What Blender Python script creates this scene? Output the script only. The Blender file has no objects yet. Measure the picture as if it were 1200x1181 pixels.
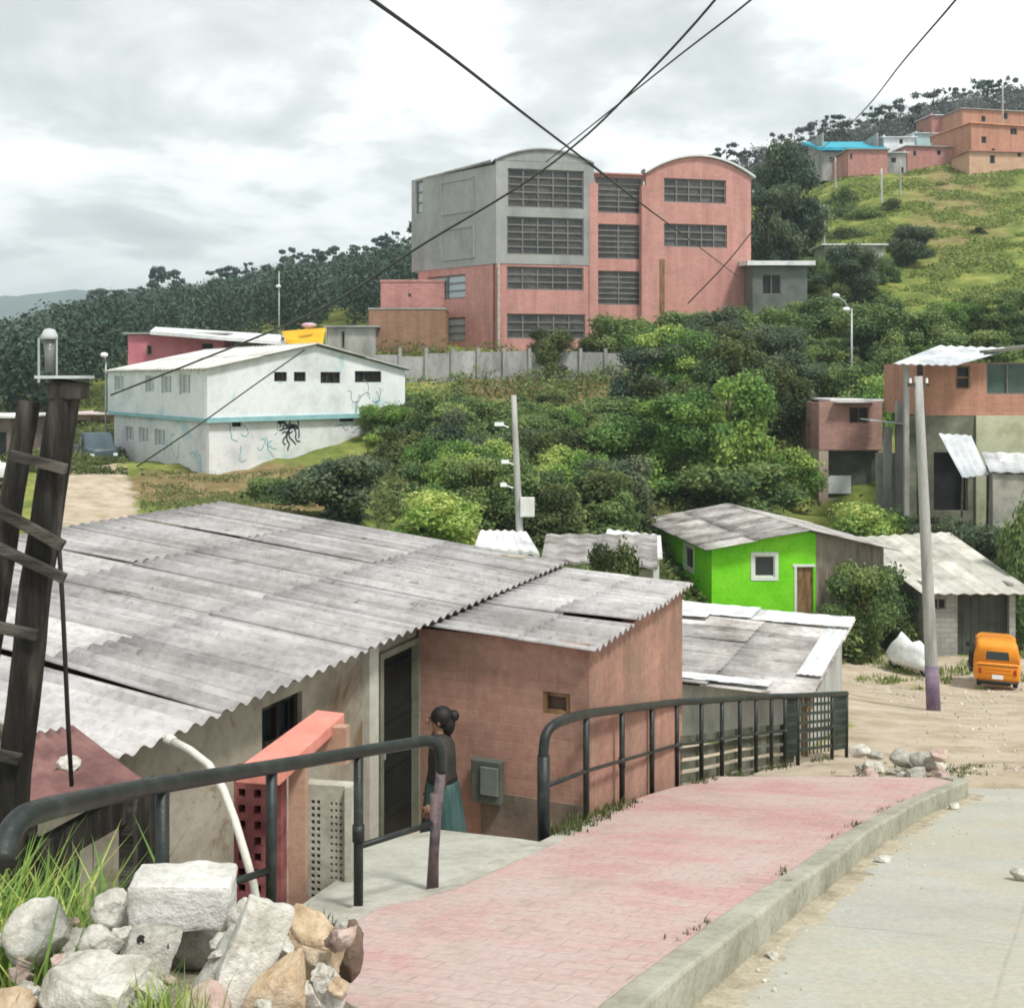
import bpy, bmesh, math, random
import numpy as np
from mathutils import Vector, Matrix, noise as mnoise

random.seed(7)
S = bpy.context.scene
C = S.collection

# ------------------------------------------------------------------ camera, sky, sun, exposure
F, CX, HY = 1300.0, 600.0, 445.0            # focal length, centre column and horizon row, in photo pixels (1200 wide)
cam_d = bpy.data.cameras.new("camera"); cam = bpy.data.objects.new("camera", cam_d); C.objects.link(cam)
cam.rotation_euler = (math.radians(90), 0, 0)
cam_d.sensor_fit = 'HORIZONTAL'; cam_d.sensor_width = 36.0; cam_d.lens = 36.0 * F / 1200.0
cam_d.shift_y = -(590.5 - HY) / 1200.0
cam_d.clip_start = 0.05; cam_d.clip_end = 12000
S.camera = cam

SUN_EL, SUN_AZ = math.radians(58), math.radians(140)      # azimuth clockwise from +Y (north)
w = bpy.data.worlds.new("World"); S.world = w; w.use_nodes = True
nt = w.node_tree; nt.nodes.clear()
def N(t, kind, **kw):
    n = t.nodes.new(kind)
    for k, v in kw.items(): setattr(n, k, v)
    return n
out = N(nt, 'ShaderNodeOutputWorld'); bg = N(nt, 'ShaderNodeBackground'); bg.inputs[1].default_value = 0.1
sky = N(nt, 'ShaderNodeTexSky', sky_type='NISHITA', sun_disc=False); sky.sun_elevation = SUN_EL; sky.sun_rotation = SUN_AZ
tc = N(nt, 'ShaderNodeTexCoord'); sep = N(nt, 'ShaderNodeSeparateXYZ'); nt.links.new(tc.outputs['Generated'], sep.inputs[0])
def M(op, a, b=None, t=nt, clamp=False):
    n = N(t, 'ShaderNodeMath', operation=op, use_clamp=clamp)
    for i, v in enumerate((a, b)):
        if v is None: continue
        if isinstance(v, (int, float)): n.inputs[i].default_value = v
        else: t.links.new(v, n.inputs[i])
    return n.outputs[0]
zz = M('MAXIMUM', sep.outputs[2], 0.0); dz = M('ADD', zz, 0.22)
comb = N(nt, 'ShaderNodeCombineXYZ')
nt.links.new(M('DIVIDE', sep.outputs[0], dz), comb.inputs[0]); nt.links.new(M('DIVIDE', sep.outputs[1], dz), comb.inputs[1])
n1 = N(nt, 'ShaderNodeTexNoise'); n1.inputs['Scale'].default_value = 1.9; n1.inputs['Detail'].default_value = 8; n1.inputs['Roughness'].default_value = .58
n1.inputs['Distortion'].default_value = .25
mp = N(nt, 'ShaderNodeMapping'); mp.inputs['Location'].default_value = (3.1, 1.72, 0)
nt.links.new(comb.outputs[0], mp.inputs[0]); nt.links.new(mp.outputs[0], n1.inputs['Vector'])
# cloud cover is whiter low over the hills and greyer overhead
hz = M('MULTIPLY', M('SUBTRACT', 0.26, zz), 0.50)
val = M('ADD', n1.outputs[0], hz)
rmp = N(nt, 'ShaderNodeValToRGB'); nt.links.new(val, rmp.inputs[0])
els = rmp.color_ramp.elements
els[0].position = .38; els[0].color = (.50, .525, .525, 1)
els[1].position = .63; els[1].color = (1.0, 1.0, 1.0, 1)
m_ = els.new(.49); m_.color = (.65, .675, .675, 1)
m_ = els.new(.55); m_.color = (.84, .865, .865, 1)
cl = N(nt, 'ShaderNodeMix', data_type='RGBA', blend_type='MULTIPLY'); cl.inputs[0].default_value = 1.0
nt.links.new(rmp.outputs[0], cl.inputs[6]); cl.inputs[7].default_value = (9.0, 8.95, 8.9, 1)
mx = N(nt, 'ShaderNodeMix', data_type='RGBA'); mx.inputs[0].default_value = 0.97
nt.links.new(sky.outputs[0], mx.inputs[6]); nt.links.new(cl.outputs[2], mx.inputs[7])
nt.links.new(mx.outputs[2], bg.inputs[0]); nt.links.new(bg.outputs[0], out.inputs[0])

sd = bpy.data.lights.new("sun", 'SUN'); sd.energy = 2.3; sd.angle = math.radians(10); sd.color = (1, .965, .91)
sun = bpy.data.objects.new("sun", sd); C.objects.link(sun)
sv = Vector((math.sin(SUN_AZ) * math.cos(SUN_EL), math.cos(SUN_AZ) * math.cos(SUN_EL), math.sin(SUN_EL)))
sun.rotation_euler = (-sv).to_track_quat('-Z', 'Y').to_euler(); sun.location = sv * 50
S.view_settings.view_transform = 'Standard'; S.view_settings.look = 'None'
S.cycles.filter_width = 1.8
S.view_settings.exposure = 0.82; S.view_settings.gamma = 1

# ------------------------------------------------------------------ helpers
V = Vector
def at(px, py, Y): return V(((px - CX) / F * Y, Y, (HY - py) / F * Y))
def zat(py, Y): return (HY - py) / F * Y
def xat(px, Y): return (px - CX) / F * Y
def plane(y): return -1.31 - 0.26 * y                      # the steep street
def hit(P, d, px):
    k = (px - CX) / F
    return (k * P[1] - P[0]) / (d[0] - k * d[1])

def worg(o):
    v = V((0, 0, 0))
    while o is not None: v = v + o.location; o = o.parent
    return v
def tag(o, label, cat, group=None, kind=None):
    if label: o['label'] = label
    if cat: o['category'] = cat
    if group: o['group'] = group
    if kind: o['kind'] = kind
    return o
def thing(name, label, cat, loc, group=None):
    o = bpy.data.objects.new(name, None); o.empty_display_size = .2; C.objects.link(o); o.location = V(loc)
    return tag(o, label, cat, group)

class MB:
    def __init__(s): s.v = []; s.f = []; s.t = []; s.tone = 1.0
    def add(s, vs, fs):
        b = len(s.v); s.v += [V(p) for p in vs]
        for f in fs: s.f.append([b + i for i in f]); s.t.append(s.tone)
        return s
    def quad(s, a, b, c, d): return s.add([a, b, c, d], [(0, 1, 2, 3)])
    def box(s, c, size, rz=0.0, R=None):
        R = R or Matrix.Rotation(rz, 3, 'Z'); c = V(c); h = V(size) / 2
        vs = [c + R @ V((x * h.x, y * h.y, z * h.z)) for x in (-1, 1) for y in (-1, 1) for z in (-1, 1)]
        return s.add(vs, [(0, 1, 3, 2), (4, 6, 7, 5), (0, 4, 5, 1), (2, 3, 7, 6), (0, 2, 6, 4), (1, 5, 7, 3)])
    def beam(s, a, b, wd, th):
        a = V(a); b = V(b); d = (b - a); L = d.length; q = d.to_track_quat('X', 'Z').to_matrix()
        return s.box((a + b) / 2, (L, wd, th), R=q)
    def prism(s, poly, z0, z1):
        n = len(poly)
        g0 = z0 if callable(z0) else (lambda x, y: z0); g1 = z1 if callable(z1) else (lambda x, y: z1)
        vs = [V((p[0], p[1], g0(p[0], p[1]))) for p in poly] + [V((p[0], p[1], g1(p[0], p[1]))) for p in poly]
        fs = [tuple(range(n - 1, -1, -1)), tuple(range(n, 2 * n))] + [(i, (i + 1) % n, n + (i + 1) % n, n + i) for i in range(n)]
        return s.add(vs, fs)
    def tube(s, pts, r, n=8, cap=True):
        pts = [V(p) for p in pts]; m = len(pts); rs = r if isinstance(r, (list, tuple)) else [r] * m
        vs = []; up = None
        for i, p in enumerate(pts):
            d = (pts[min(i + 1, m - 1)] - pts[max(i - 1, 0)]).normalized()
            if up is None: up = V((0, 0, 1)) if abs(d.z) < .9 else V((1, 0, 0))
            x = d.cross(up).normalized(); y = x.cross(d).normalized(); up = y
            for k in range(n):
                a = 2 * math.pi * k / n; vs.append(p + (x * math.cos(a) + y * math.sin(a)) * rs[i])
        fs = [(i * n + k, i * n + (k + 1) % n, (i + 1) * n + (k + 1) % n, (i + 1) * n + k) for i in range(m - 1) for k in range(n)]
        if cap: fs += [tuple(range(n - 1, -1, -1)), tuple(range((m - 1) * n, m * n))]
        return s.add(vs, fs)
    def ell(s, c, r, nu=12, nv=8, R=None):
        c = V(c); vs = []; fs = []
        for j in range(nv + 1):
            th = math.pi * j / nv
            for i in range(nu):
                ph = 2 * math.pi * i / nu
                p = V((r[0] * math.sin(th) * math.cos(ph), r[1] * math.sin(th) * math.sin(ph), r[2] * math.cos(th)))
                vs.append(c + (R @ p if R else p))
        for j in range(nv):
            for i in range(nu): fs.append((j * nu + i, (j + 1) * nu + i, (j + 1) * nu + (i + 1) % nu, j * nu + (i + 1) % nu))
        return s.add(vs, fs)
    def build(s, name, mat, parent=None, smooth=False, bevel=0, auto=None, tone=False, merge=True):
        me = bpy.data.meshes.new(name)
        off = worg(parent) if parent else None
        if off is None:
            xs = [p.x for p in s.v]; ys = [p.y for p in s.v]; zs = [p.z for p in s.v]
            off = V(((min(xs) + max(xs)) / 2, (min(ys) + max(ys)) / 2, min(zs)))
        me.from_pydata([tuple(p - off) for p in s.v], [], s.f)
        if tone:
            at_ = me.attributes.new('tone', 'FLOAT', 'FACE'); at_.data.foreach_set('value', s.t)
        if merge:
            b = bmesh.new(); b.from_mesh(me); bmesh.ops.remove_doubles(b, verts=b.verts, dist=1e-5)
            bmesh.ops.recalc_face_normals(b, faces=b.faces); b.to_mesh(me); b.free()
        if smooth: me.shade_smooth()
        me.materials.append(mat)
        o = bpy.data.objects.new(name, me); C.objects.link(o)
        if parent: o.parent = parent
        else: o.location = off
        if bevel:
            md = o.modifiers.new('bevel', 'BEVEL'); md.width = bevel; md.segments = 2; md.limit_method = 'ANGLE'; md.angle_limit = math.radians(40)
        return o

# ------------------------------------------------------------------ materials
MATS = {}
def newmat(name):
    m = bpy.data.materials.new(name); m.use_nodes = True; t = m.node_tree
    return m, t, t.nodes['Principled BSDF']
def L(t, a, b): t.links.new(a, b)
def noise(t, vec, scale, detail=5, rough=.6, dist=0):
    n = N(t, 'ShaderNodeTexNoise'); n.inputs['Scale'].default_value = scale; n.inputs['Detail'].default_value = detail
    n.inputs['Roughness'].default_value = rough; n.inputs['Distortion'].default_value = dist; L(t, vec, n.inputs['Vector']); return n.outputs[0]
def ramp(t, fac, stops):
    r = N(t, 'ShaderNodeValToRGB'); e = r.color_ramp.elements
    while len(e) < len(stops): e.new(.5)
    for i, (p, c) in enumerate(stops): e[i].position = p; e[i].color = (*c, 1) if len(c) == 3 else c
    L(t, fac, r.inputs[0]); return r.outputs[0]
def mix(t, fac, a, b, mode='MIX'):
    n = N(t, 'ShaderNodeMix', data_type='RGBA', blend_type=mode)
    for i, v in ((0, fac), (6, a), (7, b)):
        if isinstance(v, (int, float)): n.inputs[i].default_value = v
        elif isinstance(v, tuple): n.inputs[i].default_value = (*v, 1)
        else: L(t, v, n.inputs[i])
    return n.outputs[2]
def PM(name, cols, scale=2.0, rough=.85, bump=.25, bscale=14, fine=.25, spec=.25, metal=0, stretch=None, tone=False, stain=None, world=False):
    """noise-mottled paint, plaster, metal, wood ... cols run from dark to light patches"""
    m, t, p = newmat(name)
    if world: vec = N(t, 'ShaderNodeNewGeometry').outputs['Position']
    else: vec = N(t, 'ShaderNodeTexCoord').outputs['Object']
    if stretch:
        mpn = N(t, 'ShaderNodeMapping'); mpn.inputs['Scale'].default_value = stretch; L(t, vec, mpn.inputs[0]); v2 = mpn.outputs[0]
    else: v2 = vec
    a = noise(t, v2, scale, 6, .62)
    n = len(cols); col = ramp(t, a, [(.34 + .32 * i / max(1, n - 1), c) for i, c in enumerate(cols)])
    b = noise(t, v2, scale * 9, 4, .7)
    col = mix(t, fine, col, ramp(t, b, [(.3, (.35, .33, .31)), (.55, (1, 1, 1))]), 'MULTIPLY')
    if stain:
        s = noise(t, vec, stain[1], 5, .7, .6)
        col = mix(t, ramp(t, s, [(stain[2], (0, 0, 0)), (stain[2] + .08, (1, 1, 1))]), col, stain[0])
    if tone:
        an = N(t, 'ShaderNodeAttribute', attribute_name='tone'); cc = N(t, 'ShaderNodeCombineColor')
        for i in range(3): L(t, an.outputs['Fac'], cc.inputs[i])
        col = mix(t, 1.0, col, cc.outputs[0], 'MULTIPLY')
    L(t, col, p.inputs['Base Color']); p.inputs['Roughness'].default_value = rough; p.inputs['Metallic'].default_value = metal
    p.inputs['Specular IOR Level'].default_value = spec
    if bump:
        bn = N(t, 'ShaderNodeBump'); bn.inputs['Strength'].default_value = bump; bn.inputs['Distance'].default_value = .03
        L(t, noise(t, v2, bscale, 5, .65), bn.inputs['Height']); L(t, bn.outputs[0], p.inputs['Normal'])
    MATS[name] = m; return m
def BRICK(name, c1, c2, mortar, bw=.3, bh=.12, ms=.012, dirt=(.2, .17, .14), rough=.9, dirt_at=.55, bump=.5):
    """brick wall, laid along whichever way each vertical face runs"""
    m, t, p = newmat(name)
    g = N(t, 'ShaderNodeNewGeometry')
    cr = N(t, 'ShaderNodeVectorMath', operation='CROSS_PRODUCT'); L(t, g.outputs['True Normal'], cr.inputs[0]); cr.inputs[1].default_value = (0, 0, 1)
    dt = N(t, 'ShaderNodeVectorMath', operation='DOT_PRODUCT'); L(t, g.outputs['Position'], dt.inputs[0]); L(t, cr.outputs[0], dt.inputs[1])
    sp = N(t, 'ShaderNodeSeparateXYZ'); L(t, g.outputs['Position'], sp.inputs[0])
    cb = N(t, 'ShaderNodeCombineXYZ'); L(t, dt.outputs['Value'], cb.inputs[0]); L(t, sp.outputs[2], cb.inputs[1])
    bk = N(t, 'ShaderNodeTexBrick'); L(t, cb.outputs[0], bk.inputs['Vector'])
    bk.inputs['Color1'].default_value = (*c1, 1); bk.inputs['Color2'].default_value = (*c2, 1); bk.inputs['Mortar'].default_value = (*mortar, 1)
    bk.inputs['Scale'].default_value = 1; bk.inputs['Brick Width'].default_value = bw; bk.inputs['Row Height'].default_value = bh
    bk.inputs['Mortar Size'].default_value = ms; bk.inputs['Mortar Smooth'].default_value = .3
    a = noise(t, g.outputs['Position'], .9, 7, .65)
    col = mix(t, ramp(t, a, [(dirt_at, (0, 0, 0)), (dirt_at + .25, (.8, .8, .8))]), bk.outputs[0], dirt)
    b = noise(t, g.outputs['Position'], 11, 4, .7)
    col = mix(t, .4, col, ramp(t, b, [(.3, (.5, .48, .46)), (.6, (1.1, 1.1, 1.1))]), 'MULTIPLY')
    ms_ = N(t, 'ShaderNodeMapping'); ms_.inputs['Scale'].default_value = (1.6, 1.6, .16); L(t, g.outputs['Position'], ms_.inputs[0])
    col = mix(t, .45, col, ramp(t, noise(t, ms_.outputs[0], .9, 6, .7), [(.36, (.58, .55, .53)), (.56, (1.04, 1.04, 1.04))]), 'MULTIPLY')   # rain streaks
    L(t, col, p.inputs['Base Color']); p.inputs['Roughness'].default_value = rough; p.inputs['Specular IOR Level'].default_value = .2
    bn = N(t, 'ShaderNodeBump'); bn.inputs['Strength'].default_value = bump; bn.inputs['Distance'].default_value = .012
    L(t, bk.outputs['Fac'], bn.inputs['Height']); bn.invert = True; L(t, bn.outputs[0], p.inputs['Normal'])
    MATS[name] = m; return m
def LEAF(name, cols, trans=.38):
    m, t, p = newmat(name)
    at_ = N(t, 'ShaderNodeAttribute', attribute_name='tone'); oi = N(t, 'ShaderNodeObjectInfo')
    f = M('ADD', at_.outputs['Fac'], M('MULTIPLY', M('SUBTRACT', oi.outputs['Random'], .5, t), .3, t), t, True)
    col = ramp(t, f, [(i / (len(cols) - 1), c) for i, c in enumerate(cols)])
    L(t, col, p.inputs['Base Color']); p.inputs['Roughness'].default_value = .6; p.inputs['Specular IOR Level'].default_value = .15
    tr = N(t, 'ShaderNodeBsdfTranslucent'); L(t, col, tr.inputs[0]); ms = N(t, 'ShaderNodeMixShader'); ms.inputs[0].default_value = trans
    L(t, p.outputs[0], ms.inputs[1]); L(t, tr.outputs[0], ms.inputs[2]); L(t, ms.outputs[0], t.nodes['Material Output'].inputs[0])
    MATS[name] = m; return m

asb = PM('asbestos_roof', [(.27, .255, .25), (.37, .355, .35), (.44, .425, .42)], 1.1, .9, .4, 30, .45, tone=True, stain=((.17, .155, .14), 2.6, .62))
asb2 = PM('old_sheet_roof', [(.15, .135, .125), (.30, .285, .27), (.42, .40, .39)], .9, .9, .2, 20, .4, tone=True, stain=((.12, .09, .07), 1.6, .62))
zinc = PM('zinc_sheet', [(.40, .43, .45), (.58, .60, .62), (.68, .70, .71)], .8, .5, .1, 10, .2, .5, .15, tone=True)
whsheet = PM('white_sheet', [(.55, .56, .56), (.72, .73, .73), (.8, .8, .8)], 1.2, .6, .1, 10, .25, tone=True)
plaster = PM('beige_plaster', [(.24, .205, .155), (.38, .345, .275), (.46, .43, .355)], .9, .9, .2, 25, .3, stain=((.19, .135, .085), 1.1, .55))
greyplaster = PM('grey_plaster', [(.22, .22, .19), (.34, .335, .29), (.40, .39, .35)], 1.2, .9, .25, 20, .25)
whitepaint = PM('white_building_paint', [(.58, .60, .60), (.74, .77, .77), (.80, .82, .82)], .35, .8, .08, 8, .15, stain=((.42, .60, .62), .45, .60))
whitelow = PM('stained_white_paint', [(.52, .54, .55), (.68, .69, .69), (.75, .76, .76)], .5, .85, .1, 8, .2, stain=((.36, .56, .60), .38, .57))
tealband = PM('teal_paint', [(.22, .42, .45), (.32, .55, .58)], 1, .8, .05)
bk_near = BRICK('near_brick', (.46, .265, .205), (.41, .23, .175), (.43, .255, .20), .24, .085, .008, (.235, .165, .125), dirt_at=.40, bump=.25)
bk_school = BRICK('school_brick', (.57, .285, .25), (.51, .245, .215), (.52, .30, .265), .5, .18, .016, (.38, .25, .20), dirt_at=.52, bump=.15)
bk_old = BRICK('old_brick', (.50, .27, .235), (.41, .21, .18), (.35, .27, .23), .35, .14, .016, (.22, .18, .12), dirt_at=.5)
bk_orange = BRICK('orange_brick', (.52, .265, .18), (.46, .22, .15), (.45, .28, .21), .4, .16, .014, (.4, .22, .14), dirt_at=.6)
bk_pink = BRICK('pink_brick', (.52, .25, .22), (.43, .19, .17), (.42, .27, .24), .4, .16, .014, (.38, .27, .22), dirt_at=.6)
bk_blockgrey = BRICK('grey_block_wall', (.36, .36, .33), (.29, .29, .27), (.24, .24, .22), .4, .2, .014, (.22, .22, .18), dirt_at=.55)
conc = PM('raw_concrete', [(.23, .235, .23), (.32, .322, .312), (.37, .37, .36)], .35, .9, .15, 6, .2, stretch=(1, 1, .5))
conc2 = PM('concrete_wall', [(.20, .20, .185), (.33, .325, .305), (.42, .41, .39)], .8, .9, .25, 9, .3, stretch=(1, 1, .4))
dark = PM('dark_void', [(.012, .012, .012), (.03, .03, .03)], 1, .6, 0, 5, .1)
glass, t_, p_ = newmat('window_glass'); p_.inputs['Base Color'].default_value = (.03, .04, .045, 1); p_.inputs['Roughness'].default_value = .12
paleglass, t_, p_ = newmat('pale_window_glass'); p_.inputs['Base Color'].default_value = (.42, .5, .51, 1); p_.inputs['Roughness'].default_value = .25
greyframe = PM('window_bar_paint', [(.15, .145, .135), (.22, .21, .195)], 3, .7, 0)
whiteframe = PM('white_frame_paint', [(.68, .7, .68), (.8, .8, .8)], 3, .6, 0)
darkwood = PM('weathered_dark_wood', [(.010, .009, .008), (.028, .025, .021), (.085, .078, .066)], 3, .9, .6, 30, .4, stretch=(4, 4, .5))
greywood = PM('weathered_plank', [(.02, .018, .015), (.06, .054, .046), (.14, .127, .106)], 4, .9, .6, 30, .4, stretch=(.6, 3, 3))
wood = PM('brown_wood', [(.12, .065, .03), (.24, .14, .07), (.33, .21, .11)], 3, .85, .3, 20, .3, stretch=(3, 3, .5))
rail_p = PM('green_black_rail_paint', [(.010, .014, .013), (.017, .023, .021), (.035, .042, .039)], 7, .42, .15, 60, .3, .35, stain=((.16, .13, .11), 6, .68))
rail_worn = PM('worn_post_paint', [(.09, .07, .075), (.15, .11, .12), (.04, .05, .05)], 9, .6, .2, 60, .3)
pvc = PM('pale_pvc', [(.60, .58, .50), (.74, .72, .64)], 5, .5, 0)
pinkslab = PM('pink_painted_slab', [(.62, .22, .17), (.72, .30, .24)], 2, .8, .1)
peach = PM('peach_plaster', [(.40, .24, .17), (.52, .34, .25)], 3, .9, .2)
maroon = PM('maroon_clay', [(.16, .045, .05), (.26, .085, .085), (.34, .13, .12)], 5, .9, .3)
palecon = PM('pale_vent_block', [(.34, .33, .27), (.46, .45, .38), (.54, .53, .46)], 4, .9, .2)
rust = PM('rusty_sheet', [(.13, .06, .055), (.23, .115, .105), (.29, .16, .145)], 1.8, .8, .3, 14, .3)
lime = PM('lime_paint', [(.14, .58, .012), (.19, .68, .016), (.25, .72, .035)], .8, .75, .05, 8, .3, stain=((.16, .46, .07), .9, .62))
brownwall = PM('brown_plank_wall', [(.15, .12, .09), (.26, .22, .18), (.34, .30, .25)], 1.5, .9, .3, 12, .3, stretch=(3, 3, .5))
yellowgreen = PM('faded_olive_plaster', [(.34, .35, .22), (.48, .49, .34), (.54, .54, .40)], .7, .9, .1)
pinkpaint = PM('pink_paint', [(.46, .14, .17), (.58, .22, .25)], .8, .85, .05)
orangepaint = PM('orange_paint', [(.62, .28, .16), (.70, .36, .22)], .5, .85, .05)
yellow = PM('yellow_canvas', [(.72, .36, .015), (.80, .45, .02)], 1.5, .7, .1)
blueroof = PM('turquoise_sheet', [(.02, .30, .42), (.04, .40, .52)], .6, .6, .05, tone=True)
polecon = PM('pole_concrete', [(.27, .265, .255), (.38, .375, .36), (.45, .44, .42)], 1.6, .9, .15, 20, .25, stretch=(3, 3, .4))
purple = PM('faded_purple_paint', [(.13, .10, .16), (.20, .14, .21), (.26, .23, .26)], 2.5, .8, .1)
steel = PM('galvanised_steel', [(.34, .36, .36), (.5, .52, .52)], 3, .5, 0, 5, .1, .5, .3)
lampgrey = PM('dull_lamp_cap', [(.38, .4, .4), (.5, .52, .52)], 3, .5, 0, 5, .1)
lampwhite = PM('lamp_glass_white', [(.78, .8, .8), (.85, .86, .86)], 3, .3, 0, 5, .05)
rubber, t_, p_ = newmat('black_rubber'); p_.inputs['Base Color'].default_value = (.014, .014, .015, 1); p_.inputs['Roughness'].default_value = .65
wirem, t_, p_ = newmat('black_cable'); p_.inputs['Base Color'].default_value = (.012, .013, .014, 1); p_.inputs['Roughness'].default_value = .55
taxi = PM('orange_taxi_paint', [(.74, .25, .014), (.85, .31, .016)], 2.5, .42, .05, 5, .3, .4, stain=((.45, .25, .09), 2.2, .64))
redlens, t_, p_ = newmat('red_lens'); p_.inputs['Base Color'].default_value = (.35, .02, .015, 1); p_.inputs['Roughness'].default_value = .2
vanwhite = PM('white_car_paint', [(.70, .71, .72), (.78, .79, .8)], 1, .3, 0, 5, .08, .5)
truckblue = PM('blue_truck_paint', [(.05, .075, .09), (.09, .125, .145)], 1, .4, 0, 5, .15, .5)
cloth = PM('white_tarpaulin', [(.58, .60, .60), (.74, .76, .76), (.8, .8, .8)], 3, .7, .3, 12, .15)
stone_w = PM('pale_limestone', [(.34, .32, .26), (.58, .56, .50), (.70, .69, .64)], 5, .9, .6, 25, .4)
stone_g = PM('grey_rubble', [(.24, .23, .20), (.42, .41, .36), (.54, .53, .48)], 5, .9, .6, 25, .4)
stone_t = PM('tan_stone', [(.36, .25, .15), (.56, .43, .29), (.66, .56, .43)], 5, .9, .5, 25, .35)
stone_p = PM('pinkish_stone', [(.34, .22, .18), (.50, .38, .33), (.6, .5, .45)], 5, .9, .5, 25, .35)
blockm = PM('white_concrete_block', [(.46, .45, .41), (.68, .67, .63), (.74, .73, .70)], 4, .9, .5, 35, .3)
barkm = PM('tree_bark', [(.045, .035, .028), (.10, .08, .06), (.16, .14, .11)], 3, .9, .5, 20, .3, stretch=(3, 3, .6))
lf_mid = LEAF('mid_green_leaves', [(0.089, 0.143, 0.067), (0.148, 0.232, 0.083), (0.228, 0.299, 0.106), (0.352, 0.408, 0.148)])
lf_bright = LEAF('bright_green_leaves', [(0.108, 0.202, 0.067), (0.200, 0.343, 0.083), (0.308, 0.443, 0.106), (0.565, 0.623, 0.202)])
lf_dark = LEAF('dark_green_leaves', [(0.057, 0.099, 0.072), (0.093, 0.136, 0.083), (0.133, 0.173, 0.097), (0.200, 0.233, 0.133)])
lf_blue = LEAF('pine_needles', [(0.034, 0.057, 0.051), (0.047, 0.083, 0.064), (0.074, 0.112, 0.083), (0.108, 0.147, 0.106)], .12)
lf_olive = LEAF('olive_brown_leaves', [(.050, .066, .028), (.090, .118, .042), (.135, .168, .060), (.19, .22, .085)])
lf_grey = LEAF('greyish_leaves', [(0.079, 0.091, 0.085), (0.135, 0.152, 0.145), (0.190, 0.205, 0.195), (0.270, 0.274, 0.254)])
lf_grass = LEAF('grass_blades', [(.09, .14, .03), (.17, .235, .055), (.25, .31, .085), (.35, .365, .14)], .3)

# ------------------------------------------------------------------ ground: one sheet to the horizon
RAILX = [(2.0, -1.45), (3.1, -1.43), (4.2, -1.36), (5.37, -1.18), (6.1, -.86), (6.6, -.48), (8.45, .22), (9.63, .62), (11.6, 1.43), (13.6, 2.6), (16.8, 5.04), (17.6, 5.3), (24, 8.2)]
def railx(y): return float(np.interp(y, [a for a, b in RAILX], [b for a, b in RAILX]))
CP = []
def cp(px, py, Y): CP.append((xat(px, Y), Y, zat(py, Y)))
def cw(x, y, z): CP.append((x, y, z))
for y, x0 in ((13, 2.6), (15, 3.8), (17.5, 5.2)):
    for dx in (.3, 3, 8, 16): cw(x0 + dx, y, plane(y) - .14)
for y in (21, 27, 32, 36.8):
    for dx in (0, 5, 10, 18): cw(8 + (y - 21) * .3 + dx, y, -5.86 - .23 * (y - 17.5))
cw(9, 40, -10.6); cw(16, 43, -10.6); cw(22, 45, -10.6); cw(10, 46, -10.7); cw(12, 50, -10.2); cw(22, 50, -9.6)
for x, y, z in ((-8, 12, -4.4), (-14, 14, -4.6), (-3, 18, -4.8), (0, 20, -5.6), (3, 22, -6.8), (-10, 22, -4.6), (-20, 20, -4.4), (-5, 30, -6.0), (0, 34, -7.4), (5, 36, -8.8), (6, 30, -8.0)): cw(x, y, z)
cp(120, 598, 40); cp(40, 590, 42); cp(110, 560, 50); cp(100, 548, 60); cp(60, 545, 60); cp(180, 585, 48); cp(245, 560, 57); cp(143, 549, 68); cp(350, 560, 55); cp(460, 545, 60); cp(300, 600, 42); cp(400, 610, 42); cp(0, 560, 55); cp(-150, 570, 50); cp(60, 520, 75); cp(-100, 520, 80)
cp(550, 620, 46); cp(700, 620, 48); cp(500, 590, 52); cp(640, 560, 58); cp(760, 560, 60); cp(860, 590, 58); cp(560, 500, 66); cp(700, 500, 67); cp(830, 480, 68)
cp(445, 450, 76); cp(600, 452, 76); cp(760, 447, 77); cp(445, 412, 84); cp(600, 412, 85); cp(700, 410, 86); cp(790, 385, 88); cp(880, 352, 90); cp(850, 430, 74); cp(950, 420, 72); cp(940, 350, 92)
cp(940, 600, 62); cp(1040, 600, 60); cp(1100, 560, 60); cp(1200, 560, 58); cp(960, 500, 72); cp(1100, 470, 72); cp(1200, 460, 70); cp(1350, 480, 66); cp(1350, 600, 50)
cp(1000, 385, 84); cp(1100, 380, 86); cp(1200, 385, 86); cp(1000, 320, 104); cp(1080, 310, 104); cp(1200, 300, 102); cp(1350, 300, 100); cp(980, 265, 120); cp(1060, 245, 125); cp(1150, 230, 128); cp(1250, 220, 128); cp(1000, 205, 140); cp(1060, 205, 142); cp(1130, 190, 142); cp(1200, 186, 142); cp(1320, 180, 140)
cp(900, 300, 110); cp(880, 262, 140); cp(960, 212, 160); cp(1100, 172, 168); cp(1200, 150, 175); cp(1350, 130, 175); cp(760, 300, 150); cp(880, 236, 180); cp(980, 205, 190); cp(640, 330, 130)
cp(400, 420, 92); cp(200, 450, 95); cp(60, 465, 110); cp(-80, 470, 110); cp(480, 395, 105)
cp(30, 430, 200); cp(180, 398, 210); cp(330, 372, 210); cp(470, 345, 200); cp(560, 330, 200); cp(0, 415, 300); cp(180, 383, 300); cp(330, 352, 270); cp(470, 322, 250); cp(600, 290, 240); cp(760, 262, 230); cp(-200, 430, 300); cp(-300, 440, 180)
for x, y, z in ((-130, 420, -20), (0, 420, 5), (120, 420, 20), (-260, 420, -30), (260, 420, 20), (-300, 60, -6), (-120, 30, -5), (-60, 20, -4.6), (60, 20, -3.5), (45, 40, -7), (120, 60, 6), (300, 100, 30), (300, 250, 50), (60, 3, -2), (-60, 3, -4)): cw(x, y, z)
P_ = np.array(CP); n_ = len(P_)
D_ = np.hypot(P_[:, None, 0] - P_[None, :, 0], P_[:, None, 1] - P_[None, :, 1])
A_ = np.zeros((n_ + 1, n_ + 1)); A_[:n_, :n_] = D_ - np.eye(n_) * .6;
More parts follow.
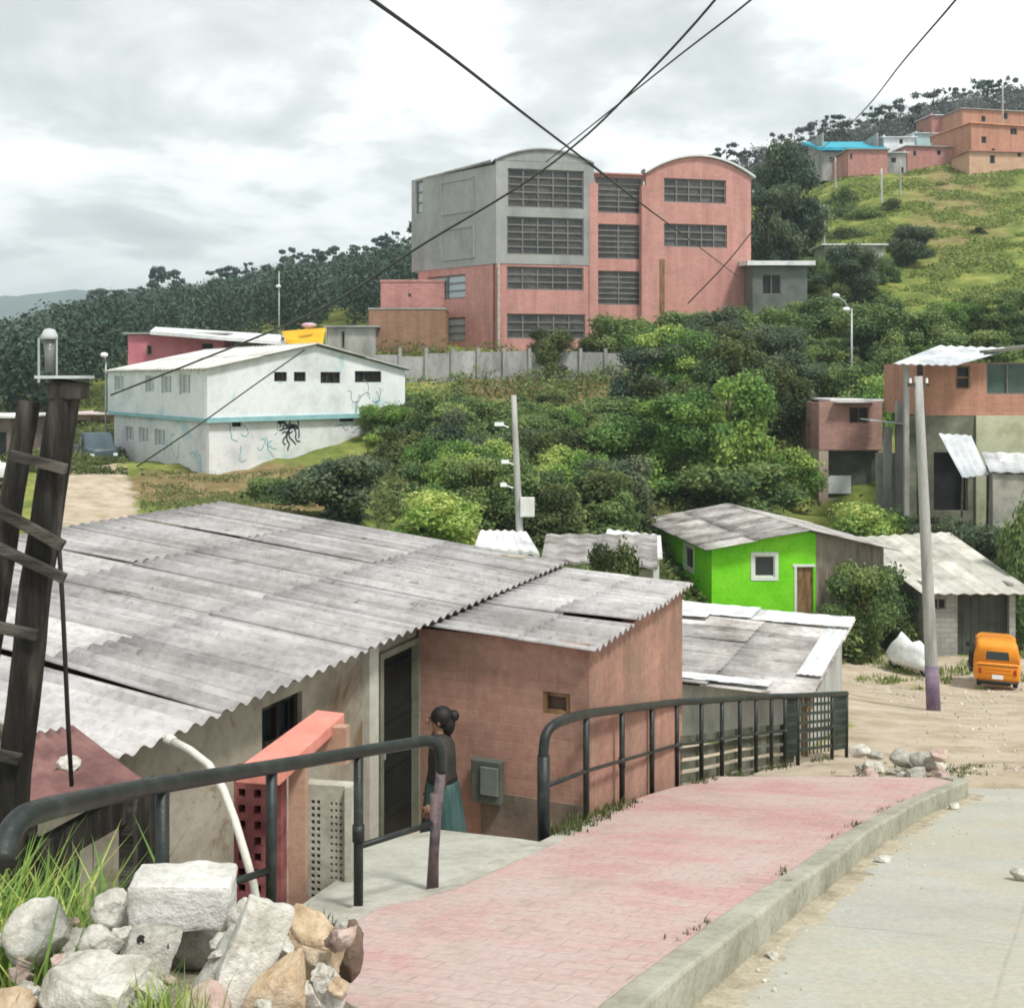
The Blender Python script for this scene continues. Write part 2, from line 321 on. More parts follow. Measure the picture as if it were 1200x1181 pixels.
A_[:n_, n_] = 1; A_[n_, :n_] = 1
W_ = np.linalg.solve(A_, np.append(P_[:, 2], 0))
def terr_raw(x, y):
    x = np.asarray(x, float); y = np.asarray(y, float)
    r = np.hypot(x[..., None] - P_[:, 0], y[..., None] - P_[:, 1])
    return r @ W_[:n_] + W_[n_]
def sstep(a, b, x):
    t = np.clip((x - a) / (b - a), 0, 1); return t * t * (3 - 2 * t)
def terr(x, y):
    x = np.asarray(x, float); y = np.asarray(y, float)
    yc = np.clip(y, 0, 420); xc = np.clip(x, -290, 290)
    z = terr_raw(xc, yc)
    far = sstep(380, 700, np.hypot(x, y)); z = z * (1 - far) + (-25) * far
    # street corridor and the sunken yard beside it
    rx = np.interp(y, [a for a, b in RAILX], [b for a, b in RAILX])
    street = plane(y) - .5 + .42 * sstep(12.3, 14.0, y)
    side = sstep(rx - .35, rx - .1, x)
    yard = np.minimum(-4.35 - .26 * np.maximum(y - 11.0, 0), -4.35)
    near = yard * (1 - side) + street * side
    k = 1 - sstep(14.0, 17.5, y)
    k = k * (1 - sstep(9, 16, -x)) * (1 - sstep(9, 13, x) * sstep(10, 14, y))
    return z * (1 - k) + near * k
def T(x, y): return float(terr(np.array([x]), np.array([y]))[0])

ys = np.concatenate([np.arange(0.5, 20, .5), np.arange(20, 60, .8), np.arange(60, 150, 1.5), np.arange(150, 320, 4), np.array([330, 345, 360, 380, 410, 450, 520, 620, 800, 1100, 1600, 2400, 3250])])
xs = np.concatenate([-np.array([3250, 2400, 1500, 900, 600, 450, 380, 330])[:], np.arange(-300, -70, 5), np.arange(-70, -22, 1.6), np.arange(-22, 30, .6), np.arange(30, 80, 1.6), np.arange(80, 300, 5), np.array([330, 380, 450, 600, 900, 1500, 2400, 3250])])
GX, GY = np.meshgrid(xs, ys); GZ = terr(GX, GY)
nz = np.array([mnoise.fractal(V((a * .45, b * .45, 0)), .8, 2.1, 4) for a, b in zip(GX.ravel(), GY.ravel())]).reshape(GX.shape)
amp = np.clip((GY - 13) / 40, 0.03, 1) * .55 * (1 - .85 * ((GY < 47) & (GX > 2)))
GZ = GZ + nz * amp * .6
me = bpy.data.meshes.new('ground'); nx, ny = len(xs), len(ys)
vv = np.stack([GX, GY, GZ], -1).reshape(-1, 3)
ff = [(j * nx + i, j * nx + i + 1, (j + 1) * nx + i + 1, (j + 1) * nx + i) for j in range(ny - 1) for i in range(nx - 1)]
me.from_pydata(vv.tolist(), [], ff); me.shade_smooth()
# where bare earth shows: the lane to the taxi, the lane to the white building, the dry bank
x_, y_ = GX.ravel(), GY.ravel()
px_ = CX + F * x_ / y_
lane = sstep(-1.2, .4, x_ - (np.interp(y_, [0, 12, 17, 22, 30, 38, 46], [-3, 1.5, 4.6, 7.2, 8.6, 9.6, 11.5]))) * (1 - sstep(41, 45, y_)) * (1 - sstep(22, 30, x_ - .2 * y_))
lane2 = np.exp(-((px_ - (112 + (y_ - 40) * -.9)) / 48) ** 2) * (1 - sstep(58, 72, y_)) * sstep(22, 30, y_)
yard_ = (1 - sstep(15, 20, y_)) * (x_ > -16)
dirt = np.clip(np.maximum(np.maximum(lane, lane2 * 1.3), yard_), 0, 1)
bank = np.exp(-(((px_ - 270) / 120) ** 2)) * np.exp(-(((y_ - 51) / 9) ** 2))
dry = np.clip(bank * 1.5 + .75 * np.exp(-(((px_ - 660) / 210) ** 2)) * sstep(40, 48, y_) * (1 - sstep(78, 86, y_)) + .55 * np.exp(-(((px_ - 1120) / 120) ** 2)) * sstep(86, 110, y_), 0, 1)
for nm, arr in (('dirt', dirt), ('dry', dry)):
    a_ = me.attributes.new(nm, 'FLOAT', 'POINT'); a_.data.foreach_set('value', arr.astype(np.float32))
gm, t, p = newmat('ground_earth_and_grass')
pos = N(t, 'ShaderNodeNewGeometry').outputs['Position']
g1 = ramp(t, noise(t, pos, .35, 8, .68), [(.3, (.045, .07, .018)), (.48, (.15, .185, .045)), (.62, (.26, .27, .075)), (.75, (.34, .30, .12))])
g2 = ramp(t, noise(t, pos, .8, 7, .7), [(.3, (.11, .10, .04)), (.5, (.21, .16, .075)), (.7, (.34, .25, .14))])
d1 = ramp(t, noise(t, pos, .9, 8, .7), [(.28, (.27, .23, .15)), (.44, (.42, .345, .25)), (.58, (.52, .44, .35)), (.72, (.56, .51, .40))])
d1 = mix(t, .35, d1, ramp(t, noise(t, pos, 14, 5, .75), [(.3, (.5, .46, .42)), (.6, (1.05, 1.05, 1.05))]), 'MULTIPLY')
ad = N(t, 'ShaderNodeAttribute', attribute_name='dirt').outputs['Fac']; ay = N(t, 'ShaderNodeAttribute', attribute_name='dry').outputs['Fac']
brk = M('SUBTRACT', noise(t, pos, 1.1, 7, .7), .5, t)
fd = M('ADD', ad, M('MULTIPLY', brk, 1.1, t), t, True); fy = M('ADD', ay, M('MULTIPLY', brk, .9, t), t, True)
gg = mix(t, ramp(t, fy, [(.4, (0, 0, 0)), (.6, (1, 1, 1))]), g1, g2)
gg = mix(t, ramp(t, fd, [(.4, (0, 0, 0)), (.58, (1, 1, 1))]), gg, d1)
L(t, gg, p.inputs['Base Color']); p.inputs['Roughness'].default_value = .95; p.inputs['Specular IOR Level'].default_value = .1
bn = N(t, 'ShaderNodeBump'); bn.inputs['Strength'].default_value = .4; bn.inputs['Distance'].default_value = .035
L(t, noise(t, pos, 3.5, 8, .7), bn.inputs['Height']); L(t, bn.outputs[0], p.inputs['Normal'])
me.materials.append(gm); go = bpy.data.objects.new('ground', me); C.objects.link(go); go['kind'] = 'structure'

# far blue hills
hx = np.linspace(-2200, 1500, 150); hy = np.linspace(1900, 3100, 24); mb = MB(); vs = []
for y in hy:
    for x in hx:
        pk = 178 * math.exp(-((x + 800) / 560) ** 2) + 150 * math.exp(-((x + 1700) / 500) ** 2) + 90 * math.exp(-((x - 600) / 900) ** 2)
        r = math.sin(math.pi * (y - 1900) / 1200) ** .8
        vs.append((x, y, -30 + r * (pk + 40 + 14 * mnoise.fractal(V((x / 160, y / 160, 3)), .9, 2, 4))))
nxh = len(hx)
mb.add(vs, [(j * nxh + i, j * nxh + i + 1, (j + 1) * nxh + i + 1, (j + 1) * nxh + i) for j in range(len(hy) - 1) for i in range(nxh - 1)])
ho = mb.build('hills', PM('wooded_far_hills', [(.022, .06, .045), (.035, .09, .065), (.06, .115, .08)], .012, .95, 0, world=True), smooth=True, merge=False); ho['kind'] = 'structure'

# ------------------------------------------------------------------ street: sidewalk, kerb, concrete road
SWL = [(1.2, -1.3), (4.9, -1.05), (5.5, -1.0), (6.1, -.84), (6.6, -.46), (8.45, .25), (9.63, .64), (11.6, 1.45), (13.2, 2.35), (14.6, 3.6)]
SWR = [(1.2, -.55), (3.0, -.1), (4.28, .33), (5.2, .78), (6.0, 1.18), (7.2, 1.82), (8.87, 2.68), (10.5, 3.6), (12.0, 4.55), (12.9, 5.15), (13.4, 5.1)]
def lerp(tab, y): return float(np.interp(y, [a for a, b in tab], [b for a, b in tab]))
def ribbon(lf, rf, zf, y0, y1, n, m=6, thick=.25):
    mb = MB(); vs = []; fs = []
    for j in range(n + 1):
        y = y0 + (y1 - y0) * j / n
        for i in range(m + 1):
            x = lf(y) + (rf(y) - lf(y)) * i / m
            vs.append((x, y, zf(x, y)))
    for j in range(n):
        for i in range(m): fs.append((j * (m + 1) + i, j * (m + 1) + i + 1, (j + 1) * (m + 1) + i + 1, (j + 1) * (m + 1) + i))
    b = len(vs); ring = [i for i in range(m + 1)] + [(j * (m + 1) + m) for j in range(1, n + 1)] + [n * (m + 1) + i for i in range(m - 1, -1, -1)] + [j * (m + 1) for j in range(n - 1, 0, -1)]
    for i in ring: vs.append((vs[i][0], vs[i][1], vs[i][2] - thick))
    k = len(ring)
    for q in range(k): fs.append((ring[q], ring[(q + 1) % k], b + (q + 1) % k, b + q))
    return mb.add(vs, fs)
wob = lambda x, y: .012 * mnoise.noise(V((x * 1.3, y * 1.3, 5)))
sm, t, p = newmat('worn_pink_pavers')
pos = N(t, 'ShaderNodeNewGeometry').outputs['Position']
mpn = N(t, 'ShaderNodeMapping'); mpn.inputs['Rotation'].default_value = (0, 0, math.radians(24)); L(t, pos, mpn.inputs[0])
wv = N(t, 'ShaderNodeTexNoise'); wv.inputs['Scale'].default_value = 2.0; L(t, mpn.outputs[0], wv.inputs['Vector'])
va = N(t, 'ShaderNodeVectorMath', operation='MULTIPLY_ADD'); L(t, wv.outputs['Color'], va.inputs[0]); va.inputs[1].default_value = (.04, .04, 0); L(t, mpn.outputs[0], va.inputs[2])
bk = N(t, 'ShaderNodeTexBrick'); L(t, va.outputs[0], bk.inputs['Vector']); bk.inputs['Scale'].default_value = 1
bk.inputs['Brick Width'].default_value = .24; bk.inputs['Row Height'].default_value = .12; bk.inputs['Mortar Size'].default_value = .007; bk.inputs['Mortar Smooth'].default_value = .4
bk.inputs['Color1'].default_value = (.49, .27, .255, 1); bk.inputs['Color2'].default_value = (.54, .34, .32, 1); bk.inputs['Mortar'].default_value = (.42, .30, .28, 1)
worn = ramp(t, noise(t, pos, .62, 7, .66, .3), [(.36, (0, 0, 0)), (.56, (1, 1, 1))])
c_ = mix(t, mix(t, .86, (0, 0, 0), worn), bk.outputs[0], (.54, .435, .40))
c_ = mix(t, ramp(t, noise(t, pos, 1.15, 6, .6, .5), [(.50, (0, 0, 0)), (.64, (.42, .42, .42))]), c_, (.54, .24, .25))
c_ = mix(t, .4, c_, ramp(t, noise(t, pos, 22, 5, .75), [(.3, (.55, .52, .5)), (.6, (1.08, 1.08, 1.08))]), 'MULTIPLY')
c_ = mix(t, ramp(t, noise(t, pos, 1.7, 6, .75), [(.53, (0, 0, 0)), (.70, (.7, .7, .7))]), c_, (.36, .30, .25))
L(t, c_, p.inputs['Base Color']); p.inputs['Roughness'].default_value = .85; p.inputs['Specular IOR Level'].default_value = .25
bn = N(t, 'ShaderNodeBump'); bn.invert = True; bn.inputs['Strength'].default_value = .6; bn.inputs['Distance'].default_value = .012
L(t, bk.outputs['Fac'], bn.inputs['Height'])
b2 = N(t, 'ShaderNodeBump'); b2.inputs['Strength'].default_value = .4; b2.inputs['Distance'].default_value = .02; L(t, noise(t, pos, 18, 5, .7), b2.inputs['Height']); L(t, bn.outputs[0], b2.inputs['Normal'])
L(t, b2.outputs[0], p.inputs['Normal'])
o = ribbon(lambda y: lerp(SWL, y), lambda y: lerp(SWR, y), lambda x, y: plane(y) + wob(x, y), 1.2, 13.4, 60, 10, .3).build('sidewalk', sm, smooth=False); o['kind'] = 'structure'
kerbm = PM('kerb_concrete', [(.25, .24, .185), (.37, .36, .29), (.45, .44, .37)], 1.6, .9, .5, 18, .35, stain=((.20, .19, .12), 1.3, .62))
o = ribbon(lambda y: lerp(SWR, y) + .004, lambda y: lerp(SWR, y) + .19 - .01 * math.sin(y * 3), lambda x, y: plane(y) + .02 + .6 * wob(x * 2, y * 2), 1.2, 13.3, 70, 2, .42).build('kerb', kerbm, bevel=.018); o['kind'] = 'structure'
rm, t, p = newmat('old_concrete_road')
pos = N(t, 'ShaderNodeNewGeometry').outputs['Position']
mpn = N(t, 'ShaderNodeMapping'); mpn.inputs['Rotation'].default_value = (0, 0, math.radians(28)); mpn.inputs['Location'].default_value = (.4, 1.1, 0); L(t, pos, mpn.inputs[0])
wv = N(t, 'ShaderNodeTexNoise'); wv.inputs['Scale'].default_value = .9; wv.inputs['Detail'].default_value = 6; L(t, mpn.outputs[0], wv.inputs['Vector'])
va = N(t, 'ShaderNodeVectorMath', operation='MULTIPLY_ADD'); L(t, wv.outputs['Color'], va.inputs[0]); va.inputs[1].default_value = (.05, .05, 0); L(t, mpn.outputs[0], va.inputs[2])
bk = N(t, 'ShaderNodeTexBrick'); L(t, va.outputs[0], bk.inputs['Vector']); bk.offset = .0
for k_, v_ in (('Scale', 1), ('Brick Width', 2.3), ('Row Height', 1.9), ('Mortar Size', .016), ('Mortar Smooth', 1)): bk.inputs[k_].default_value = v_
bk.inputs['Color1'].default_value = (.47, .47, .42, 1); bk.inputs['Color2'].default_value = (.44, .44, .395, 1); bk.inputs['Mortar'].default_value = (.36, .355, .32, 1)
c_ = mix(t, .5, bk.outputs[0], ramp(t, noise(t, pos, 1.0, 7, .7), [(.3, (.72, .71, .66)), (.65, (1.12, 1.12, 1.1))]), 'MULTIPLY')
c_ = mix(t, ramp(t, noise(t, pos, .8, 7, .68, .5), [(.44, (0, 0, 0)), (.62, (.8, .8, .8))]), c_, (.48, .44, .34))
c_ = mix(t, .45, c_, ramp(t, noise(t, pos, 26, 5, .8), [(.3, (.6, .58, .55)), (.6, (1.08, 1.08, 1.08))]), 'MULTIPLY')
L(t, c_, p.inputs['Base Color']); p.inputs['Roughness'].default_value = .85; p.inputs['Specular IOR Level'].default_value = .25
bn = N(t, 'ShaderNodeBump'); bn.inputs['Strength'].default_value = .5; bn.inputs['Distance'].default_value = .02; L(t, noise(t, pos, 15, 6, .75), bn.inputs['Height']); L(t, bn.outputs[0], p.inputs['Normal'])
o = ribbon(lambda y: lerp(SWR, y) + .05, lambda y: 9.5, lambda x, y: plane(y) - .17 + .02 * mnoise.noise(V((x * .7, y * .7, 1))), .8, 14.2, 50, 24, .2).build('road', rm, smooth=True); o['kind'] = 'structure'
# earth verge under the rubble, retaining wall and the concrete landing down to the door
verge = PM('verge_earth', [(.20, .16, .11), (.34, .28, .20), (.44, .38, .29)], 2, .95, .7, 12, .4)
mb = MB(); mb.prism([(-4.2, .9), (-1.31, .9), (-1.06, 4.9), (-1.01, 5.45), (-1.22, 5.3), (-1.6, 4.9), (-2.3, 4.75), (-4.2, 4.6)], lambda x, y: plane(y) - 1.2, lambda x, y: plane(y) + .01)
o = mb.build('verge', verge); o['kind'] = 'structure'
mb = MB(); mb.prism([(-1.22, 5.28), (-1.0, 5.46), (-.84, 6.1), (-.46, 6.6), (.24, 8.44), (.06, 8.62), (-.6, 9.1), (-1.2, 8.3), (-1.1, 6.9), (-1.2, 6.0)], lambda x, y: plane(y) - 1.6, lambda x, y: plane(y) - .012)
o = mb.build('landing', PM('pale_landing_concrete', [(.36, .36, .30), (.46, .46, .40), (.53, .53, .47)], 1.5, .9, .3, 20, .3)); o['kind'] = 'structure'

# worn concrete edging along the house side of the walk
o = ribbon(lambda y: lerp(SWL, y) - .02, lambda y: lerp(SWL, y) + .13 + .025 * mnoise.noise(V((y * 2, 4, 0))), lambda x, y: plane(y) + wob(x, y) + .006, 5.3, 9.4, 60, 2, .2).build('sidewalk_edging', PM('pale_edging', [(.34, .32, .27), (.48, .46, .40), (.54, .52, .46)], 3, .9, .5, 20, .35)); o['kind'] = 'structure'
# dirt washed along the kerb foot
o = ribbon(lambda y: lerp(SWR, y) + .15, lambda y: lerp(SWR, y) + .36 + .22 * mnoise.noise(V((y * 1.4, 2, 0))) + .12 * mnoise.noise(V((y * 5, 7, 0))), lambda x, y: plane(y) - .17 + .02 * mnoise.noise(V((x * .7, y * .7, 1))) + .012 * max(0, 1 - (x - lerp(SWR, y) - .15) / .22), 1.5, 13.6, 150, 4, .01).build('gutter_dirt', PM('gutter_sand', [(.30, .26, .19), (.44, .39, .29), (.52, .47, .36)], 4, .95, .6, 20, .4), smooth=True); o['kind'] = 'structure'
# ------------------------------------------------------------------ generic building bits
def wall(mb, P, d, s0, s1, z0, z1, holes=(), th=.18, inward=None, ztop=None):
    """vertical wall from P along d; holes are (sa, sb, za, zb) real openings with reveals"""
    P = V((P[0], P[1], 0)); d = V((d[0], d[1], 0)).normalized()
    nrm = inward if inward is not None else V((-d.y, d.x, 0))
    ss = sorted({s0, s1, *[h[0] for h in holes], *[h[1] for h in holes]}); zs = sorted({z0, z1, *[h[2] for h in holes], *[h[3] for h in holes]})
    pt = lambda s, z, k: P + d * s + V((0, 0, z)) + nrm * (th * k)
    for i in range(len(ss) - 1):
        for j in range(len(zs) - 1):
            a, b, c, e = ss[i], ss[i + 1], zs[j], zs[j + 1]; m = ((a + b) / 2, (c + e) / 2)
            if any(h[0] < m[0] < h[1] and h[2] < m[1] < h[3] for h in holes): continue
            for k in (0, 1): mb.quad(pt(a, c, k), pt(b, c, k), pt(b, e, k), pt(a, e, k))
    for h in list(holes) + [(s0, s1, z0, z1)]:
        a, b, c, e = h
        for q in (((a, c), (b, c)), ((b, c), (b, e)), ((b, e), (a, e)), ((a, e), (a, c))):
            mb.quad(pt(*q[0], 0), pt(*q[1], 0), pt(*q[1], 1), pt(*q[0], 1))
    return mb
def window(parent, P, d, h, inward, nx=2, nz=1, bar=.05, depth=.09, framem=None, panem=None, name='window', label=None, rim=0):
    """a window in an opening: a frame with bars, its pane a sub-part set behind it"""
    P = V((P[0], P[1], 0)); d = V((d[0], d[1], 0)).normalized(); a, b, c, e = h; mb = MB()
    q = lambda s, z, k: P + d * s + V((0, 0, z)) + inward * k
    ang = math.atan2(d.y, d.x)
    for i in range(nx + 1):
        s = a + bar / 2 + (b - a - bar) * i / nx
        mb.box(q(s, (c + e) / 2, depth), (bar, bar, e - c), ang)
    for j in range(nz + 1):
        z = c + bar / 2 + (e - c - bar) * j / nz
        mb.box(q((a + b) / 2, z, depth + .004), (b - a, bar * .9, bar), ang)
    if rim:
        for (s, z, ws, wz) in (((a + b) / 2, e + rim / 2, b - a + 2 * rim, rim), ((a + b) / 2, c - rim / 2, b - a + 2 * rim, rim), (a - rim / 2, (c + e) / 2, rim, e - c), (b + rim / 2, (c + e) / 2, rim, e - c)):
            mb.box(q(s, z, -.012), (ws, .03, wz), ang)
    fo = mb.build(name, framem or greyframe, parent)
    if label: fo['label'] = label
    pm = MB(); k = depth + .07
    pm.quad(q(a - .03, c - .03, k), q(b + .03, c - .03, k), q(b + .03, e + .03, k), q(a - .03, e + .03, k)); pm.build('pane', panem or glass, fo)
    return fo
def corrugated(mb, O, du, dt, nu, nt, wave=.177, amp=.026, seg=7, cols=None, tones=None, lift=None, seed=0, jit=.006, lap=.10, sheet_w=None, sheet_l=None, tseg=3, step=.010, streak=.10, slip=.02, var=.07):
    """corrugated sheets laid from O: waves along du (length nu), running down dt (length nt)"""
    rnd = random.Random(seed); O = V(O); du = V(du).normalized(); dt = V(dt).normalized(); nn = du.cross(dt).normalized()
    if nn.z < 0: nn = -nn
    sw = sheet_w or wave * 6; sl = sheet_l or 1.75
    ncol = max(1, round(nu / sw)); sw = nu / ncol; nrow = max(1, round(nt / sl)); sl = nt / nrow
    nwav = max(1, round(sw / wave)); 
    for r in range(nrow):
        for c in range(ncol):
            mb.tone = (tones(r, c, nrow, ncol) if tones else 1.0) * rnd.uniform(1 - var, 1 + var)
            ns = nwav * seg; base = [rnd.uniform(-jit, jit) for _ in range(4)]
            lf = lift(r, c) if lift else (0, 0, 0, 0)
            ex = lap if r < nrow - 1 else 0.0; slide = rnd.uniform(-slip, slip)
            vs = []
            for j in range(tseg + 1):
                tt = r * sl + (sl + ex) * j / tseg + slide * (1 if r == nrow - 1 else .3)
                for i in range(ns + 1):
                    u = c * sw + sw * i / ns; fu, ft = i / ns, j / tseg
                    q = [base[k] + lf[k] for k in range(4)]
                    z = (q[0] * (1 - fu) + q[1] * fu) * (1 - ft) + (q[2] * (1 - fu) + q[3] * fu) * ft
                    z += amp * math.sin(2 * math.pi * u / (sw / nwav)) + step * (nrow - r) - step * (1 - ft) + .003 * (c % 2)
                    vs.append(O + du * u + dt * tt + nn * z)
            b0 = mb.tone; wt_ = [b0 * (1 + rnd.uniform(-streak, streak)) for _ in range(ns // 3 + 1)]
            mb.add(vs, [(j * (ns + 1) + i, j * (ns + 1) + i + 1, (j + 1) * (ns + 1) + i + 1, (j + 1) * (ns + 1) + i) for j in range(tseg) for i in range(ns)])
            mb.t[-tseg * ns:] = [wt_[i // 3] for j in range(tseg) for i in range(ns)]
    mb.tone = 1.0
    return mb
def solid(o, th=.008):
    md = o.modifiers.new('thickness', 'SOLIDIFY'); md.thickness = th; md.offset = -1; return o

E = V((.3932, .9194, 0)); Cc = V((.9194, -.3932, 0)); UP = V((0, 0, 1))
# ------------------------------------------------------------------ the near house under the big grey roof
E0 = V((-2.38, 6.72, -2.3)); FL = -4.37
ha = thing('low_house', 'low house with a huge grey corrugated roof and beige and brick walls beside the sidewalk', 'house', (E0.x - 2, E0.y + 3, FL))
dn = (Cc + UP * -.1).normalized()
def tonesA(r, c, nr, nc):
    if c == 0: return 1.22 if r > 0 else 1.1
    if c == 1 and r == nr - 2: return 1.25
    if c == 2 and r == nr - 1: return 1.1
    return 1.0 + .05 * math.sin(c * 2.3 + r)
def liftA(r, c):
    return {(1, 1): (.03, .0, .05, .0), (2, 1): (.05, 0, .0, 0), (0, 4): (.0, 0, .03, 0), (1, 4): (.012, 0, .0, 0), (0, 6): (.012, 0, .032, 0), (1, 6): (.02, 0, .012, 0)}.get((r, c), (0, 0, 0, 0))
mb = MB(); corrugated(mb, E0 - dn * 5.32 + UP * .0, E, dn, 7.85, 5.32, tones=tonesA, lift=liftA, seed=3, jit=.0015, amp=.021, step=.0015, streak=.17, wave=.155, slip=.004, var=.025)
solid(mb.build('roof', asb, ha, smooth=True, tone=True, merge=False), .007)
Wp = E0 - Cc * .28; inw = -Cc
sd0, sd1 = hit(Wp, E, 445), hit(Wp, E, 486); sw0, sw1 = hit(Wp, E, 307), hit(Wp, E, 354)
yd = (Wp + E * sd0).y; yw = (Wp + E * sw0).y
door_h = (sd0, sd1, FL + .02, zat(772, yd)); win_h = (sw0, sw1, zat(884, yw), zat(830, yw))
mb = MB(); wall(mb, Wp, E, .25, 7.6, FL - .3, -2.36, [door_h, win_h], .16, inw)
G0 = Wp + E * .25; wall(mb, G0, -Cc, .17, 4.75, FL - .3, -2.35, [(1.2, 2.2, -3.6, -2.75)], .16, E)
wall(mb, Wp + E * 7.6, -Cc, .17, 4.75, FL - .3, -2.2, (), .16, -E); wall(mb, G0 - Cc * 4.75, E, 0, 7.35, FL - .3, -1.95, (), .16, Cc)
# sloped filler courses under the roof on the two gables
for s in (.25, 7.44):
    A = Wp + E * s; B = A - Cc * 4.75
    mb.prism([(A.x, A.y), (A.x + E.x * .16, A.y + E.y * .16), (B.x + E.x * .16, B.y + E.y * .16), (B.x, B.y)], -2.42 if s < 1 else -2.42, lambda x, y: -2.36 + .1 * (-(x - Wp.x) * Cc.x - (y - Wp.y) * Cc.y))
mb.build('wall', plaster, ha)
window(ha, Wp, E, win_h, inw, 2, 1, .05, .07, darkwood)
ob = MB(); q = lambda s, z, k: V((Wp.x, Wp.y, 0)) + E * s + UP * z + inw * k
am = math.atan2(E.y, E.x)
ob.box(q((sd0 + sd1) / 2, (door_h[2] + door_h[3]) / 2, .05), ((sd1 - sd0) - .01, .04, door_h[3] - door_h[2] - .02), am)
for k in range(4): ob.box(q((sd0 + sd1) / 2, door_h[2] + .3 + k * .45, .024), ((sd1 - sd0) * .8, .016, .07), am)
dr = ob.build('door', PM('near_black_door', [(.008, .010, .009), (.016, .019, .016)], 3, .6, .2), ha)  # near-black leaf colour stands in for the shade inside the doorway
ob = MB(); ob.box(q(sd0 + (sd1 - sd0) * .12, (door_h[2] + door_h[3]) / 2, .015), (.03, .05, .10), am); ob.build('handle', steel, dr)
ob = MB()
for s in (sd0 - .03, sd1 + .03): ob.box(q(s, (door_h[2] + door_h[3]) / 2, -.01), (.06, .07, door_h[3] - door_h[2]), am)
ob.box(q((sd0 + sd1) / 2, door_h[3] + .03, -.012), (sd1 - sd0 + .12, .072, .06), am); ob.build('door_frame', PM('olive_frame', [(.15, .16, .11), (.24, .25, .19)], 3, .8, .1), ha)
ob = MB(); ob.box(q(hit(Wp, E, 430), -3.35, -.03), (.16, .09, 1.94), am); ob.build('pilaster', PM('pale_pilaster', [(.46, .45, .38), (.56, .55, .48)], 2, .9, .1), ha)
# brick room with its own lower roof
Pb = V((-.73, 10.57, -2.42)); db = (Cc + UP * -.05).normalized()
mb = MB(); mb.tone = 1
def tonesB(r, c, nr, nc): return {0: .95, 1: 1.18, 2: 1.28, 3: .95}.get(c, 1) * (1 if r else .96)
corrugated(mb, Pb + UP * .055 - db * .12, E, db, 3.62, 1.74, tones=tonesB, seed=9, sheet_l=.9, step=.006, streak=.12, lift=lambda r, c: (.03, 0, .05, 0) if (r, c) == (1, 1) else (0, 0, 0, 0))
o = solid(mb.build('roof', asb, ha, smooth=True, tone=True, merge=False), .007); o['label'] = 'lower roof of the brick room with pale sheets in its middle'
mb = MB(); B0 = Pb + E * .14
vs0 = hit(B0, Cc, 636); vs1 = hit(B0, Cc, 668); yv = (B0 + Cc * .8).y
vh = (vs0, vs1, zat(832, yv), zat(806, yv))
wall(mb, B0, Cc, -.26, 1.5, FL - .5, -2.415, [vh], .14, E)
B1 = B0 + Cc * 1.5; wall(mb, B1, E, .143, 3.36, FL - 1.2, -2.49, (), .14, -Cc); wall(mb, B0 + E * 3.36, Cc, -.26, 1.36, FL - .9, -2.445, (), .14, -E)
o = mb.build('wall', bk_near, ha); o['label'] = 'stained reddish brick wall of the room by the railing'
window(ha, B0, Cc, vh, E, 1, 1, .04, .03, wood, PM('board', [(.14, .10, .07), (.2, .15, .11)], 3), name='boarded_vent')
mb = MB(); mb.box(B0 + Cc * .95 - E * .008 + UP * (FL + .12 - B0.z), (1.06, .016, .72), math.atan2(Cc.y, Cc.x)); mb.build('plinth', PM('dark_brown_render', [(.12, .10, .08), (.19, .155, .125), (.27, .20, .16)], 2.5, .9, .3, 14, .3), ha)  # flat darker brown panel along the wall foot
# grey utility box on the brick wall
u = thing('utility_box', 'small grey utility box fixed low on the reddish brick wall', 'box', B0 + Cc * .42 - E * .1 + UP * (-4.0 - B0.z))
cx_ = B0 + Cc * hit(B0, Cc, 576) - E * .09; ang = math.atan2(Cc.y, Cc.x)
mb = MB(); mb.box((cx_.x, cx_.y, -3.76), (.30, .10, .40), ang); mb.build('casing', PM('grey_box_paint', [(.07, .085, .072), (.125, .14, .122)], 4, .6, .1), u, bevel=.01)
mb = MB(); mb.box((cx_.x - E.x * .085 + .05, cx_.y - E.y * .085, -3.74), (.18, .02, .26), ang); mb.build('cover', PM('grey_cover', [(.14, .17, .15), (.21, .24, .22)], 4, .5, .05), u, bevel=.005)

# little gate shelter in front of the beige wall
gs = thing('gate_shelter', 'small pink topped gate shelter with maroon lattice and pale vent panels behind the railing', 'shelter', (-1.3, 6.8, FL))
mb = MB(); mb.prism([(-1.56, 6.25), (-1.30, 6.2), (-1.12, 7.42), (-1.32, 7.5)], lambda x, y: -2.27 - .03 * (y - 6.2), lambda x, y: -2.19 - .03 * (y - 6.2)); mb.build('roof_slab', pinkslab, gs, bevel=.008)
def pierced(mb, a, b, z0, z1, th, cols, rows, hs):
    a = V((*a, 0)); b = V((*b, 0)); d = (b - a); Ln = d.length; d = d / Ln
    holes = [(Ln * (i + .5) / cols - hs[0] / 2, Ln * (i + .5) / cols + hs[0] / 2, z0 + (z1 - z0) * (j + .5) / rows - hs[1] / 2, z0 + (z1 - z0) * (j + .5) / rows + hs[1] / 2) for i in range(cols) for j in range(rows)]
    wall(mb, a, d, 0, Ln, z0, z1, holes, th)
mb = MB(); pierced(mb, (-1.66, 6.62), (-1.37, 6.58), -3.55, -2.32, .10, 3, 13, (.045, .05)); mb.build('lattice_panel', maroon, gs)
mb = MB(); mb.quad((-1.66, 6.71, -3.55), (-1.37, 6.67, -3.55), (-1.37, 6.67, -2.32), (-1.66, 6.71, -2.32)); mb.build('lattice_backing', dark, gs)
mb = MB(); mb.box((-1.515, 6.62, -3.95), (.3, .14, .8)); mb.box((-1.18, 6.96, -3.85), (.37, .14, 1.0)); mb.build('base', greyplaster, gs)
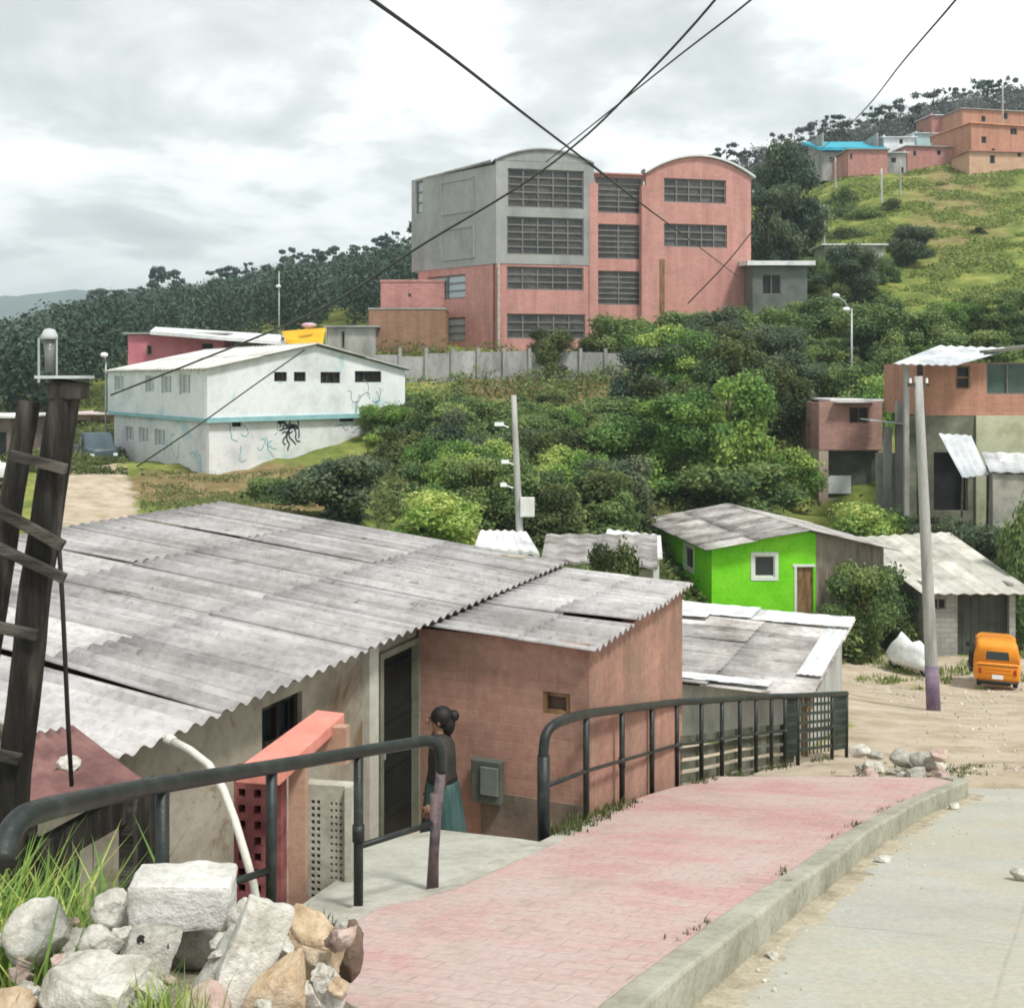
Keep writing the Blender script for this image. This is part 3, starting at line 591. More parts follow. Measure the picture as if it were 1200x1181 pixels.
mb = MB(); a0 = (-1.355, 6.96); a1 = (-1.00, 6.9)
wall(mb, a0, (a1[0] - a0[0], a1[1] - a0[1]), 0, .36, -3.36, -2.53, [(.10 + i * .036, .122 + i * .036, -3.24 + j * .042, -3.215 + j * .042) for i in (0, 1) for j in range(15)] + [(.225 + i * .03, .24 + i * .03, -3.24 + j * .042, -3.222 + j * .042) for i in (0, 1, 2) for j in range(15)], .09)
for s in (.02, .34): mb.box((a0[0] + s, a0[1] - .02 - s * .17, -2.945), (.04, .05, .85))
mb.build('vent_panel', palecon, gs)
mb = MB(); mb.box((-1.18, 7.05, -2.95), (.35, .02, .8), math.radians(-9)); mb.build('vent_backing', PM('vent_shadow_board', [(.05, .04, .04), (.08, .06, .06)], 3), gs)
mb = MB(); mb.box((-1.20, 7.2, -2.36), (.28, .08, .24), math.radians(-9)); mb.box((-1.30, 6.75, -3.3), (.10, .10, 2.0)); mb.build('pillar', peach, gs)
# curved pipe
pp = [at(203, 868, 6.75), at(222, 878, 6.55), at(245, 896, 6.35), at(262, 925, 6.2), at(275, 960, 6.1), at(287, 1000, 6.0), at(297, 1035, 5.95), at(306, 1090, 5.9), at(310, 1150, 5.86)]
mb = MB(); mb.tube(pp, .022, 10); mb.tube([pp[0] + V((-.05, .03, .01)), pp[0]], .03, 10); tag(mb.build('drain_pipe', pvc, smooth=True), 'curved cream plastic pipe dropping from the eave in front of the beige wall', 'pipe')

# rusty lean-to at the left edge
ln = thing('rusty_shed', 'low shed with a rusty purple brown sheet roof under the timber pole', 'shed', (-2.5, 5.7, FL))
a, b, c, d = at(18, 862, 6.3), at(86, 850, 6.5), at(168, 915, 5.6), at(28, 966, 4.75); vs = []
for j in range(9):
    for i in range(21):
        fu, fv = i / 20, j / 8; pnt = (a * (1 - fu) + b * fu) * (1 - fv) + (d * (1 - fu) + c * fu) * fv
        vs.append(pnt + UP * (.012 * math.sin(fu * 34) + .01 * mnoise.noise(pnt * 3)))
mb = MB(); mb.add(vs, [(j * 21 + i, j * 21 + i + 1, (j + 1) * 21 + i + 1, (j + 1) * 21 + i) for j in range(8) for i in range(20)]); solid(mb.build('roof', rust, ln, smooth=True), .01)
mb = MB(); wall(mb, (-2.1, 4.95), (.22, .66), .04, .86, FL, -2.06, [(.25, .6, -2.7, -2.2)], .05, V((-1, .3, 0)).normalized()); wall(mb, (-2.9, 5.0), (1, -.05), 0, .84, FL, -2.06, (), .05); mb.build('wall', darkwood, ln)
mb = MB()
for p_ in ((-1.92, 5.55), (-2.7, 6.2)): mb.box((p_[0], p_[1], (FL - 2.06) / 2), (.07, .07, -2.06 - FL))
mb.build('post', greywood, ln)

# ------------------------------------------------------------------ timber pole pair with planks, at the left edge
tp = thing('timber_pole', 'leaning dark timber twin pole with nailed cross planks at the left edge', 'pole', (-2.1, 4.6, plane(4.6)))
def post(name, pts, r, mat, par):
    mb = MB(); P = [V(p) for p in pts]; full = []; rr = []
    for i in range(len(P) - 1):
        for k in range(6): f_ = k / 6; full.append(P[i].lerp(P[i + 1], f_)); rr.append(r[i] * (1 - f_) + r[i + 1] * f_)
    full.append(P[-1]); rr.append(r[-1])
    full = [q_ + V((.008 * mnoise.noise(q_ * 4), .008 * mnoise.noise(q_ * 4 + V((9, 0, 0))), 0)) for q_ in full]
    mb.tube(full, rr, 12); return mb.build(name, mat, par, smooth=True)
Yp = 4.6
post('post', [at(-8, 1160, Yp), at(22, 860, Yp), at(48, 650, Yp), at(78, 446, Yp)], [.07, .066, .064, .062], darkwood, tp)
post('post', [at(-55, 1160, Yp + .1), at(-30, 860, Yp + .1), at(5, 640, Yp + .1), at(34, 470, Yp + .1)], [.06, .055, .05, .045], darkwood, tp)
for (x0, y0, x1, y1, th) in ((12, 533, 78, 550, .042), (-12, 592, 74, 640, .044), (-14, 636, 76, 678, .040), (-16, 732, 44, 744, .044), (-20, 880, 24, 890, .042)):
    mb = MB(); mb.beam(at(x0, y0, Yp - .1), at(x1, y1, Yp - .08), .035, th); mb.build('plank', greywood, tp, bevel=.004)
mb = MB(); mb.box(at(80, 458, Yp), (.13, .13, .07)); mb.build('post_cap', darkwood, tp, bevel=.006)
mb = MB(); mb.tube([at(66, 590, Yp - .02), at(73, 700, Yp + .02), at(80, 852, Yp + .1), at(84, 920, Yp + .2)], .010, 8); mb.build('rod', rubber, tp, smooth=True)
ltn = thing('lantern', 'small white capped lantern on a flat plate atop the timber pole', 'lamp', at(74, 444, Yp))
mb = MB(); mb.box(at(76, 442, Yp), (.185, .16, .012)); mb.build('plate', lampgrey, ltn)
lx = at(58, 440, Yp)
mb = MB(); mb.tube([lx + V((0, 0, .012)), lx + V((0, 0, .15))], [.018, .022], 12); mb.build('body', PM('lantern_glass', [(.10, .11, .11), (.2, .21, .2)], 4, .2), ltn, smooth=True)
mb = MB(); mb.tube([lx + V((0, 0, .15)), lx + V((0, 0, .165)), lx + V((0, 0, .19)), lx + V((0, 0, .195))], [.034, .033, .022, .005], 14); mb.build('cap', lampgrey, ltn, smooth=True)
mb = MB(); mb.tube([lx + V((-.044, 0, -.03)), lx + V((-.044, 0, .15)), lx + V((-.02, 0, .165))], .005, 6); mb.tube([lx + V((.03, 0, .0)), lx + V((.03, 0, .15))], .004, 6); mb.build('bracket', steel, ltn)

# ------------------------------------------------------------------ railings
def railing(label, toprail, posts, mids, worn=(), rr=.034, pr=.027, mr=.018):
    b0 = posts[0]; r = thing('pipe_railing', label, 'railing', (b0[0], b0[1], plane(b0[1])))
    mb = MB(); mb.tube(toprail, rr, 12); mb.build('top_rail', rail_p, r, smooth=True)
    for i, (x, y, zt) in enumerate(posts):
        mb = MB(); mb.tube([(x, y, plane(y) - .1), (x, y, zt)], pr, 10)
        if i % 2 == 0: mb.tube([(x, y, plane(y) + .36), (x, y, plane(y) + .45)], pr * 1.25, 10)
        mb.build('post', rail_worn if i in worn else rail_p, r, smooth=True)
    for m in mids:
        mb = MB(); mb.tube(m, mr, 8); mb.build('middle_rail', rail_p, r, smooth=True)
    return r
def cr(pts, k=6):
    P = [V(p) for p in pts]; P = [P[0] * 2 - P[1]] + P + [P[-1] * 2 - P[-2]]; o = []
    for i in range(1, len(P) - 2):
        for j in range(k):
            t = j / k; a, b, c, d = P[i - 1:i + 3]
            o.append(.5 * ((2 * b) + (c - a) * t + (2 * a - 5 * b + 4 * c - d) * t * t + (3 * b - a - 3 * c + d) * t ** 3))
    return o + [P[-2]]
# near one: its left end dips towards the ground
tr = [at(2, 1010, 2.95), at(8, 985, 3.0), at(18, 966, 3.05), at(40, 952, 3.15), at(110, 935, 3.65), at(190, 919, 4.25), at(320, 898, 5.3), at(420, 881, 6.1), at(480, 871, 6.5), at(500, 868, 6.62), at(511, 872, 6.66), at(516, 884, 6.66), at(517, 905, 6.66)]
pst = [(xat(190, 4.25), 4.25, zat(921, 4.25)), (xat(318, 5.3), 5.3, zat(900, 5.3)), (xat(420, 6.1), 6.1, zat(883, 6.1)), (xat(509, 6.63), 6.63, zat(930, 6.63))]
r1 = railing('dark green pipe railing above the rubble with its left end bent down', cr(tr, 5), pst, [[at(422, 991, 6.1), at(505, 965, 6.6)], [at(265, 1036, 5.0), at(320, 1018, 5.32)]], worn=(3,))
mb = MB(); mb.tube([at(517, 900, 6.66), at(511, 960, 6.64), at(505, 1050, 6.62)], .032, 10); mb.build('post', rail_worn, r1, smooth=True)
# far one: bent front post, then posts running downhill round the corner
RP = [(687, 9.63, 838), (729, 10.7, 830), (764, 11.8, 822), (793, 12.9, 813), (822, 13.4, 816), (846, 14.0, 819), (867, 14.7, 822), (886, 15.1, 825), (904, 15.6, 826), (920, 15.8, 825), (935, 16.0, 822), (975, 17.0, 818), (992, 17.5, 815)]
xy = [(xat(a, y), y) for a, y, zt in RP]
pst = [(xat(637, 8.7), 8.7, zat(880, 8.7))] + [(x, y, plane(y) + .9) for x, y in xy]
tr = [at(637, 905, 8.7), at(637, 880, 8.7), at(641, 858, 8.75), at(655, 846, 8.9)] + [V((x, y, plane(y) + .915)) for x, y in xy]
mid = [V((xat(640, 8.7), 8.7, zat(921, 8.7)))] + [V((x, y, plane(y) + .42)) for x, y in xy]
r2 = railing('dark green pipe railing with many posts running downhill past the brick wall', cr(tr, 4), pst, [mid], rr=.04, pr=.028)
mb = MB(); mb.tube([(pst[0][0], pst[0][1], plane(8.7) - .1), (pst[0][0], pst[0][1], zat(885, 8.7))], .05, 12); mb.build('end_post', rail_p, r2, smooth=True)
mesh_m = PM('dark_mesh_panel', [(.03, .04, .03), (.06, .075, .06)], 4, .6, .1)
mb = MB()
for (ax, ay), (bx, by) in zip(xy[9:], xy[10:]):
    for k in range(1, 9):
        f_ = k / 9; mb.tube([(ax + (bx - ax) * f_, ay + (by - ay) * f_, plane(ay + (by - ay) * f_) + .05), (ax + (bx - ax) * f_, ay + (by - ay) * f_, plane(ay + (by - ay) * f_) + .88)], .012, 6)
    for k in range(1, 7): mb.beam((ax, ay, plane(ay) + .13 * k), (bx, by, plane(by) + .13 * k), .012, .045)
mb.build('mesh_panel', mesh_m, r2)
# boards closing the low part between the posts further down
mb = MB()
for (ax, ay), (bx, by) in zip(xy[3:], xy[4:11]):
    for k in range(5): mb.beam((ax - .05, ay + .06, plane(ay) + .15 * k - .16), (bx - .05, by + .06, plane(by) + .15 * k - .16), .02, .115 - .012 * (k % 3))
tag(mb.build('plank_fence', PM('olive_grey_planks', [(.05, .055, .035), (.10, .105, .075), (.17, .17, .13)], 3, .9, .4, 25, .35)), 'grey green plank fence low behind the downhill railing', 'fence')

# ------------------------------------------------------------------ grey roofed shack beyond the railing
Q0 = at(952, 820, 17.0); LU = 6.15; LT = 5.2
hb = thing('grey_shack', 'grey shack with white edged sheet roof just behind the downhill railing', 'shack', (Q0.x - 2, Q0.y + 3, -7.2))
up_ = (-Cc + UP * .02).normalized()
mb = MB(); O_ = Q0 + up_ * LT
corrugated(mb, O_, E, -up_, LU, LT, wave=.24, amp=.02, seed=21, sheet_w=1.0, sheet_l=1.7, jit=.015, seg=5,
           tones=lambda r, c, nr, nc: (1.75 if c >= nc - 2 else .92 + .14 * ((r * 7 + c * 3) % 3)) * (1.25 if c == 0 and r == 2 else 1))
solid(mb.build('roof', asb2, hb, smooth=True, tone=True, merge=False), .01)
mb = MB()
for (u_, t_, L_, w_, rz, ht) in ((5.55, 1.0, 2.0, 1.0, .02, .05), (5.5, 2.75, 1.7, 1.05, -.03, .06), (5.6, 4.4, 1.7, .9, .03, .05), (4.75, 3.9, 2.4, .5, .05, .075), (3.0, .22, .4, 3.6, .0, .06), (.3, 3.6, 1.9, .5, .03, .05), (.35, 1.5, 1.6, .35, -.05, .05)):
    c_ = Q0 + E * u_ + up_ * t_ + UP * ht
    for q_ in range(8): mb.tone = .9 + .1 * (q_ % 3); mb.box(c_ + Cc * (L_ * ((q_ + .5) / 8 - .5)) + UP * (.008 * (q_ % 2)), (L_ / 8, w_, .012), math.atan2(Cc.y, Cc.x) + rz * .3)
mb.tone = 1
mb.build('roof_patch', whsheet, hb, tone=True)
mb = MB(); w0 = Q0 - Cc * .25 + E * .25; ang_e = math.atan2(E.y, E.x)
wall(mb, w0, E, 0, 5.7, -8.6, Q0.z - .05, [(.9, 1.7, -5.6, -5.05)], .1, -Cc); wall(mb, w0, -Cc, .11, 4.9, -8.6, Q0.z - .05, (), .1, E); wall(mb, w0 + E * 5.7, -Cc, .11, 4.9, -8.6, Q0.z - .05, (), .1, -E)
mb.build('wall', PM('grey_sheet_wall', [(.27, .28, .27), (.40, .41, .40), (.48, .49, .48)], 1.2, .8, .1, stretch=(2, 2, .5)), hb)
window(hb, w0, E, (.9, 1.7, -5.6, -5.05), -Cc, 1, 1, .06, .05, wood, dark)
mb = MB(); mb.beam(Q0 + UP * -.07 - Cc * .1, Q0 + E * 2.2 + UP * -.07 - Cc * .1, .06, .12); mb.beam(Q0 - Cc * .12 + E * .1 - UP * .1, Q0 - Cc * .12 + E * .1 - UP * 1.3, .07, .07); mb.build('timber', wood, hb)

# ------------------------------------------------------------------ small roofs behind the big roof
def slab_house(name, label, pts, thick, wallm, roofm, z0, holes=None, group=None, cat='house', over=.25, roofname='roof'):
    """pts: 4 roof corners (front-left, front-right, back-right, back-left)"""
    P = [V(p) for p in pts]; cen = sum(P, V((0, 0, 0))) / 4
    h = thing(name, label, cat, (cen.x, cen.y, z0), group)
    mb = MB(); vs = []; nu, nv = 24, 4
    for j in range(nv + 1):
        for i in range(nu + 1):
            fu, fv = i / nu, j / nv; q_ = (P[0] * (1 - fu) + P[1] * fu) * (1 - fv) + (P[3] * (1 - fu) + P[2] * fu) * fv
            vs.append(q_ + UP * (.03 * math.sin(fu * nu * 1.57) + .03 * mnoise.noise(q_ * .8)))
    for j in range(nv):
        for i in range(nu):
            mb.tone = .82 + .5 * (mnoise.noise(V((i // 4 * 3.1, j // 2 * 5.3, cen.x))) + .4); mb.add([vs[j * (nu + 1) + i], vs[j * (nu + 1) + i + 1], vs[(j + 1) * (nu + 1) + i + 1], vs[(j + 1) * (nu + 1) + i]], [(0, 1, 2, 3)])
    solid(mb.build(roofname, roofm, h, tone=True), thick)
    ins = [q_ + (V((cen.x, cen.y, q_.z)) - q_).normalized() * over for q_ in P]
    mb = MB(); n = 4
    vs = [V((q_.x, q_.y, z0)) for q_ in ins] + [q_ - UP * (thick + .05) for q_ in ins]
    mb.add(vs, [(0, 1, 5, 4), (1, 2, 6, 5), (2, 3, 7, 6), (3, 0, 4, 7)]); mb.build('wall', wallm, h)
    return h, ins
slab_house('low_shack', 'low shack with a white tilted roof left of the middle pole', [at(556, 640, 33), at(632, 648, 33), at(616, 622, 36), at(563, 622, 36)], .1, conc2, whsheet, -8.6, cat='shack')
slab_house('low_shack', 'low shack with patchy pale roof between middle pole and green house', [at(634, 655, 34), at(770, 664, 34), at(770, 626, 41), at(640, 626, 41)], .08, greyplaster, asb2, -10, cat='shack')
slab_house('low_shack', 'small white roofed shack touching the green house wall', [at(700, 646, 38), at(776, 652, 38), at(774, 627, 43), at(712, 620, 43)], .08, whitelow, whsheet, -10.4, cat='shack')

# ------------------------------------------------------------------ lime green house
gx0, gx1, gy = xat(834, 45), xat(1036, 45), 45.0; ez = zat(640, 45); pkx = xat(943, 45); pz = zat(621, 45); gz0 = -11.2
gh = thing('green_house', 'lime green house with white framed windows and patched grey gable roof', 'house', ((gx0 + gx1) / 2, gy + 5, gz0))
dF = V((1, 0, 0)); bkv = V((0, 1, 0)); bkg = V((-.16, .987, 0)).normalized(); Pg = V((gx0, gy, 0)); dep = 8.8
gw = xat(956, 45) - gx0
hw = (xat(884, 45) - gx0, xat(908, 45) - gx0, zat(676, 45), zat(651, 45)); hd = (xat(934, 45) - gx0, xat(953, 45) - gx0, gz0 + .1, zat(664, 45))
mb = MB(); wall(mb, Pg, dF, 0, gw, gz0, ez, [hw, hd], .2, bkv)
lh = (2.2, 3.4, zat(668, 47.5), zat(643, 47.5)); Pl = V((gx0, gy + .2, 0)); wall(mb, Pl, bkg, 0, dep - .2, gz0, ez, [lh], .2, dF)
def gabz(x): return ez + (pz - ez) * (1 - abs(x - pkx) / (pkx - gx0)) if x < pkx else ez + (pz - ez) * max(0, 1 - (x - pkx) / (gx1 - pkx))
mb.add([(gx0, gy, ez), (gx0 + gw, gy, ez), (gx0 + gw, gy, gabz(gx0 + gw) - .04), (pkx, gy, pz - .04)], [(0, 1, 2, 3)])
mb.build('wall', lime, gh)
mb = MB(); wall(mb, V((gx0 + gw, gy + .05, 0)), dF, 0, gx1 - gx0 - gw, gz0, ez, (), .15, bkv); wall(mb, V((gx1, gy + .2, 0)), bkg, 0, dep - .2, gz0, ez, (), .2, -dF); wall(mb, V((gx0, gy, 0)) + bkg * dep, dF, .2, gx1 - gx0, gz0, ez, (), .2, -bkv)
mb.add([(gx0 + gw, gy + .05, ez), (gx1, gy + .05, ez), (gx0 + gw, gy + .05, gabz(gx0 + gw) - .04)], [(0, 1, 2)]); mb.build('wall', brownwall, gh)['label'] = 'bare brown right part of the front wall'
mb = MB()
corrugated(mb, V((pkx, gy, pz + .03)) - bkg * .5, bkg, V((gx0 - .45 - pkx, 0, ez - .12 - pz)), dep + 1, (pkx - gx0) + .45, wave=.3, amp=.03, seed=5, seg=4, sheet_w=1.5, sheet_l=2.0, jit=.02, tones=lambda r, c, a, b: .95 + .28 * ((c * 5 + r * 3) % 4) / 2)
corrugated(mb, V((pkx, gy, pz + .04)) - bkg * .5, bkg, V((gx1 + .6 - pkx, 0, ez - .2 - pz)), dep + 1, (gx1 - pkx) + .6, wave=.3, amp=.03, seed=6, seg=4, sheet_w=1.5, sheet_l=2.0, jit=.02, tones=lambda r, c, a, b: 1.3 + .3 * ((c + r) % 2))
solid(mb.build('roof', asb2, gh, smooth=True, tone=True, merge=False), .02)
window(gh, Pg, dF, hw, bkv, 1, 1, .05, .06, whiteframe, glass, rim=.14); window(gh, Pl, bkg, lh, dF, 1, 1, .05, .06, whiteframe, glass, rim=.12)
mb = MB(); mb.box((gx0 + (hd[0] + hd[1]) / 2, gy + .1, (hd[2] + hd[3]) / 2), (hd[1] - hd[0], .05, hd[3] - hd[2])); mb.build('door', wood, gh)
mb = MB(); mb.box((gx0 + hd[0] - .06, gy - .012, (hd[2] + hd[3]) / 2), (.1, .03, hd[3] - hd[2])); mb.box((gx0 + (hd[0] + hd[1]) / 2 - .05, gy - .014, hd[3] + .05), (hd[1] - hd[0] + .25, .03, .1)); mb.build('door_frame', whiteframe, gh)

# ------------------------------------------------------------------ grey block garage
ga = thing('block_garage', 'grey block garage with a wide dark doorway behind the orange taxi', 'garage', at(1140, 762, 44))
x0, x1, yg = xat(1086, 43), xat(1190, 43), 43.0; zb = -11.1; zt_ = zat(692, 43); Pq = V((x0, yg, 0)); dpt = 5.5
oh = (xat(1122, 43) - x0, xat(1183, 43) - x0, zb + .1, zat(696, 43)); wh = (.15, .75, zat(714, 43), zat(701, 43))
mb = MB(); wall(mb, Pq, dF, 0, x1 - x0, zb, zt_, [oh, wh], .18, bkv); wall(mb, V((x0, yg + .18, 0)), V((-.12, 1, 0)), 0, dpt, zb, zt_ + .25, (), .18, dF); wall(mb, V((x1, yg + .18, 0)), bkv, 0, dpt, zb, zt_ + .25, (), .18, -dF)
mb.build('wall', bk_blockgrey, ga)
mb = MB(); mb.box((x0 + (oh[0] + oh[1]) / 2, yg + .35, (oh[2] + oh[3]) / 2), (oh[1] - oh[0] + .2, .06, oh[3] - oh[2] + .1))
for k in range(7): mb.box((x0 + oh[0] + (oh[1] - oh[0]) * k / 6, yg + .31, (oh[2] + oh[3]) / 2), (.05, .03, oh[3] - oh[2]))
mb.build('gate', PM('dark_gate', [(.05, .058, .048), (.085, .095, .08)], 1.5, .8, .1), ga)
window(ga, Pq, dF, wh, bkv, 2, 1, .05, .06, greyframe, dark)
mb = MB(); A, B, Cx, D = V((x0 - .35, yg - .5, zt_ - .02)), V((x1 + .6, yg - .5, zt_ - .02)), V((x1 - .2, yg + 6, zt_ + 1.75 - .3)), V((x0 - 1.35, yg + 6, zt_ + 1.5 - .3))
vs = []
for j in range(5):
    for i in range(37):
        fu, fv = i / 36, j / 4; q_ = (A * (1 - fu) + B * fu) * (1 - fv) + (D * (1 - fu) + Cx * fu) * fv; vs.append(q_ + UP * .03 * math.sin(i * 1.57))
for j in range(4):
    for i in range(36):
        mb.tone = 1.35 if (i // 6 + j // 2) % 3 == 0 else 1.05
        mb.add([vs[j * 37 + i], vs[j * 37 + i + 1], vs[(j + 1) * 37 + i + 1], vs[(j + 1) * 37 + i]], [(0, 1, 2, 3)])
solid(mb.build('roof', PM('mossy_pale_sheet', [(.30, .30, .25), (.44, .43, .38), (.52, .51, .47)], 1, .85, .1, tone=True, stain=((.5, .24, .28), .55, .68)), ga, tone=True), .03)

# ------------------------------------------------------------------ brick houses up the right bank
bh = thing('brick_house', 'two storey pinkish brick house with an open dark porch on the bank', 'house', at(980, 600, 62))
Yb = 62.0; xl, xr = xat(960, Yb), xat(1034, Yb); zg = -8.0; zm = zat(527, Yb); zt2 = zat(470, Yb); lft = V((.03, 1, 0)).normalized(); Lw = 9.0
P0 = V((xl, Yb, 0)); ph = (xat(971, Yb) - xl, xat(1030, Yb) - xl, zat(584, Yb), zm - .05)
mb = MB(); uh = (xat(995, Yb) - xl, xat(1018, Yb) - xl, zat(496, Yb), zat(477, Yb))
wall(mb, P0, dF, 0, xr - xl, zm, zt2, [uh], .2, bkv); wall(mb, P0 + bkv * .2, lft, 0, Lw, zm, zt2 - .1, [(2.0, 2.8, zat(512, Yb), zat(498, Yb))], .2, dF); wall(mb, V((xr, Yb + .2, 0)), bkv, 0, Lw, zm, zt2, (), .2, -dF)
mb.build('upper_wall', bk_old, bh)
mb = MB(); wall(mb, P0 + V((0, .03, 0)), dF, 0, xr - xl, zg, zm, [ph], .2, bkv); wl = (1.6, 2.6, zat(548, Yb + 2), zat(524, Yb + 2) - .6); wall(mb, P0 + V((.03, .23, 0)), lft, 0, Lw, zg, zm, [wl], .2, dF)
mb.build('lower_wall', PM('faded_pink_beige_plaster', [(.33, .25, .20), (.47, .38, .31), (.52, .45, .38)], .6, .9, .15, stain=((.25, .20, .14), .8, .6)), bh)
window(bh, P0 + V((.03, .23, 0)), lft, wl, dF, 1, 1, .06, .05, greyframe, glass); window(bh, P0, dF, uh, bkv, 2, 1, .06, .08, wood, dark)
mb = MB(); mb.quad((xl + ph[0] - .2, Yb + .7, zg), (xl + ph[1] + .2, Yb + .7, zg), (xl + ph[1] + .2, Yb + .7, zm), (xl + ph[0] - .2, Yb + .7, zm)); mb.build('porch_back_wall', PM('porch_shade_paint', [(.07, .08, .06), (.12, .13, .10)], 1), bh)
mb = MB(); mb.box(((xl + xr) / 2 + .4, Yb + 2.8, zt2 + .05), (xr - xl - .5, 5.5, .1)); mb.box((xl + 1.9, Yb - .15, zt2 - .05), (2.2, .8, .06)); mb.build('roof', whsheet, bh, tone=True)
mb = MB(); mb.box((xat(983, Yb), Yb + .1, zat(568, Yb)), (1.4, .06, 1.0)); mb.build('white_panel', whitepaint, bh)
# narrow ruin between the two houses
rh = thing('ruined_wall', 'narrow crumbling grey wall with posts between the two brick houses', 'ruin', at(1050, 600, 58))
mb = MB()
for (a, b, ty, by, m) in ((1036, 1044, 500, 590, 0), (1050, 1058, 470, 600, 0), (1062, 1072, 520, 640, 0)): mb.box(((xat(a, 58) + xat(b, 58)) / 2, 58, (zat(ty, 58) + zat(by, 58)) / 2), (xat(b, 58) - xat(a, 58), .35, zat(ty, 58) - zat(by, 58)))
mb.build('pillar', conc2, rh)
mb = MB(); mb.box((xat(1055, 59), 59.2, zat(575, 59)), (2.4, .3, 4.0)); mb.build('wall', greyplaster, rh)
mb = MB(); mb.box((xat(1045, 58), 58.3, zat(495, 58)), (2.6, 1.6, .08), 0, Matrix.Rotation(.12, 3, 'Y')); mb.build('sheet_roof', zinc, rh, tone=True)

uhs = thing('porch_house', 'orange brick house with silver tilted porch roof above an olive wall', 'house', at(1140, 560, 55))
Yu = 55.0; xa, xb = xat(1085, Yu), xat(1330, Yu); zf = zat(487, Yu); zc = zat(425, Yu); P0 = V((xa, Yu, 0))
hs = [(xat(1120, Yu) - xa, xat(1137, Yu) - xa, zat(456, Yu), zat(428, Yu) - .02), (xat(1156, Yu) - xa, xat(1230, Yu) - xa, zat(462, Yu), zat(424, Yu) - .06)]
mb = MB(); wall(mb, P0, dF, 0, xb - xa, zf, zc, hs, .2, bkv); wall(mb, P0 + bkv * .2, bkv, 0, 6, zf, zc, (), .2, dF); mb.build('upper_wall', bk_orange, uhs)
window(uhs, P0, dF, hs[0], bkv, 1, 2, .08, .05, wood, dark); window(uhs, P0, dF, hs[1], bkv, 3, 1, .07, .08, greyframe, PM('teal_shutter', [(.06, .10, .09), (.10, .14, .12)], 2))
mb = MB(); wall(mb, P0 + V((.05, -.1, 0)), dF, xat(1142, Yu) - xa, xb - xa, -10, zf - .002, (), .25, bkv); mb.build('olive_wall', yellowgreen, uhs)
mb = MB(); wall(mb, P0 + V((0, .02, 0)), dF, -.9, xat(1142, Yu) - xa, -10, zf - .002, [(.4, 2.1, -6.5, -3.6)], .25, bkv); mb.build('lower_wall', PM('dark_rough_wall', [(.08, .085, .06), (.15, .155, .11), (.24, .24, .18)], .8, .9, .3), uhs)  # mottled dark olive tone over the lower wall
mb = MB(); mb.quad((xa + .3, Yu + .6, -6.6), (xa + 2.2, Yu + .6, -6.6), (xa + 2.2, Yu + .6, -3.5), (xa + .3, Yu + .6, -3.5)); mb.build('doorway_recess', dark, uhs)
mb = MB(); A, B, Cx, D = at(1046, 426, 53.5), at(1120, 428, 52.5), at(1190, 408, 55.5), at(1100, 405, 57.5)
nu = 30; vs = []
for j in range(4):
    for i in range(nu + 1):
        fu, fv = i / nu, j / 3; q_ = (A * (1 - fu) + B * fu) * (1 - fv) + (D * (1 - fu) + Cx * fu) * fv; vs.append(q_ + UP * .035 * math.sin(i * 1.57))
mb.add(vs, [(j * (nu + 1) + i, j * (nu + 1) + i + 1, (j + 1) * (nu + 1) + i + 1, (j + 1) * (nu + 1) + i) for j in range(3) for i in range(nu)]); solid(mb.build('porch_roof', zinc, uhs, tone=True), .04)
mb = MB(); mb.box((xat(1250, 56), 57.5, zat(402, 56)), (9.5, 6.5, .12), 0, Matrix.Rotation(-.10, 3, 'Y')); mb.build('roof', PM('dark_roof_edge', [(.10, .10, .08), (.2, .2, .16)], 1), uhs)
for pxp in (1062, 1078):
    mb = MB(); mb.box((xat(pxp, 54), 54, (zat(428, 54) - 6.6) / 2), (.22, .22, zat(428, 54) + 6.6)); mb.build('porch_post', conc2 if pxp < 1070 else greywood, uhs)
ls = MB(); A, B, Cx, D = at(1100, 508, 51.2), at(1138, 510, 51.4), at(1158, 556, 49.8), at(1128, 560, 49.6); vs = []
for j in range(3):
    for i in range(17):
        fu, fv = i / 16, j / 2; q_ = (A * (1 - fu) + B * fu) * (1 - fv) + (D * (1 - fu) + Cx * fu) * fv; vs.append(q_ + V((0, -.03, .03)) * math.sin(i * 1.57))
ls.add(vs, [(j * 17 + i, j * 17 + i + 1, (j + 1) * 17 + i + 1, (j + 1) * 17 + i) for j in range(2) for i in range(16)])
aw = thing('sheet_awning', 'pale grey metal sheet awning sloping out below the orange brick house', 'awning', at(1128, 600, 50.4))
solid(ls.build('sheet', zinc, aw, tone=True), .02)
mb = MB()
for q_ in (D, Cx): mb.tube([q_ - UP * .03, V((q_.x, q_.y + .3, T(q_.x, q_.y)))], .05, 6)
mb.build('prop', greywood, aw)
slab_house('side_shack', 'grey roofed shack at the right edge below the olive wall', [at(1160, 552, 49), at(1260, 556, 49), at(1260, 532, 53), at(1150, 530, 53)], .06, greyplaster, zinc, -9.5, cat='shack')

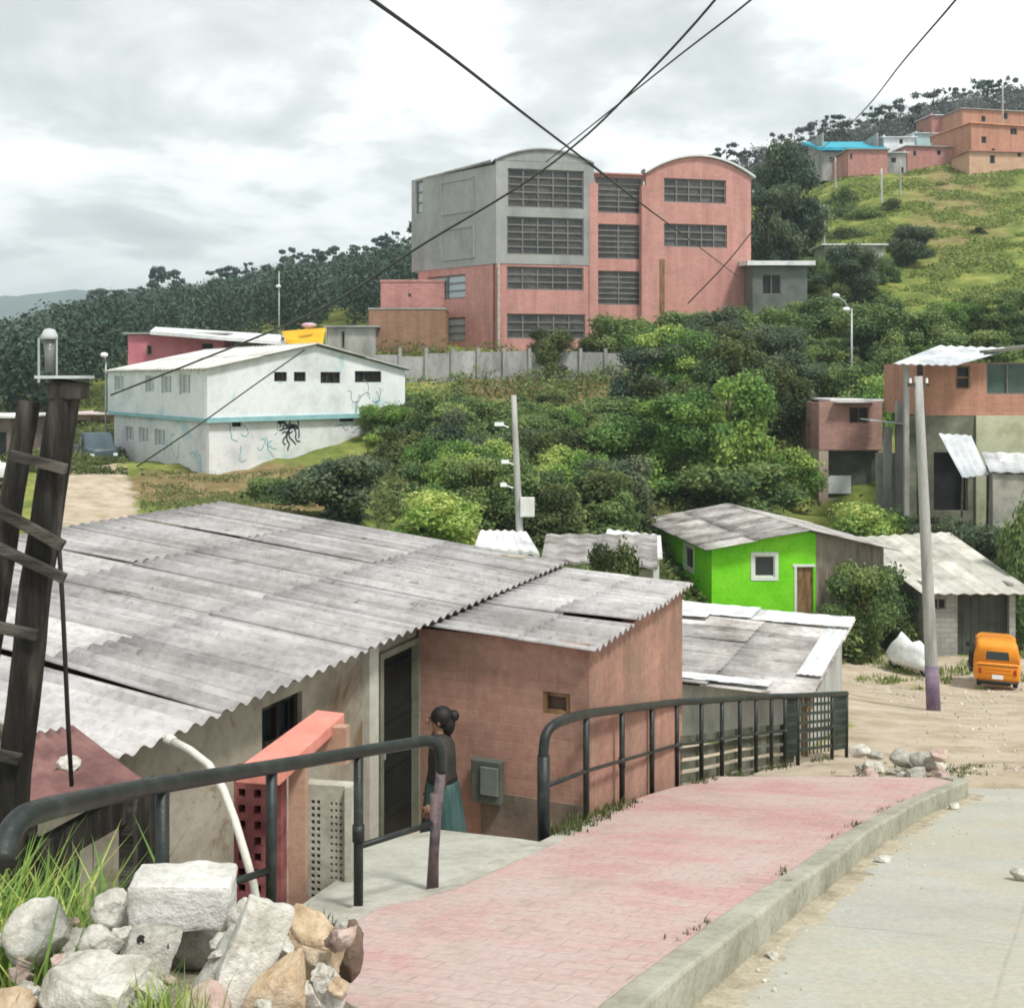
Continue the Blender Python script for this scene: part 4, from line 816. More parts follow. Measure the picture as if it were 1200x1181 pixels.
# ------------------------------------------------------------------ white two storey building
K = V((-15.84, 58, 0)); dR = V((8.67, 10, 0)); LR = dR.length; dR.normalize(); dL = V((-10.2, 14, 0)); LL = dL.length; dL.normalize()
inR = V((-dR.y, dR.x, 0)); inL = V((dL.y, -dL.x, 0)); zE = zat(432, 58); zB = -2.1; z0 = -6.4
wb = thing('white_building', 'white two storey building with teal band, small dark windows and graffiti', 'building', (K.x - 3, K.y + 8, z0))
def hR(px0, px1, py0, py1):
    a, b = hit(K, dR, px0), hit(K, dR, px1); ym = (K + dR * (a + b) / 2).y; return (a, b, zat(py1, ym), zat(py0, ym))
def hL(px0, px1, py0, py1):
    a, b = hit(K, dL, px1), hit(K, dL, px0); ym = (K + dL * (a + b) / 2).y; return (a, b, zat(py1, ym), zat(py0, ym))
upR = [hR(*q_) for q_ in ((323, 338, 436, 447), (346, 360, 436, 447), (377, 400, 436, 449), (417, 448, 435, 448))]
loR = [hR(*q_) for q_ in ((272, 283, 493, 500), (325, 335, 491, 497), (398, 415, 489, 494), (423, 433, 493, 501))]
upL = [hL(*q_) for q_ in ((138, 148, 440, 458), (174, 184, 440, 460), (193, 205, 440, 461), (214, 227, 438, 462))]
loL = [hL(*q_) for q_ in ((149, 158, 500, 517), (164, 175, 501, 519), (183, 195, 503, 523))]
mb = MB(); ov = -.25
KU = K - inR * .25 - inL * .25
wall(mb, KU, dR, 0, LR + .9, zB, zE, upR, .25, inR); wall(mb, KU + dL * .25, dL, 0, LL, zB, zE, upL, .25, inL)
wall(mb, KU + dR * (LR + .9), dL, .25, LL, zB, zE, (), .25, -inL)
zP = zE + 1.42; m_ = KU + dR * ((LR + .9) / 2)
mb.add([KU + UP * zE, KU + dR * (LR + .9) + UP * zE, m_ + UP * (zP - .05)], [(0, 1, 2)]); mb.build('upper_wall', whitepaint, wb)
mb = MB(); wall(mb, K, dR, 0, LR, z0, zB, loR, .25, inR); wall(mb, K + dL * .25, dL, 0, LL - 1, z0, zB, loL, .25, inL); wall(mb, K + dR * LR, dL, .25, LL - 1, z0, zB, (), .25, -inL); mb.build('lower_wall', whitelow, wb)
mb = MB(); KB = K - inR * .31 - inL * .31; mb.beam(KB + UP * (zB - .02), KB + dR * (LR + 1.0) + UP * (zB - .02), .12, .26); mb.beam(KB + dL * .1 + UP * (zB - .022), KB + dL * LL + UP * (zB - .022), .12, .2); mb.build('band', tealband, wb)
for h in upR: window(wb, KU, dR, h, inR, 3, 1, .07, .1, darkwood, dark)
for h in loR: window(wb, K, dR, h, inR, 1, 1, .05, .1, darkwood, dark)
for h in upL: window(wb, KU + dL * .25, dL, (h[0] - .25, h[1] - .25, h[2], h[3]), inL, 2, 1, .07, .1, whiteframe, paleglass)
for h in loL: window(wb, K + dL * .25, dL, (h[0] - .25, h[1] - .25, h[2], h[3]), inL, 2, 1, .07, .1, whiteframe, paleglass)
mb = MB(); rid0 = m_ - dL * .3 + UP * (zP + .04)
for (edge, sg) in ((KU - dR * .3, 1), (KU + dR * (LR + 1.2), -1)):
    lo = edge - dL * .3 + UP * (zE + .0); corrugated(mb, rid0, dL, (lo - rid0), LL + .6, (lo - rid0).length, wave=.6, amp=.03, seg=4, seed=31, sheet_w=1.8, sheet_l=3.5, jit=.01, tones=lambda r, c, a, b: 1.05 + .1 * (c % 2))
solid(mb.build('roof', PM('pale_roof_sheet', [(.48, .47, .44), (.60, .59, .56), (.66, .65, .62)], .6, .8, .05, tone=True), wb, smooth=True, tone=True, merge=False), .05)
# graffiti on the walls: flat painted strokes
def strokes(par, P, d, inward, px0, px1, py0, py1, n, seed, mat, wd=.10):
    rnd = random.Random(seed); mb = MB()
    for k in range(n):
        a = hit(P, d, rnd.uniform(px0, px1)); ym = (P + d * a).y; z = zat(rnd.uniform(py0, py1), ym); th = rnd.uniform(0, 6.28)
        pts = []
        for q_ in range(9):
            pts.append((a, z)); th += rnd.uniform(-.9, 1.1); a += .16 * math.cos(th); z += .16 * math.sin(th)
        for (s0_, z0_), (s1_, z1_) in zip(pts, pts[1:]):
            c0 = P + d * s0_ + UP * z0_ - inward * .006; c1 = P + d * s1_ + UP * z1_ - inward * .006; dd = (c1 - c0).normalized(); up = dd.cross(inward).normalized() * wd / 2
            mb.quad(c0 - up, c1 - up, c1 + up, c0 + up)
    return mb.build('graffiti', mat, par, merge=False)
blk = PM('black_spray_paint', [(.03, .035, .04), (.06, .065, .07)], 3, .6, 0); tealspray = PM('teal_spray_paint', [(.15, .36, .42), (.25, .48, .52)], 3, .6, 0); bluegrey = PM('bluegrey_spray_paint', [(.14, .2, .22), (.2, .27, .29)], 3, .6, 0)
strokes(wb, K, dR, inR, 336, 350, 490, 506, 10, 1, blk, .10); strokes(wb, KU, dR, inR, 405, 440, 457, 472, 7, 2, bluegrey, .05)
strokes(wb, K, dR, inR, 262, 330, 508, 526, 7, 3, tealspray, .06); strokes(wb, K, dL, inL, 190, 236, 520, 545, 6, 4, tealspray, .06); strokes(wb, K, dR, inR, 398, 420, 501, 508, 3, 5, bluegrey, .05)

# houses behind the white building
def pix_house(name, label, px0, px1, pyt, pyb, Y, depth, wallm, holes=(), roofm=None, rise=.0, over=.3, panem=None, cat='house', group=None, yaw=0.0, z0=None, roofth=.12, fr=None):
    P = V((xat(px0, Y), Y, 0)); d = V((math.cos(yaw), math.sin(yaw), 0)); Wd = hit(P, d, px1); inw_ = V((-d.y, d.x, 0))
    zt = zat(pyt, Y); zb_ = zat(pyb, Y) if z0 is None else z0
    h = thing(name, label, cat, P + d * Wd / 2 + inw_ * depth / 2 + UP * zb_, group)
    hl = []
    for (a, b, c, e) in holes:
        sa, sb = hit(P, d, a), hit(P, d, b); ym = (P + d * (sa + sb) / 2).y; hl.append((sa, sb, zat(e, ym), zat(c, ym)))
    mb = MB(); wall(mb, P, d, 0, Wd, zb_ - .8, zt, hl, .2, inw_); wall(mb, P + inw_ * .2, inw_, 0, depth, zb_ - .8, zt + rise, (), .2, d); wall(mb, P + d * Wd + inw_ * .2, inw_, 0, depth, zb_ - .8, zt + rise, (), .2, -d)
    wall(mb, P + inw_ * (depth + .2), d, .2, Wd - .2, zb_ - .8, zt + rise, (), .2, -inw_)
    mb.build('wall', wallm, h)
    for q_ in hl: window(h, P, d, q_, inw_, 2 if q_[1] - q_[0] > 1 else 1, 1, .07, .1, fr or greyframe, panem or dark)
    a, b = P - d * over - inw_ * over, P + d * (Wd + over) - inw_ * over; c, e = b + inw_ * (depth + 2 * over), a + inw_ * (depth + 2 * over)
    mb = MB(); u1 = UP * (zt + .02); u2 = UP * (zt + rise + .02); tk = UP * roofth
    mb.add([a + u1, b + u1, c + u2, e + u2, a + u1 + tk, b + u1 + tk, c + u2 + tk, e + u2 + tk], [(3, 2, 1, 0), (4, 5, 6, 7), (0, 1, 5, 4), (1, 2, 6, 5), (2, 3, 7, 6), (3, 0, 4, 7)])
    mb.build('roof', roofm or conc, h, tone=True)
    return h
pix_house('pink_house', 'deep pink house with a thin white metal roof behind the white building', 150, 262, 392, 440, 82, 7, pinkpaint, [(172, 178, 405, 416), (236, 250, 402, 414)], None, z0=-3)
o = MB(); A, B, Cx, D = at(176, 388, 80), at(352, 402, 80), at(340, 393, 88), at(182, 383, 88); o.add([A, B, Cx, D], [(0, 1, 2, 3)])
wr = thing('metal_canopy', 'long thin white metal canopy on posts beside the pink house', 'canopy', at(300, 440, 82)); solid(o.build('roof', whsheet, wr, tone=True), .25)
mb = MB()
for a in (270, 300, 330, 345): mb.box((xat(a, 81), 81.3, zat(425, 81)), (.2, .2, zat(395, 81) - zat(455, 81)))
mb.build('post', greywood, wr)
pix_house('grey_house', 'low grey house with dark openings under the white metal canopy', 264, 350, 404, 440, 84, 4, greyplaster, [(270, 282, 408, 418), (292, 304, 408, 418), (318, 330, 408, 418)], None, z0=-3)
yc = thing('market_canopy', 'yellow orange canvas canopy with pink bundle above the white roof', 'canopy', at(352, 440, 78))
A, B, Cx, D = at(334, 398, 78), at(378, 402, 77), at(382, 384, 80), at(330, 388, 81); vs = []
for j in range(5):
    for i in range(9):
        fu, fv = i / 8, j / 4; q_ = (A * (1 - fu) + B * fu) * (1 - fv) + (D * (1 - fu) + Cx * fu) * fv; vs.append(q_ - UP * .25 * math.sin(fu * 3.14) * math.sin(fv * 3.14))
mb = MB(); mb.add(vs, [(j * 9 + i, j * 9 + i + 1, (j + 1) * 9 + i + 1, (j + 1) * 9 + i) for j in range(4) for i in range(8)])
mb.add([A, B, B - UP * .7, A - UP * .55], [(0, 1, 2, 3)]); solid(mb.build('canvas', yellow, yc, smooth=True), .04)
mb = MB()
for q_ in (A, B, Cx, D): mb.tube([q_, V((q_.x, q_.y, -2.5))], .06, 6)
mb.build('pole', steel, yc)
mb = MB(); mb.ell(at(362, 381, 79), (.55, .35, .18)); tag(mb.build('cloth_bundle', PM('mauve_cloth', [(.5, .3, .4), (.65, .5, .55)], 2), smooth=True), 'small mauve cloth bundle lying on top of the yellow canopy', 'bundle')
pix_house('grey_house', 'pale grey block house between yellow canopy and the school annex', 384, 440, 384, 425, 83, 5, conc2, [(400, 404, 388, 408)], None, z0=-2)
# stone wall below the school
sw = thing('stone_wall', 'long grey stone wall along the bottom of the brick school', 'wall', at(600, 452, 77))
mb = MB(); P0 = at(438, 0, 76); P1 = at(768, 0, 78.5); P0.z = P1.z = 0; dd = (P1 - P0).normalized(); LnW = (P1 - P0).length
for k in range(11):
    a, b = LnW * k / 11, LnW * (k + 1) / 11; wall(mb, P0, dd, a, b, -2.2, zat(412, 77) + .25 * mnoise.noise(V((k * 1.7, 0, 0))) - (.25 if k < 3 else 0), (), .4)
mb.build('panel', PM('rough_grey_stone', [(.24, .24, .23), (.36, .355, .345), (.46, .45, .44)], .9, .95, .6, 5, .4, stretch=(1, 1, .35)), sw)
mb = MB()
for k in range(12): c_ = P0 + dd * (LnW * k / 11); mb.box((c_.x, c_.y - .02, zat(429, 77) - .25), (.22, .3, 3.0), math.atan2(dd.y, dd.x))
mb.build('pier', conc2, sw)

# ------------------------------------------------------------------ the brick school with barrel roofs
A0 = V((-7.43, 92, 0)); B0s = V((-.33, 85, 0)); sc = thing('brick_school', 'four storey brick and concrete school with barrel roofs and barred windows', 'school', (2, 90, 1))
dS = V((19.2, 4.1, 0)); LS = dS.length; dS.normalize(); inS = V((-dS.y, dS.x, 0))
dA = (A0 - B0s); LA = dA.length; dA.normalize(); inA = V((dA.y, -dA.x, 0))
sx = lambda px: hit(B0s, dS, px)
def HS(px0, px1, py0, py1, yref=None):
    a, b = sx(px0), sx(px1); ym = (B0s + dS * (a + b) / 2).y; return (a, b, zat(py1, ym), zat(py0, ym))
zS = 0.6; zc_ = zat(309, 85); ztp = zat(188, 85)
wA = [HS(595, 684, 199, 244), HS(594, 684, 255, 299)]; wA2 = [HS(594, 684, 313, 340), HS(594, 686, 368, 397)]
sAB = sx(696); sBC = sx(757); sEnd = sx(880)
def shift(h, o): return (h[0] - o, h[1] - o, h[2], h[3])
mb = MB(); wall(mb, B0s, dS, 0.0 - .9, sAB, zc_, ztp, wA, .4, inS)
def arch(mb, P, d, s0, s1, z, rise, inward, th=.4, n=16):
    pts = [(s0 + (s1 - s0) * i / n, z + rise * (1 - (2 * i / n - 1) ** 2)) for i in range(n + 1)]
    for k in (0, 1): mb.add([P + d * s + UP * zz_ + inward * (th * k) for s, zz_ in pts] , [tuple(range(n + 1))])
arch(mb, B0s, dS, -.9, sAB, ztp - .06, .95, inS)
sideh = [(LA * .86, LA * .95, zat(250, 91), zat(212, 91)), (LA * .25, LA * .62, zat(250, 88), zat(212, 88)), (LA * .25, LA * .62, zat(304, 88), zat(268, 88))]
wall(mb, B0s - dS * .9, dA, 0, LA, zc_, ztp - .35, [sideh[0]], .4, inA)
for h in sideh[1:]:                                            # shallow blocked-up recess marks on the side
    for (s_, z_, ws, wz) in (((h[0] + h[1]) / 2, h[3], h[1] - h[0], .12), ((h[0] + h[1]) / 2, h[2], h[1] - h[0], .12), (h[0], (h[2] + h[3]) / 2, .12, h[3] - h[2]), (h[1], (h[2] + h[3]) / 2, .12, h[3] - h[2])):
        c_ = B0s - dS * .9 + dA * s_ + UP * z_ - inA * .05; mb.box(c_, (ws, .12, wz), math.atan2(dA.y, dA.x))
mb.build('concrete_block', conc, sc)
mb = MB(); wall(mb, B0s + inS * .05, dS, -.9, sAB, zS, zc_, wA2, .4, inS)
lowh = [(LA * .35, LA * .8, zat(350, 88), zat(322, 88)), (LA * .35, LA * .8, zat(400, 88), zat(372, 88))]
wall(mb, B0s - dS * .9 + inA * .05 + inS * .05, dA, .4, LA * .92, zS, zc_, lowh, .4, inA)
mC = [HS(700, 755, 207, 249), HS(699, 755, 262, 303), HS(699, 756, 317, 357)]
Pm = B0s + inS * .5
wall(mb, Pm, dS, sAB + .05, sBC - .05, zS, zat(203, 86.5), mC, .4, inS)
rC = [HS(778, 851, 210, 238), HS(778, 852, 263, 290)]; zr = zat(206, 88)
wall(mb, B0s, dS, sBC, sEnd, zS, zr, rC, .4, inS); arch(mb, B0s, dS, sBC - .1, sEnd + .1, zr - .03, 1.55, inS)
for s_ in (sBC, sAB - .02): mb.box(B0s + dS * s_ + inS * .3 + UP * ((zS + zr) / 2 - .4), (.7, .66, zr - zS - 1), math.atan2(dS.y, dS.x))
mb.build('brick_wall', bk_school, sc)
mb = MB(); wall(mb, B0s + dS * sEnd + inS * .4, inS, 0, 11, zS, zr - .2, (), .3, -dS); mb.build('side_wall', conc2, sc)
rooms = PM('dim_classroom_glass', [(.02, .021, .021), (.055, .052, .05), (.12, .108, .1)], .55, .35, 0, 5, .1, .5)
for h in wA + wA2: window(sc, B0s if h in wA else B0s + inS * .05, dS, h, inS, 5, 5 if h in wA else 3, .10, .16, greyframe, rooms)
for h in mC: window(sc, Pm, dS, h, inS, 2, 6, .10, .14, greyframe, rooms)
for h in rC: window(sc, B0s, dS, h, inS, 5, 3, .10, .16, greyframe, rooms)
window(sc, B0s - dS * .9, dA, sideh[0], inA, 1, 3, .1, .2, greyframe, paleglass)  # pale pane colour stands in for bright sky seen through this opening
for h in lowh: window(sc, B0s - dS * .9 + inA * .05 + inS * .05, dA, h, inA, 2, 3, .1, .2, greyframe, paleglass)
mb = MB()                                                     # barrel roofs
def barrel(mb, P, d, s0, s1, z, rise, inward, l0, l1, n=16, th=.12):
    for i in range(n):
        q_ = []
        for k in (i, i + 1):
            s = s0 + (s1 - s0) * k / n; zz_ = z + rise * (1 - (2 * k / n - 1) ** 2); q_.append((s, zz_))
        a, b = q_; pa = P + d * a[0] + UP * a[1]; pb = P + d * b[0] + UP * b[1]
        mb.quad(pa + inward * l0, pb + inward * l0, pb + inward * l1, pa + inward * l1); mb.quad(pa + inward * l0 + UP * th, pb + inward * l0 + UP * th, pb + inward * l1 + UP * th, pa + inward * l1 + UP * th)
        mb.quad(pa + inward * l0, pb + inward * l0, pb + inward * l0 + UP * th, pa + inward * l0 + UP * th)
barrel(mb, B0s, dS, -1.0, sAB, ztp - .04, .95, inS, -.15, 10); mb.build('barrel_roof', conc, sc)
mb = MB(); barrel(mb, B0s, dS, sBC - .15, sEnd + .3, zr, 1.55, inS, -.25, 11, th=.16); mb.build('barrel_roof', PM('white_roof_rim', [(.62, .63, .62), (.75, .76, .75)], .8, .6, 0), sc)
mb = MB(); a, b, c, d = B0s - dS * 1.3 + UP * (ztp + .0), B0s - dS * .9 + dA * LA + UP * (ztp - .33), B0s - dS * .9 + dA * LA + UP * (ztp - .33) + V((9, 6, 0)), B0s + inS * 9 + UP * ztp
mb.quad(a, b, c, d); solid(mb.build('flat_roof', conc2, sc), .15)
mb = MB(); mb.box(Pm + dS * ((sAB + sBC) / 2) + inS * 4 + UP * (zat(203, 86.5) + .06), (sBC - sAB, 8.6, .12), math.atan2(dS.y, dS.x)); mb.build('link_roof', bk_school, sc)
mb = MB(); mb.box(B0s + dS * sx(776) - inS * .03 + UP * (zat(332, 87.5) - .2), (.35, .12, 4.2), math.atan2(dS.y, dS.x)); mb.build('downpipe', wood, sc)
mb = MB(); mb.tube([B0s - dS * .75 - inS * .2 + UP * .6, B0s - dS * .75 - inS * .2 + UP * zc_], .1, 6); mb.build('pillar', palecon, sc)
# annex left of the school
pix_house('school_annex', 'low pink brick annex at the left end of the school', 446, 521, 331, 412, 89, 8, bk_pink, [(478, 482, 344, 348)], bk_pink, z0=1.0, roofth=.2, over=.05)
pix_house('brick_shed', 'brownish brick shed in front of the school annex', 432, 522, 363, 412, 84, 4, BRICK('brown_brick', (.34, .19, .13), (.29, .155, .105), (.27, .2, .13), .5, .2, .02, (.2, .18, .1)), [], None, z0=.8, over=.05)
# shed right of school
pix_house('grey_shed', 'dark grey shed with a bright white roof edge right of the school', 882, 946, 312, 352, 86, 5, PM('dark_grey_wall', [(.10, .115, .105), (.16, .175, .16)], 1), [(893, 915, 322, 345)], whsheet, rise=.5, over=.5, z0=4, roofth=.35)
pix_house('pale_block', 'pale flat roofed block half hidden behind a dark tree on the slope', 966, 1036, 288, 312, 98, 4, greyplaster, [], whsheet, z0=8.5)

# houses up on the right hillside
GR = 'houses along the top of the right hillside'
pix_house('hill_house', 'house with a bright turquoise roof high among the trees', 964, 1030, 178, 205, 150, 7, conc2, [(972, 977, 184, 190)], blueroof, rise=2.6, over=.8, group=GR, roofth=.4)
pix_house('hill_house', 'pink house just below the turquoise roof', 994, 1040, 176, 203, 141, 7, bk_pink, [(996, 999, 180, 187)], None, group=GR)
pix_house('hill_house', 'narrow grey house wedged right of the lower pink house', 1040, 1062, 180, 206, 142, 6, conc2, [(1044, 1050, 185, 191), (1054, 1059, 196, 203)], zinc, group=GR, rise=.5)
pix_house('hill_house', 'long pink brick house with dark eaves in the middle of the row', 1063, 1128, 172, 198, 143, 7, bk_pink, [(1070, 1074, 177, 183), (1098, 1103, 176, 182)], None, group=GR, yaw=.12)
pix_house('hill_house', 'pale blue house with two dark windows above the long pink house', 1074, 1122, 157, 178, 152, 6, PM('paleblue_paint', [(.34, .48, .5), (.42, .56, .57)], 1), [(1090, 1094, 159, 168), (1105, 1110, 160, 166), (1114, 1119, 159, 165)], zinc, group=GR, rise=.4, yaw=.1)
pix_house('hill_house', 'white shack with one dark window above the narrow grey house', 1036, 1072, 162, 180, 150, 5, whitelow, [(1054, 1058, 163, 169)], whsheet, group=GR, rise=.5)
pix_house('hill_house', 'big orange house with pale balcony ledge at the right edge', 1138, 1260, 145, 190, 140, 8, bk_orange, [(1162, 1166, 174, 184), (1184, 1192, 140 + 10, 158), (1150, 1156, 160, 168), (1208, 1214, 150, 160)], orangepaint, group=GR, yaw=.25)
pix_house('hill_house', 'faded orange house behind the big orange one at the skyline', 1128, 1200, 128, 150, 155, 6, bk_orange, [(1150, 1155, 136, 143), (1176, 1181, 132, 140)], None, group=GR, yaw=.2)
pix_house('hill_house', 'small brownish pink house left of the faded orange house', 1092, 1130, 136, 160, 160, 6, bk_pink, [(1104, 1108, 142, 148), (1117, 1121, 141, 147)], zinc, group=GR, rise=.5)
pix_house('hill_house', 'low beige house under the big orange house ledge', 1136, 1250, 178, 200, 136, 4, PM('sandy_plaster', [(.5, .3, .2), (.6, .4, .28)], 1), [(1160, 1166, 182, 192), (1192, 1197, 178, 184)], bk_pink, group=GR, yaw=.12)

# left background: shop, truck, van
pix_house('shop', 'small roadside shop with pink white awning behind the timber pole', 84, 134, 486, 530, 80, 5, peach, [(88, 104, 492, 515), (112, 126, 492, 515)], PM('pinkwhite_awning', [(.68, .5, .52), (.75, .68, .68)], 1), over=.6)
pix_house('roadside_house', 'dark house with pale roof edge at the far left edge', -70, 12, 490, 560, 62, 5, PM('dim_wall', [(.16, .13, .12), (.26, .2, .18)], 1), [(-20, 8, 505, 545)], whsheet, over=.5)

def wheel(par, c, r, wd, ax, name='wheel'):
    c = V(c); ax = V(ax).normalized(); mb = MB(); mb.tube([c - ax * wd / 2, c - ax * wd * .35, c + ax * wd * .35, c + ax * wd / 2], [r * .9, r, r, r * .9], 18); w_ = mb.build(name, rubber, par, smooth=False)
    mb = MB(); mb.tube([c - ax * (wd / 2 + .01), c + ax * (wd / 2 + .01)], r * .55, 14); mb.build('rim', steel, w_); return w_
def loft(mb, secs):
    n = len(secs[0]); vs = [V(p) for s_ in secs for p in s_]
    fs = [(j * n + i, j * n + (i + 1) % n, (j + 1) * n + (i + 1) % n, (j + 1) * n + i) for j in range(len(secs) - 1) for i in range(n)] + [tuple(range(n - 1, -1, -1)), tuple(range((len(secs) - 1) * n, len(secs) * n))]
    return mb.add(vs, fs)
def rrect(y, hw_b, hw_t, z0_, z1_, r, n=4):
    """rounded section at y: half width at bottom and top"""
    pts = []
    cs = [(hw_b - r, z0_ + r, -90, hw_b), (hw_t - r, z1_ - r, 0, hw_t), (-hw_t + r, z1_ - r, 90, hw_t), (-hw_b + r, z0_ + r, 180, hw_b)]
    for (cx_, cz_, a0_, _) in cs:
        for k in range(n + 1): a = math.radians(a0_ + 90 * k / n); pts.append((cx_ + r * math.cos(a), y, cz_ + r * math.sin(a)))
    return pts
def place(pts, loc, rz):
    R = Matrix.Rotation(rz, 3, 'Z'); return [V(loc) + R @ V(p) for p in pts]

# ------------------------------------------------------------------ orange three wheeled taxi
tl = V((xat(1169, 36.8), 36.8, 0)); tl.z = T(tl.x, tl.y) + .02
tx = thing('mototaxi', 'rounded orange three wheeled taxi parked on the dirt seen from behind', 'taxi', tl)
rzt = -.36
def tp_(pts): return place([(p_[0], p_[1], p_[2] * .89) for p_ in pts], tl, rzt)
mb = MB(); loft(mb, [tp_(rrect(y, b, b2, z0_, z1_, r)) for y, b, b2, z0_, z1_, r in ((.0, .62, .66, .36, .98, .12), (.05, .68, .70, .28, 1.0, .12), (.5, .72, .72, .25, 1.0, .10), (1.25, .72, .72, .25, .98, .10), (1.5, .66, .6, .28, .62, .08), (2.0, .5, .42, .32, .6, .08), (2.35, .34, .30, .38, .95, .1), (2.55, .25, .22, .42, .9, .1))])
mb.build('body', taxi, tx, smooth=True)
mb = MB()
fr_ = [tp_(rrect(y, b, b2, z0_, z1_, r, 5)) for y, b, b2, z0_, z1_, r in ((.02, .68, .58, .93, 1.58, .12), (.10, .70, .62, .92, 1.68, .16), (.45, .72, .64, .92, 1.72, .18), (1.25, .70, .62, .92, 1.72, .18))]
loft(mb, fr_)
mb.build('cabin', taxi, tx, smooth=True)
mb = MB(); loft(mb, [tp_(rrect(y, b, b2, z0_, z1_, r, 5)) for y, b, b2, z0_, z1_, r in ((1.1, .64, .6, 1.58, 1.70, .05), (1.4, .62, .58, 1.6, 1.70, .05), (2.0, .5, .46, 1.55, 1.64, .04))]); mb.build('roof', taxi, tx, smooth=True)
mb = MB()
mb.add(tp_([(-.36, -.015, 1.10), (.36, -.015, 1.10), (.33, .025, 1.45), (-.33, .025, 1.45)]), [(0, 1, 2, 3)]); mb.add(tp_([(-.36, .02, 1.10), (.36, .02, 1.10), (.33, .06, 1.45), (-.33, .06, 1.45)]), [(0, 1, 2, 3)]); rw = mb.build('rear_window', glass, tx)
for z_ in (.54, .66): 
    mb = MB(); mb.box(tl + V((.02, -.012, z_)), (.8, .02, .025), rzt); mb.build('trim_strip', PM('dark_orange', [(.5, .15, .01), (.55, .18, .01)], 2), tx)
for s_ in (-1, 1):
    mb = MB(); mb.box(tl + Matrix.Rotation(rzt, 3, 'Z') @ V((s_ * .54, -.01, .60)), (.08, .05, .18), rzt); mb.build('tail_light', redlens, tx, bevel=.01)
    wheel(tx, tl + Matrix.Rotation(rzt, 3, 'Z') @ V((s_ * .56, .42, .22)), .22, .14, (math.cos(rzt), math.sin(rzt), 0))
    mb = MB(); mb.tube(tp_([(s_ * .55, 1.95, .58), (s_ * .5, 2.0, 1.58)]), .025, 6); mb.build('windscreen_post', taxi, tx)
wheel(tx, tl + V((.1, 2.35, .22)), .22, .12, (1, 0, 0))
mb = MB(); mb.tube(tp_([(-.62, .02, .3), (-.55, -.06, .3), (.55, -.06, .3), (.62, .02, .3)]), .035, 8); mb.build('bumper', rubber, tx, smooth=True)
Rt = Matrix.Rotation(rzt, 3, 'Z')
mb = MB(); mb.box(tl + Rt @ V((0, -.006, .80)), (1.24, .03, .022), rzt); mb.build('seam', rubber, tx)
mb = MB(); mb.box(tl + Rt @ V((-.0, -.02, .42)), (.34, .015, .14), rzt); mb.build('number_plate', lampwhite, tx)
for s_ in (-1, 1):
    mb = MB(); mb.tube([tl + Rt @ V((s_ * .55, 1.95, .95)), tl + Rt @ V((s_ * .82, 1.95, 1.02))], .012, 6); mb.box(tl + Rt @ V((s_ * .86, 1.93, 1.02)), (.12, .03, .16), rzt); mb.build('mirror', rubber, tx)
    mb = MB(); mb.add(tp_([(s_ * .735, .42, 1.15), (s_ * .735, 1.15, 1.15), (s_ * .70, 1.12, 1.52), (s_ * .70, .48, 1.52)]), [(0, 1, 2, 3)]); mb.build('side_opening', dark, tx)
mb = MB(); mb.box(tl + V((0, .25, .2)), (1.0, .3, .12), rzt); mb.build('axle', rubber, tx)
mb = MB(); mb.box(tl + V((.05, 1.0, .75)), (1.1, .4, .5), rzt); mb.build('seat', rubber, tx)

# covered motorbike by the pole
ml = V((xat(1068, 40.5), 40.5, 0)); ml.z = T(ml.x, ml.y)
mt = thing('covered_motorbike', 'motorbike under a lumpy white tarpaulin beside the concrete pole', 'motorbike', ml)
mb = MB(); Rm = Matrix.Rotation(math.radians(118), 3, 'Z')
prof = [(-1.05, .25, .55, .12), (-.75, .22, .95, .26), (-.35, .2, 1.25, .34), (.05, .2, 1.12, .36), (.45, .18, 1.35, .40), (.75, .2, 1.05, .28), (1.05, .3, .62, .14)]
secs = []
for (x_, zl, zh, hw_) in prof:
    sec = []
    for k in range(16):
        a = 2 * math.pi * k / 16; q_ = V((x_, hw_ * math.cos(a) * (1.25 if math.sin(a) < 0 else .8), (zl + zh) / 2 + (zh - zl) / 2 * math.sin(a))); q_ += q_.normalized() * (.11 * mnoise.noise(q_ * 3.1) + .035 * math.sin(a * 7 + x_ * 5)); sec.append(ml + Rm @ q_)
    secs.append(sec)
loft(mb, secs); mb.build('tarpaulin', cloth, mt, smooth=True)
for x_ in (-.7, .75): wheel(mt, ml + Rm @ V((x_, 0, .3)), .3, .12, Rm @ V((0, 1, 0)))

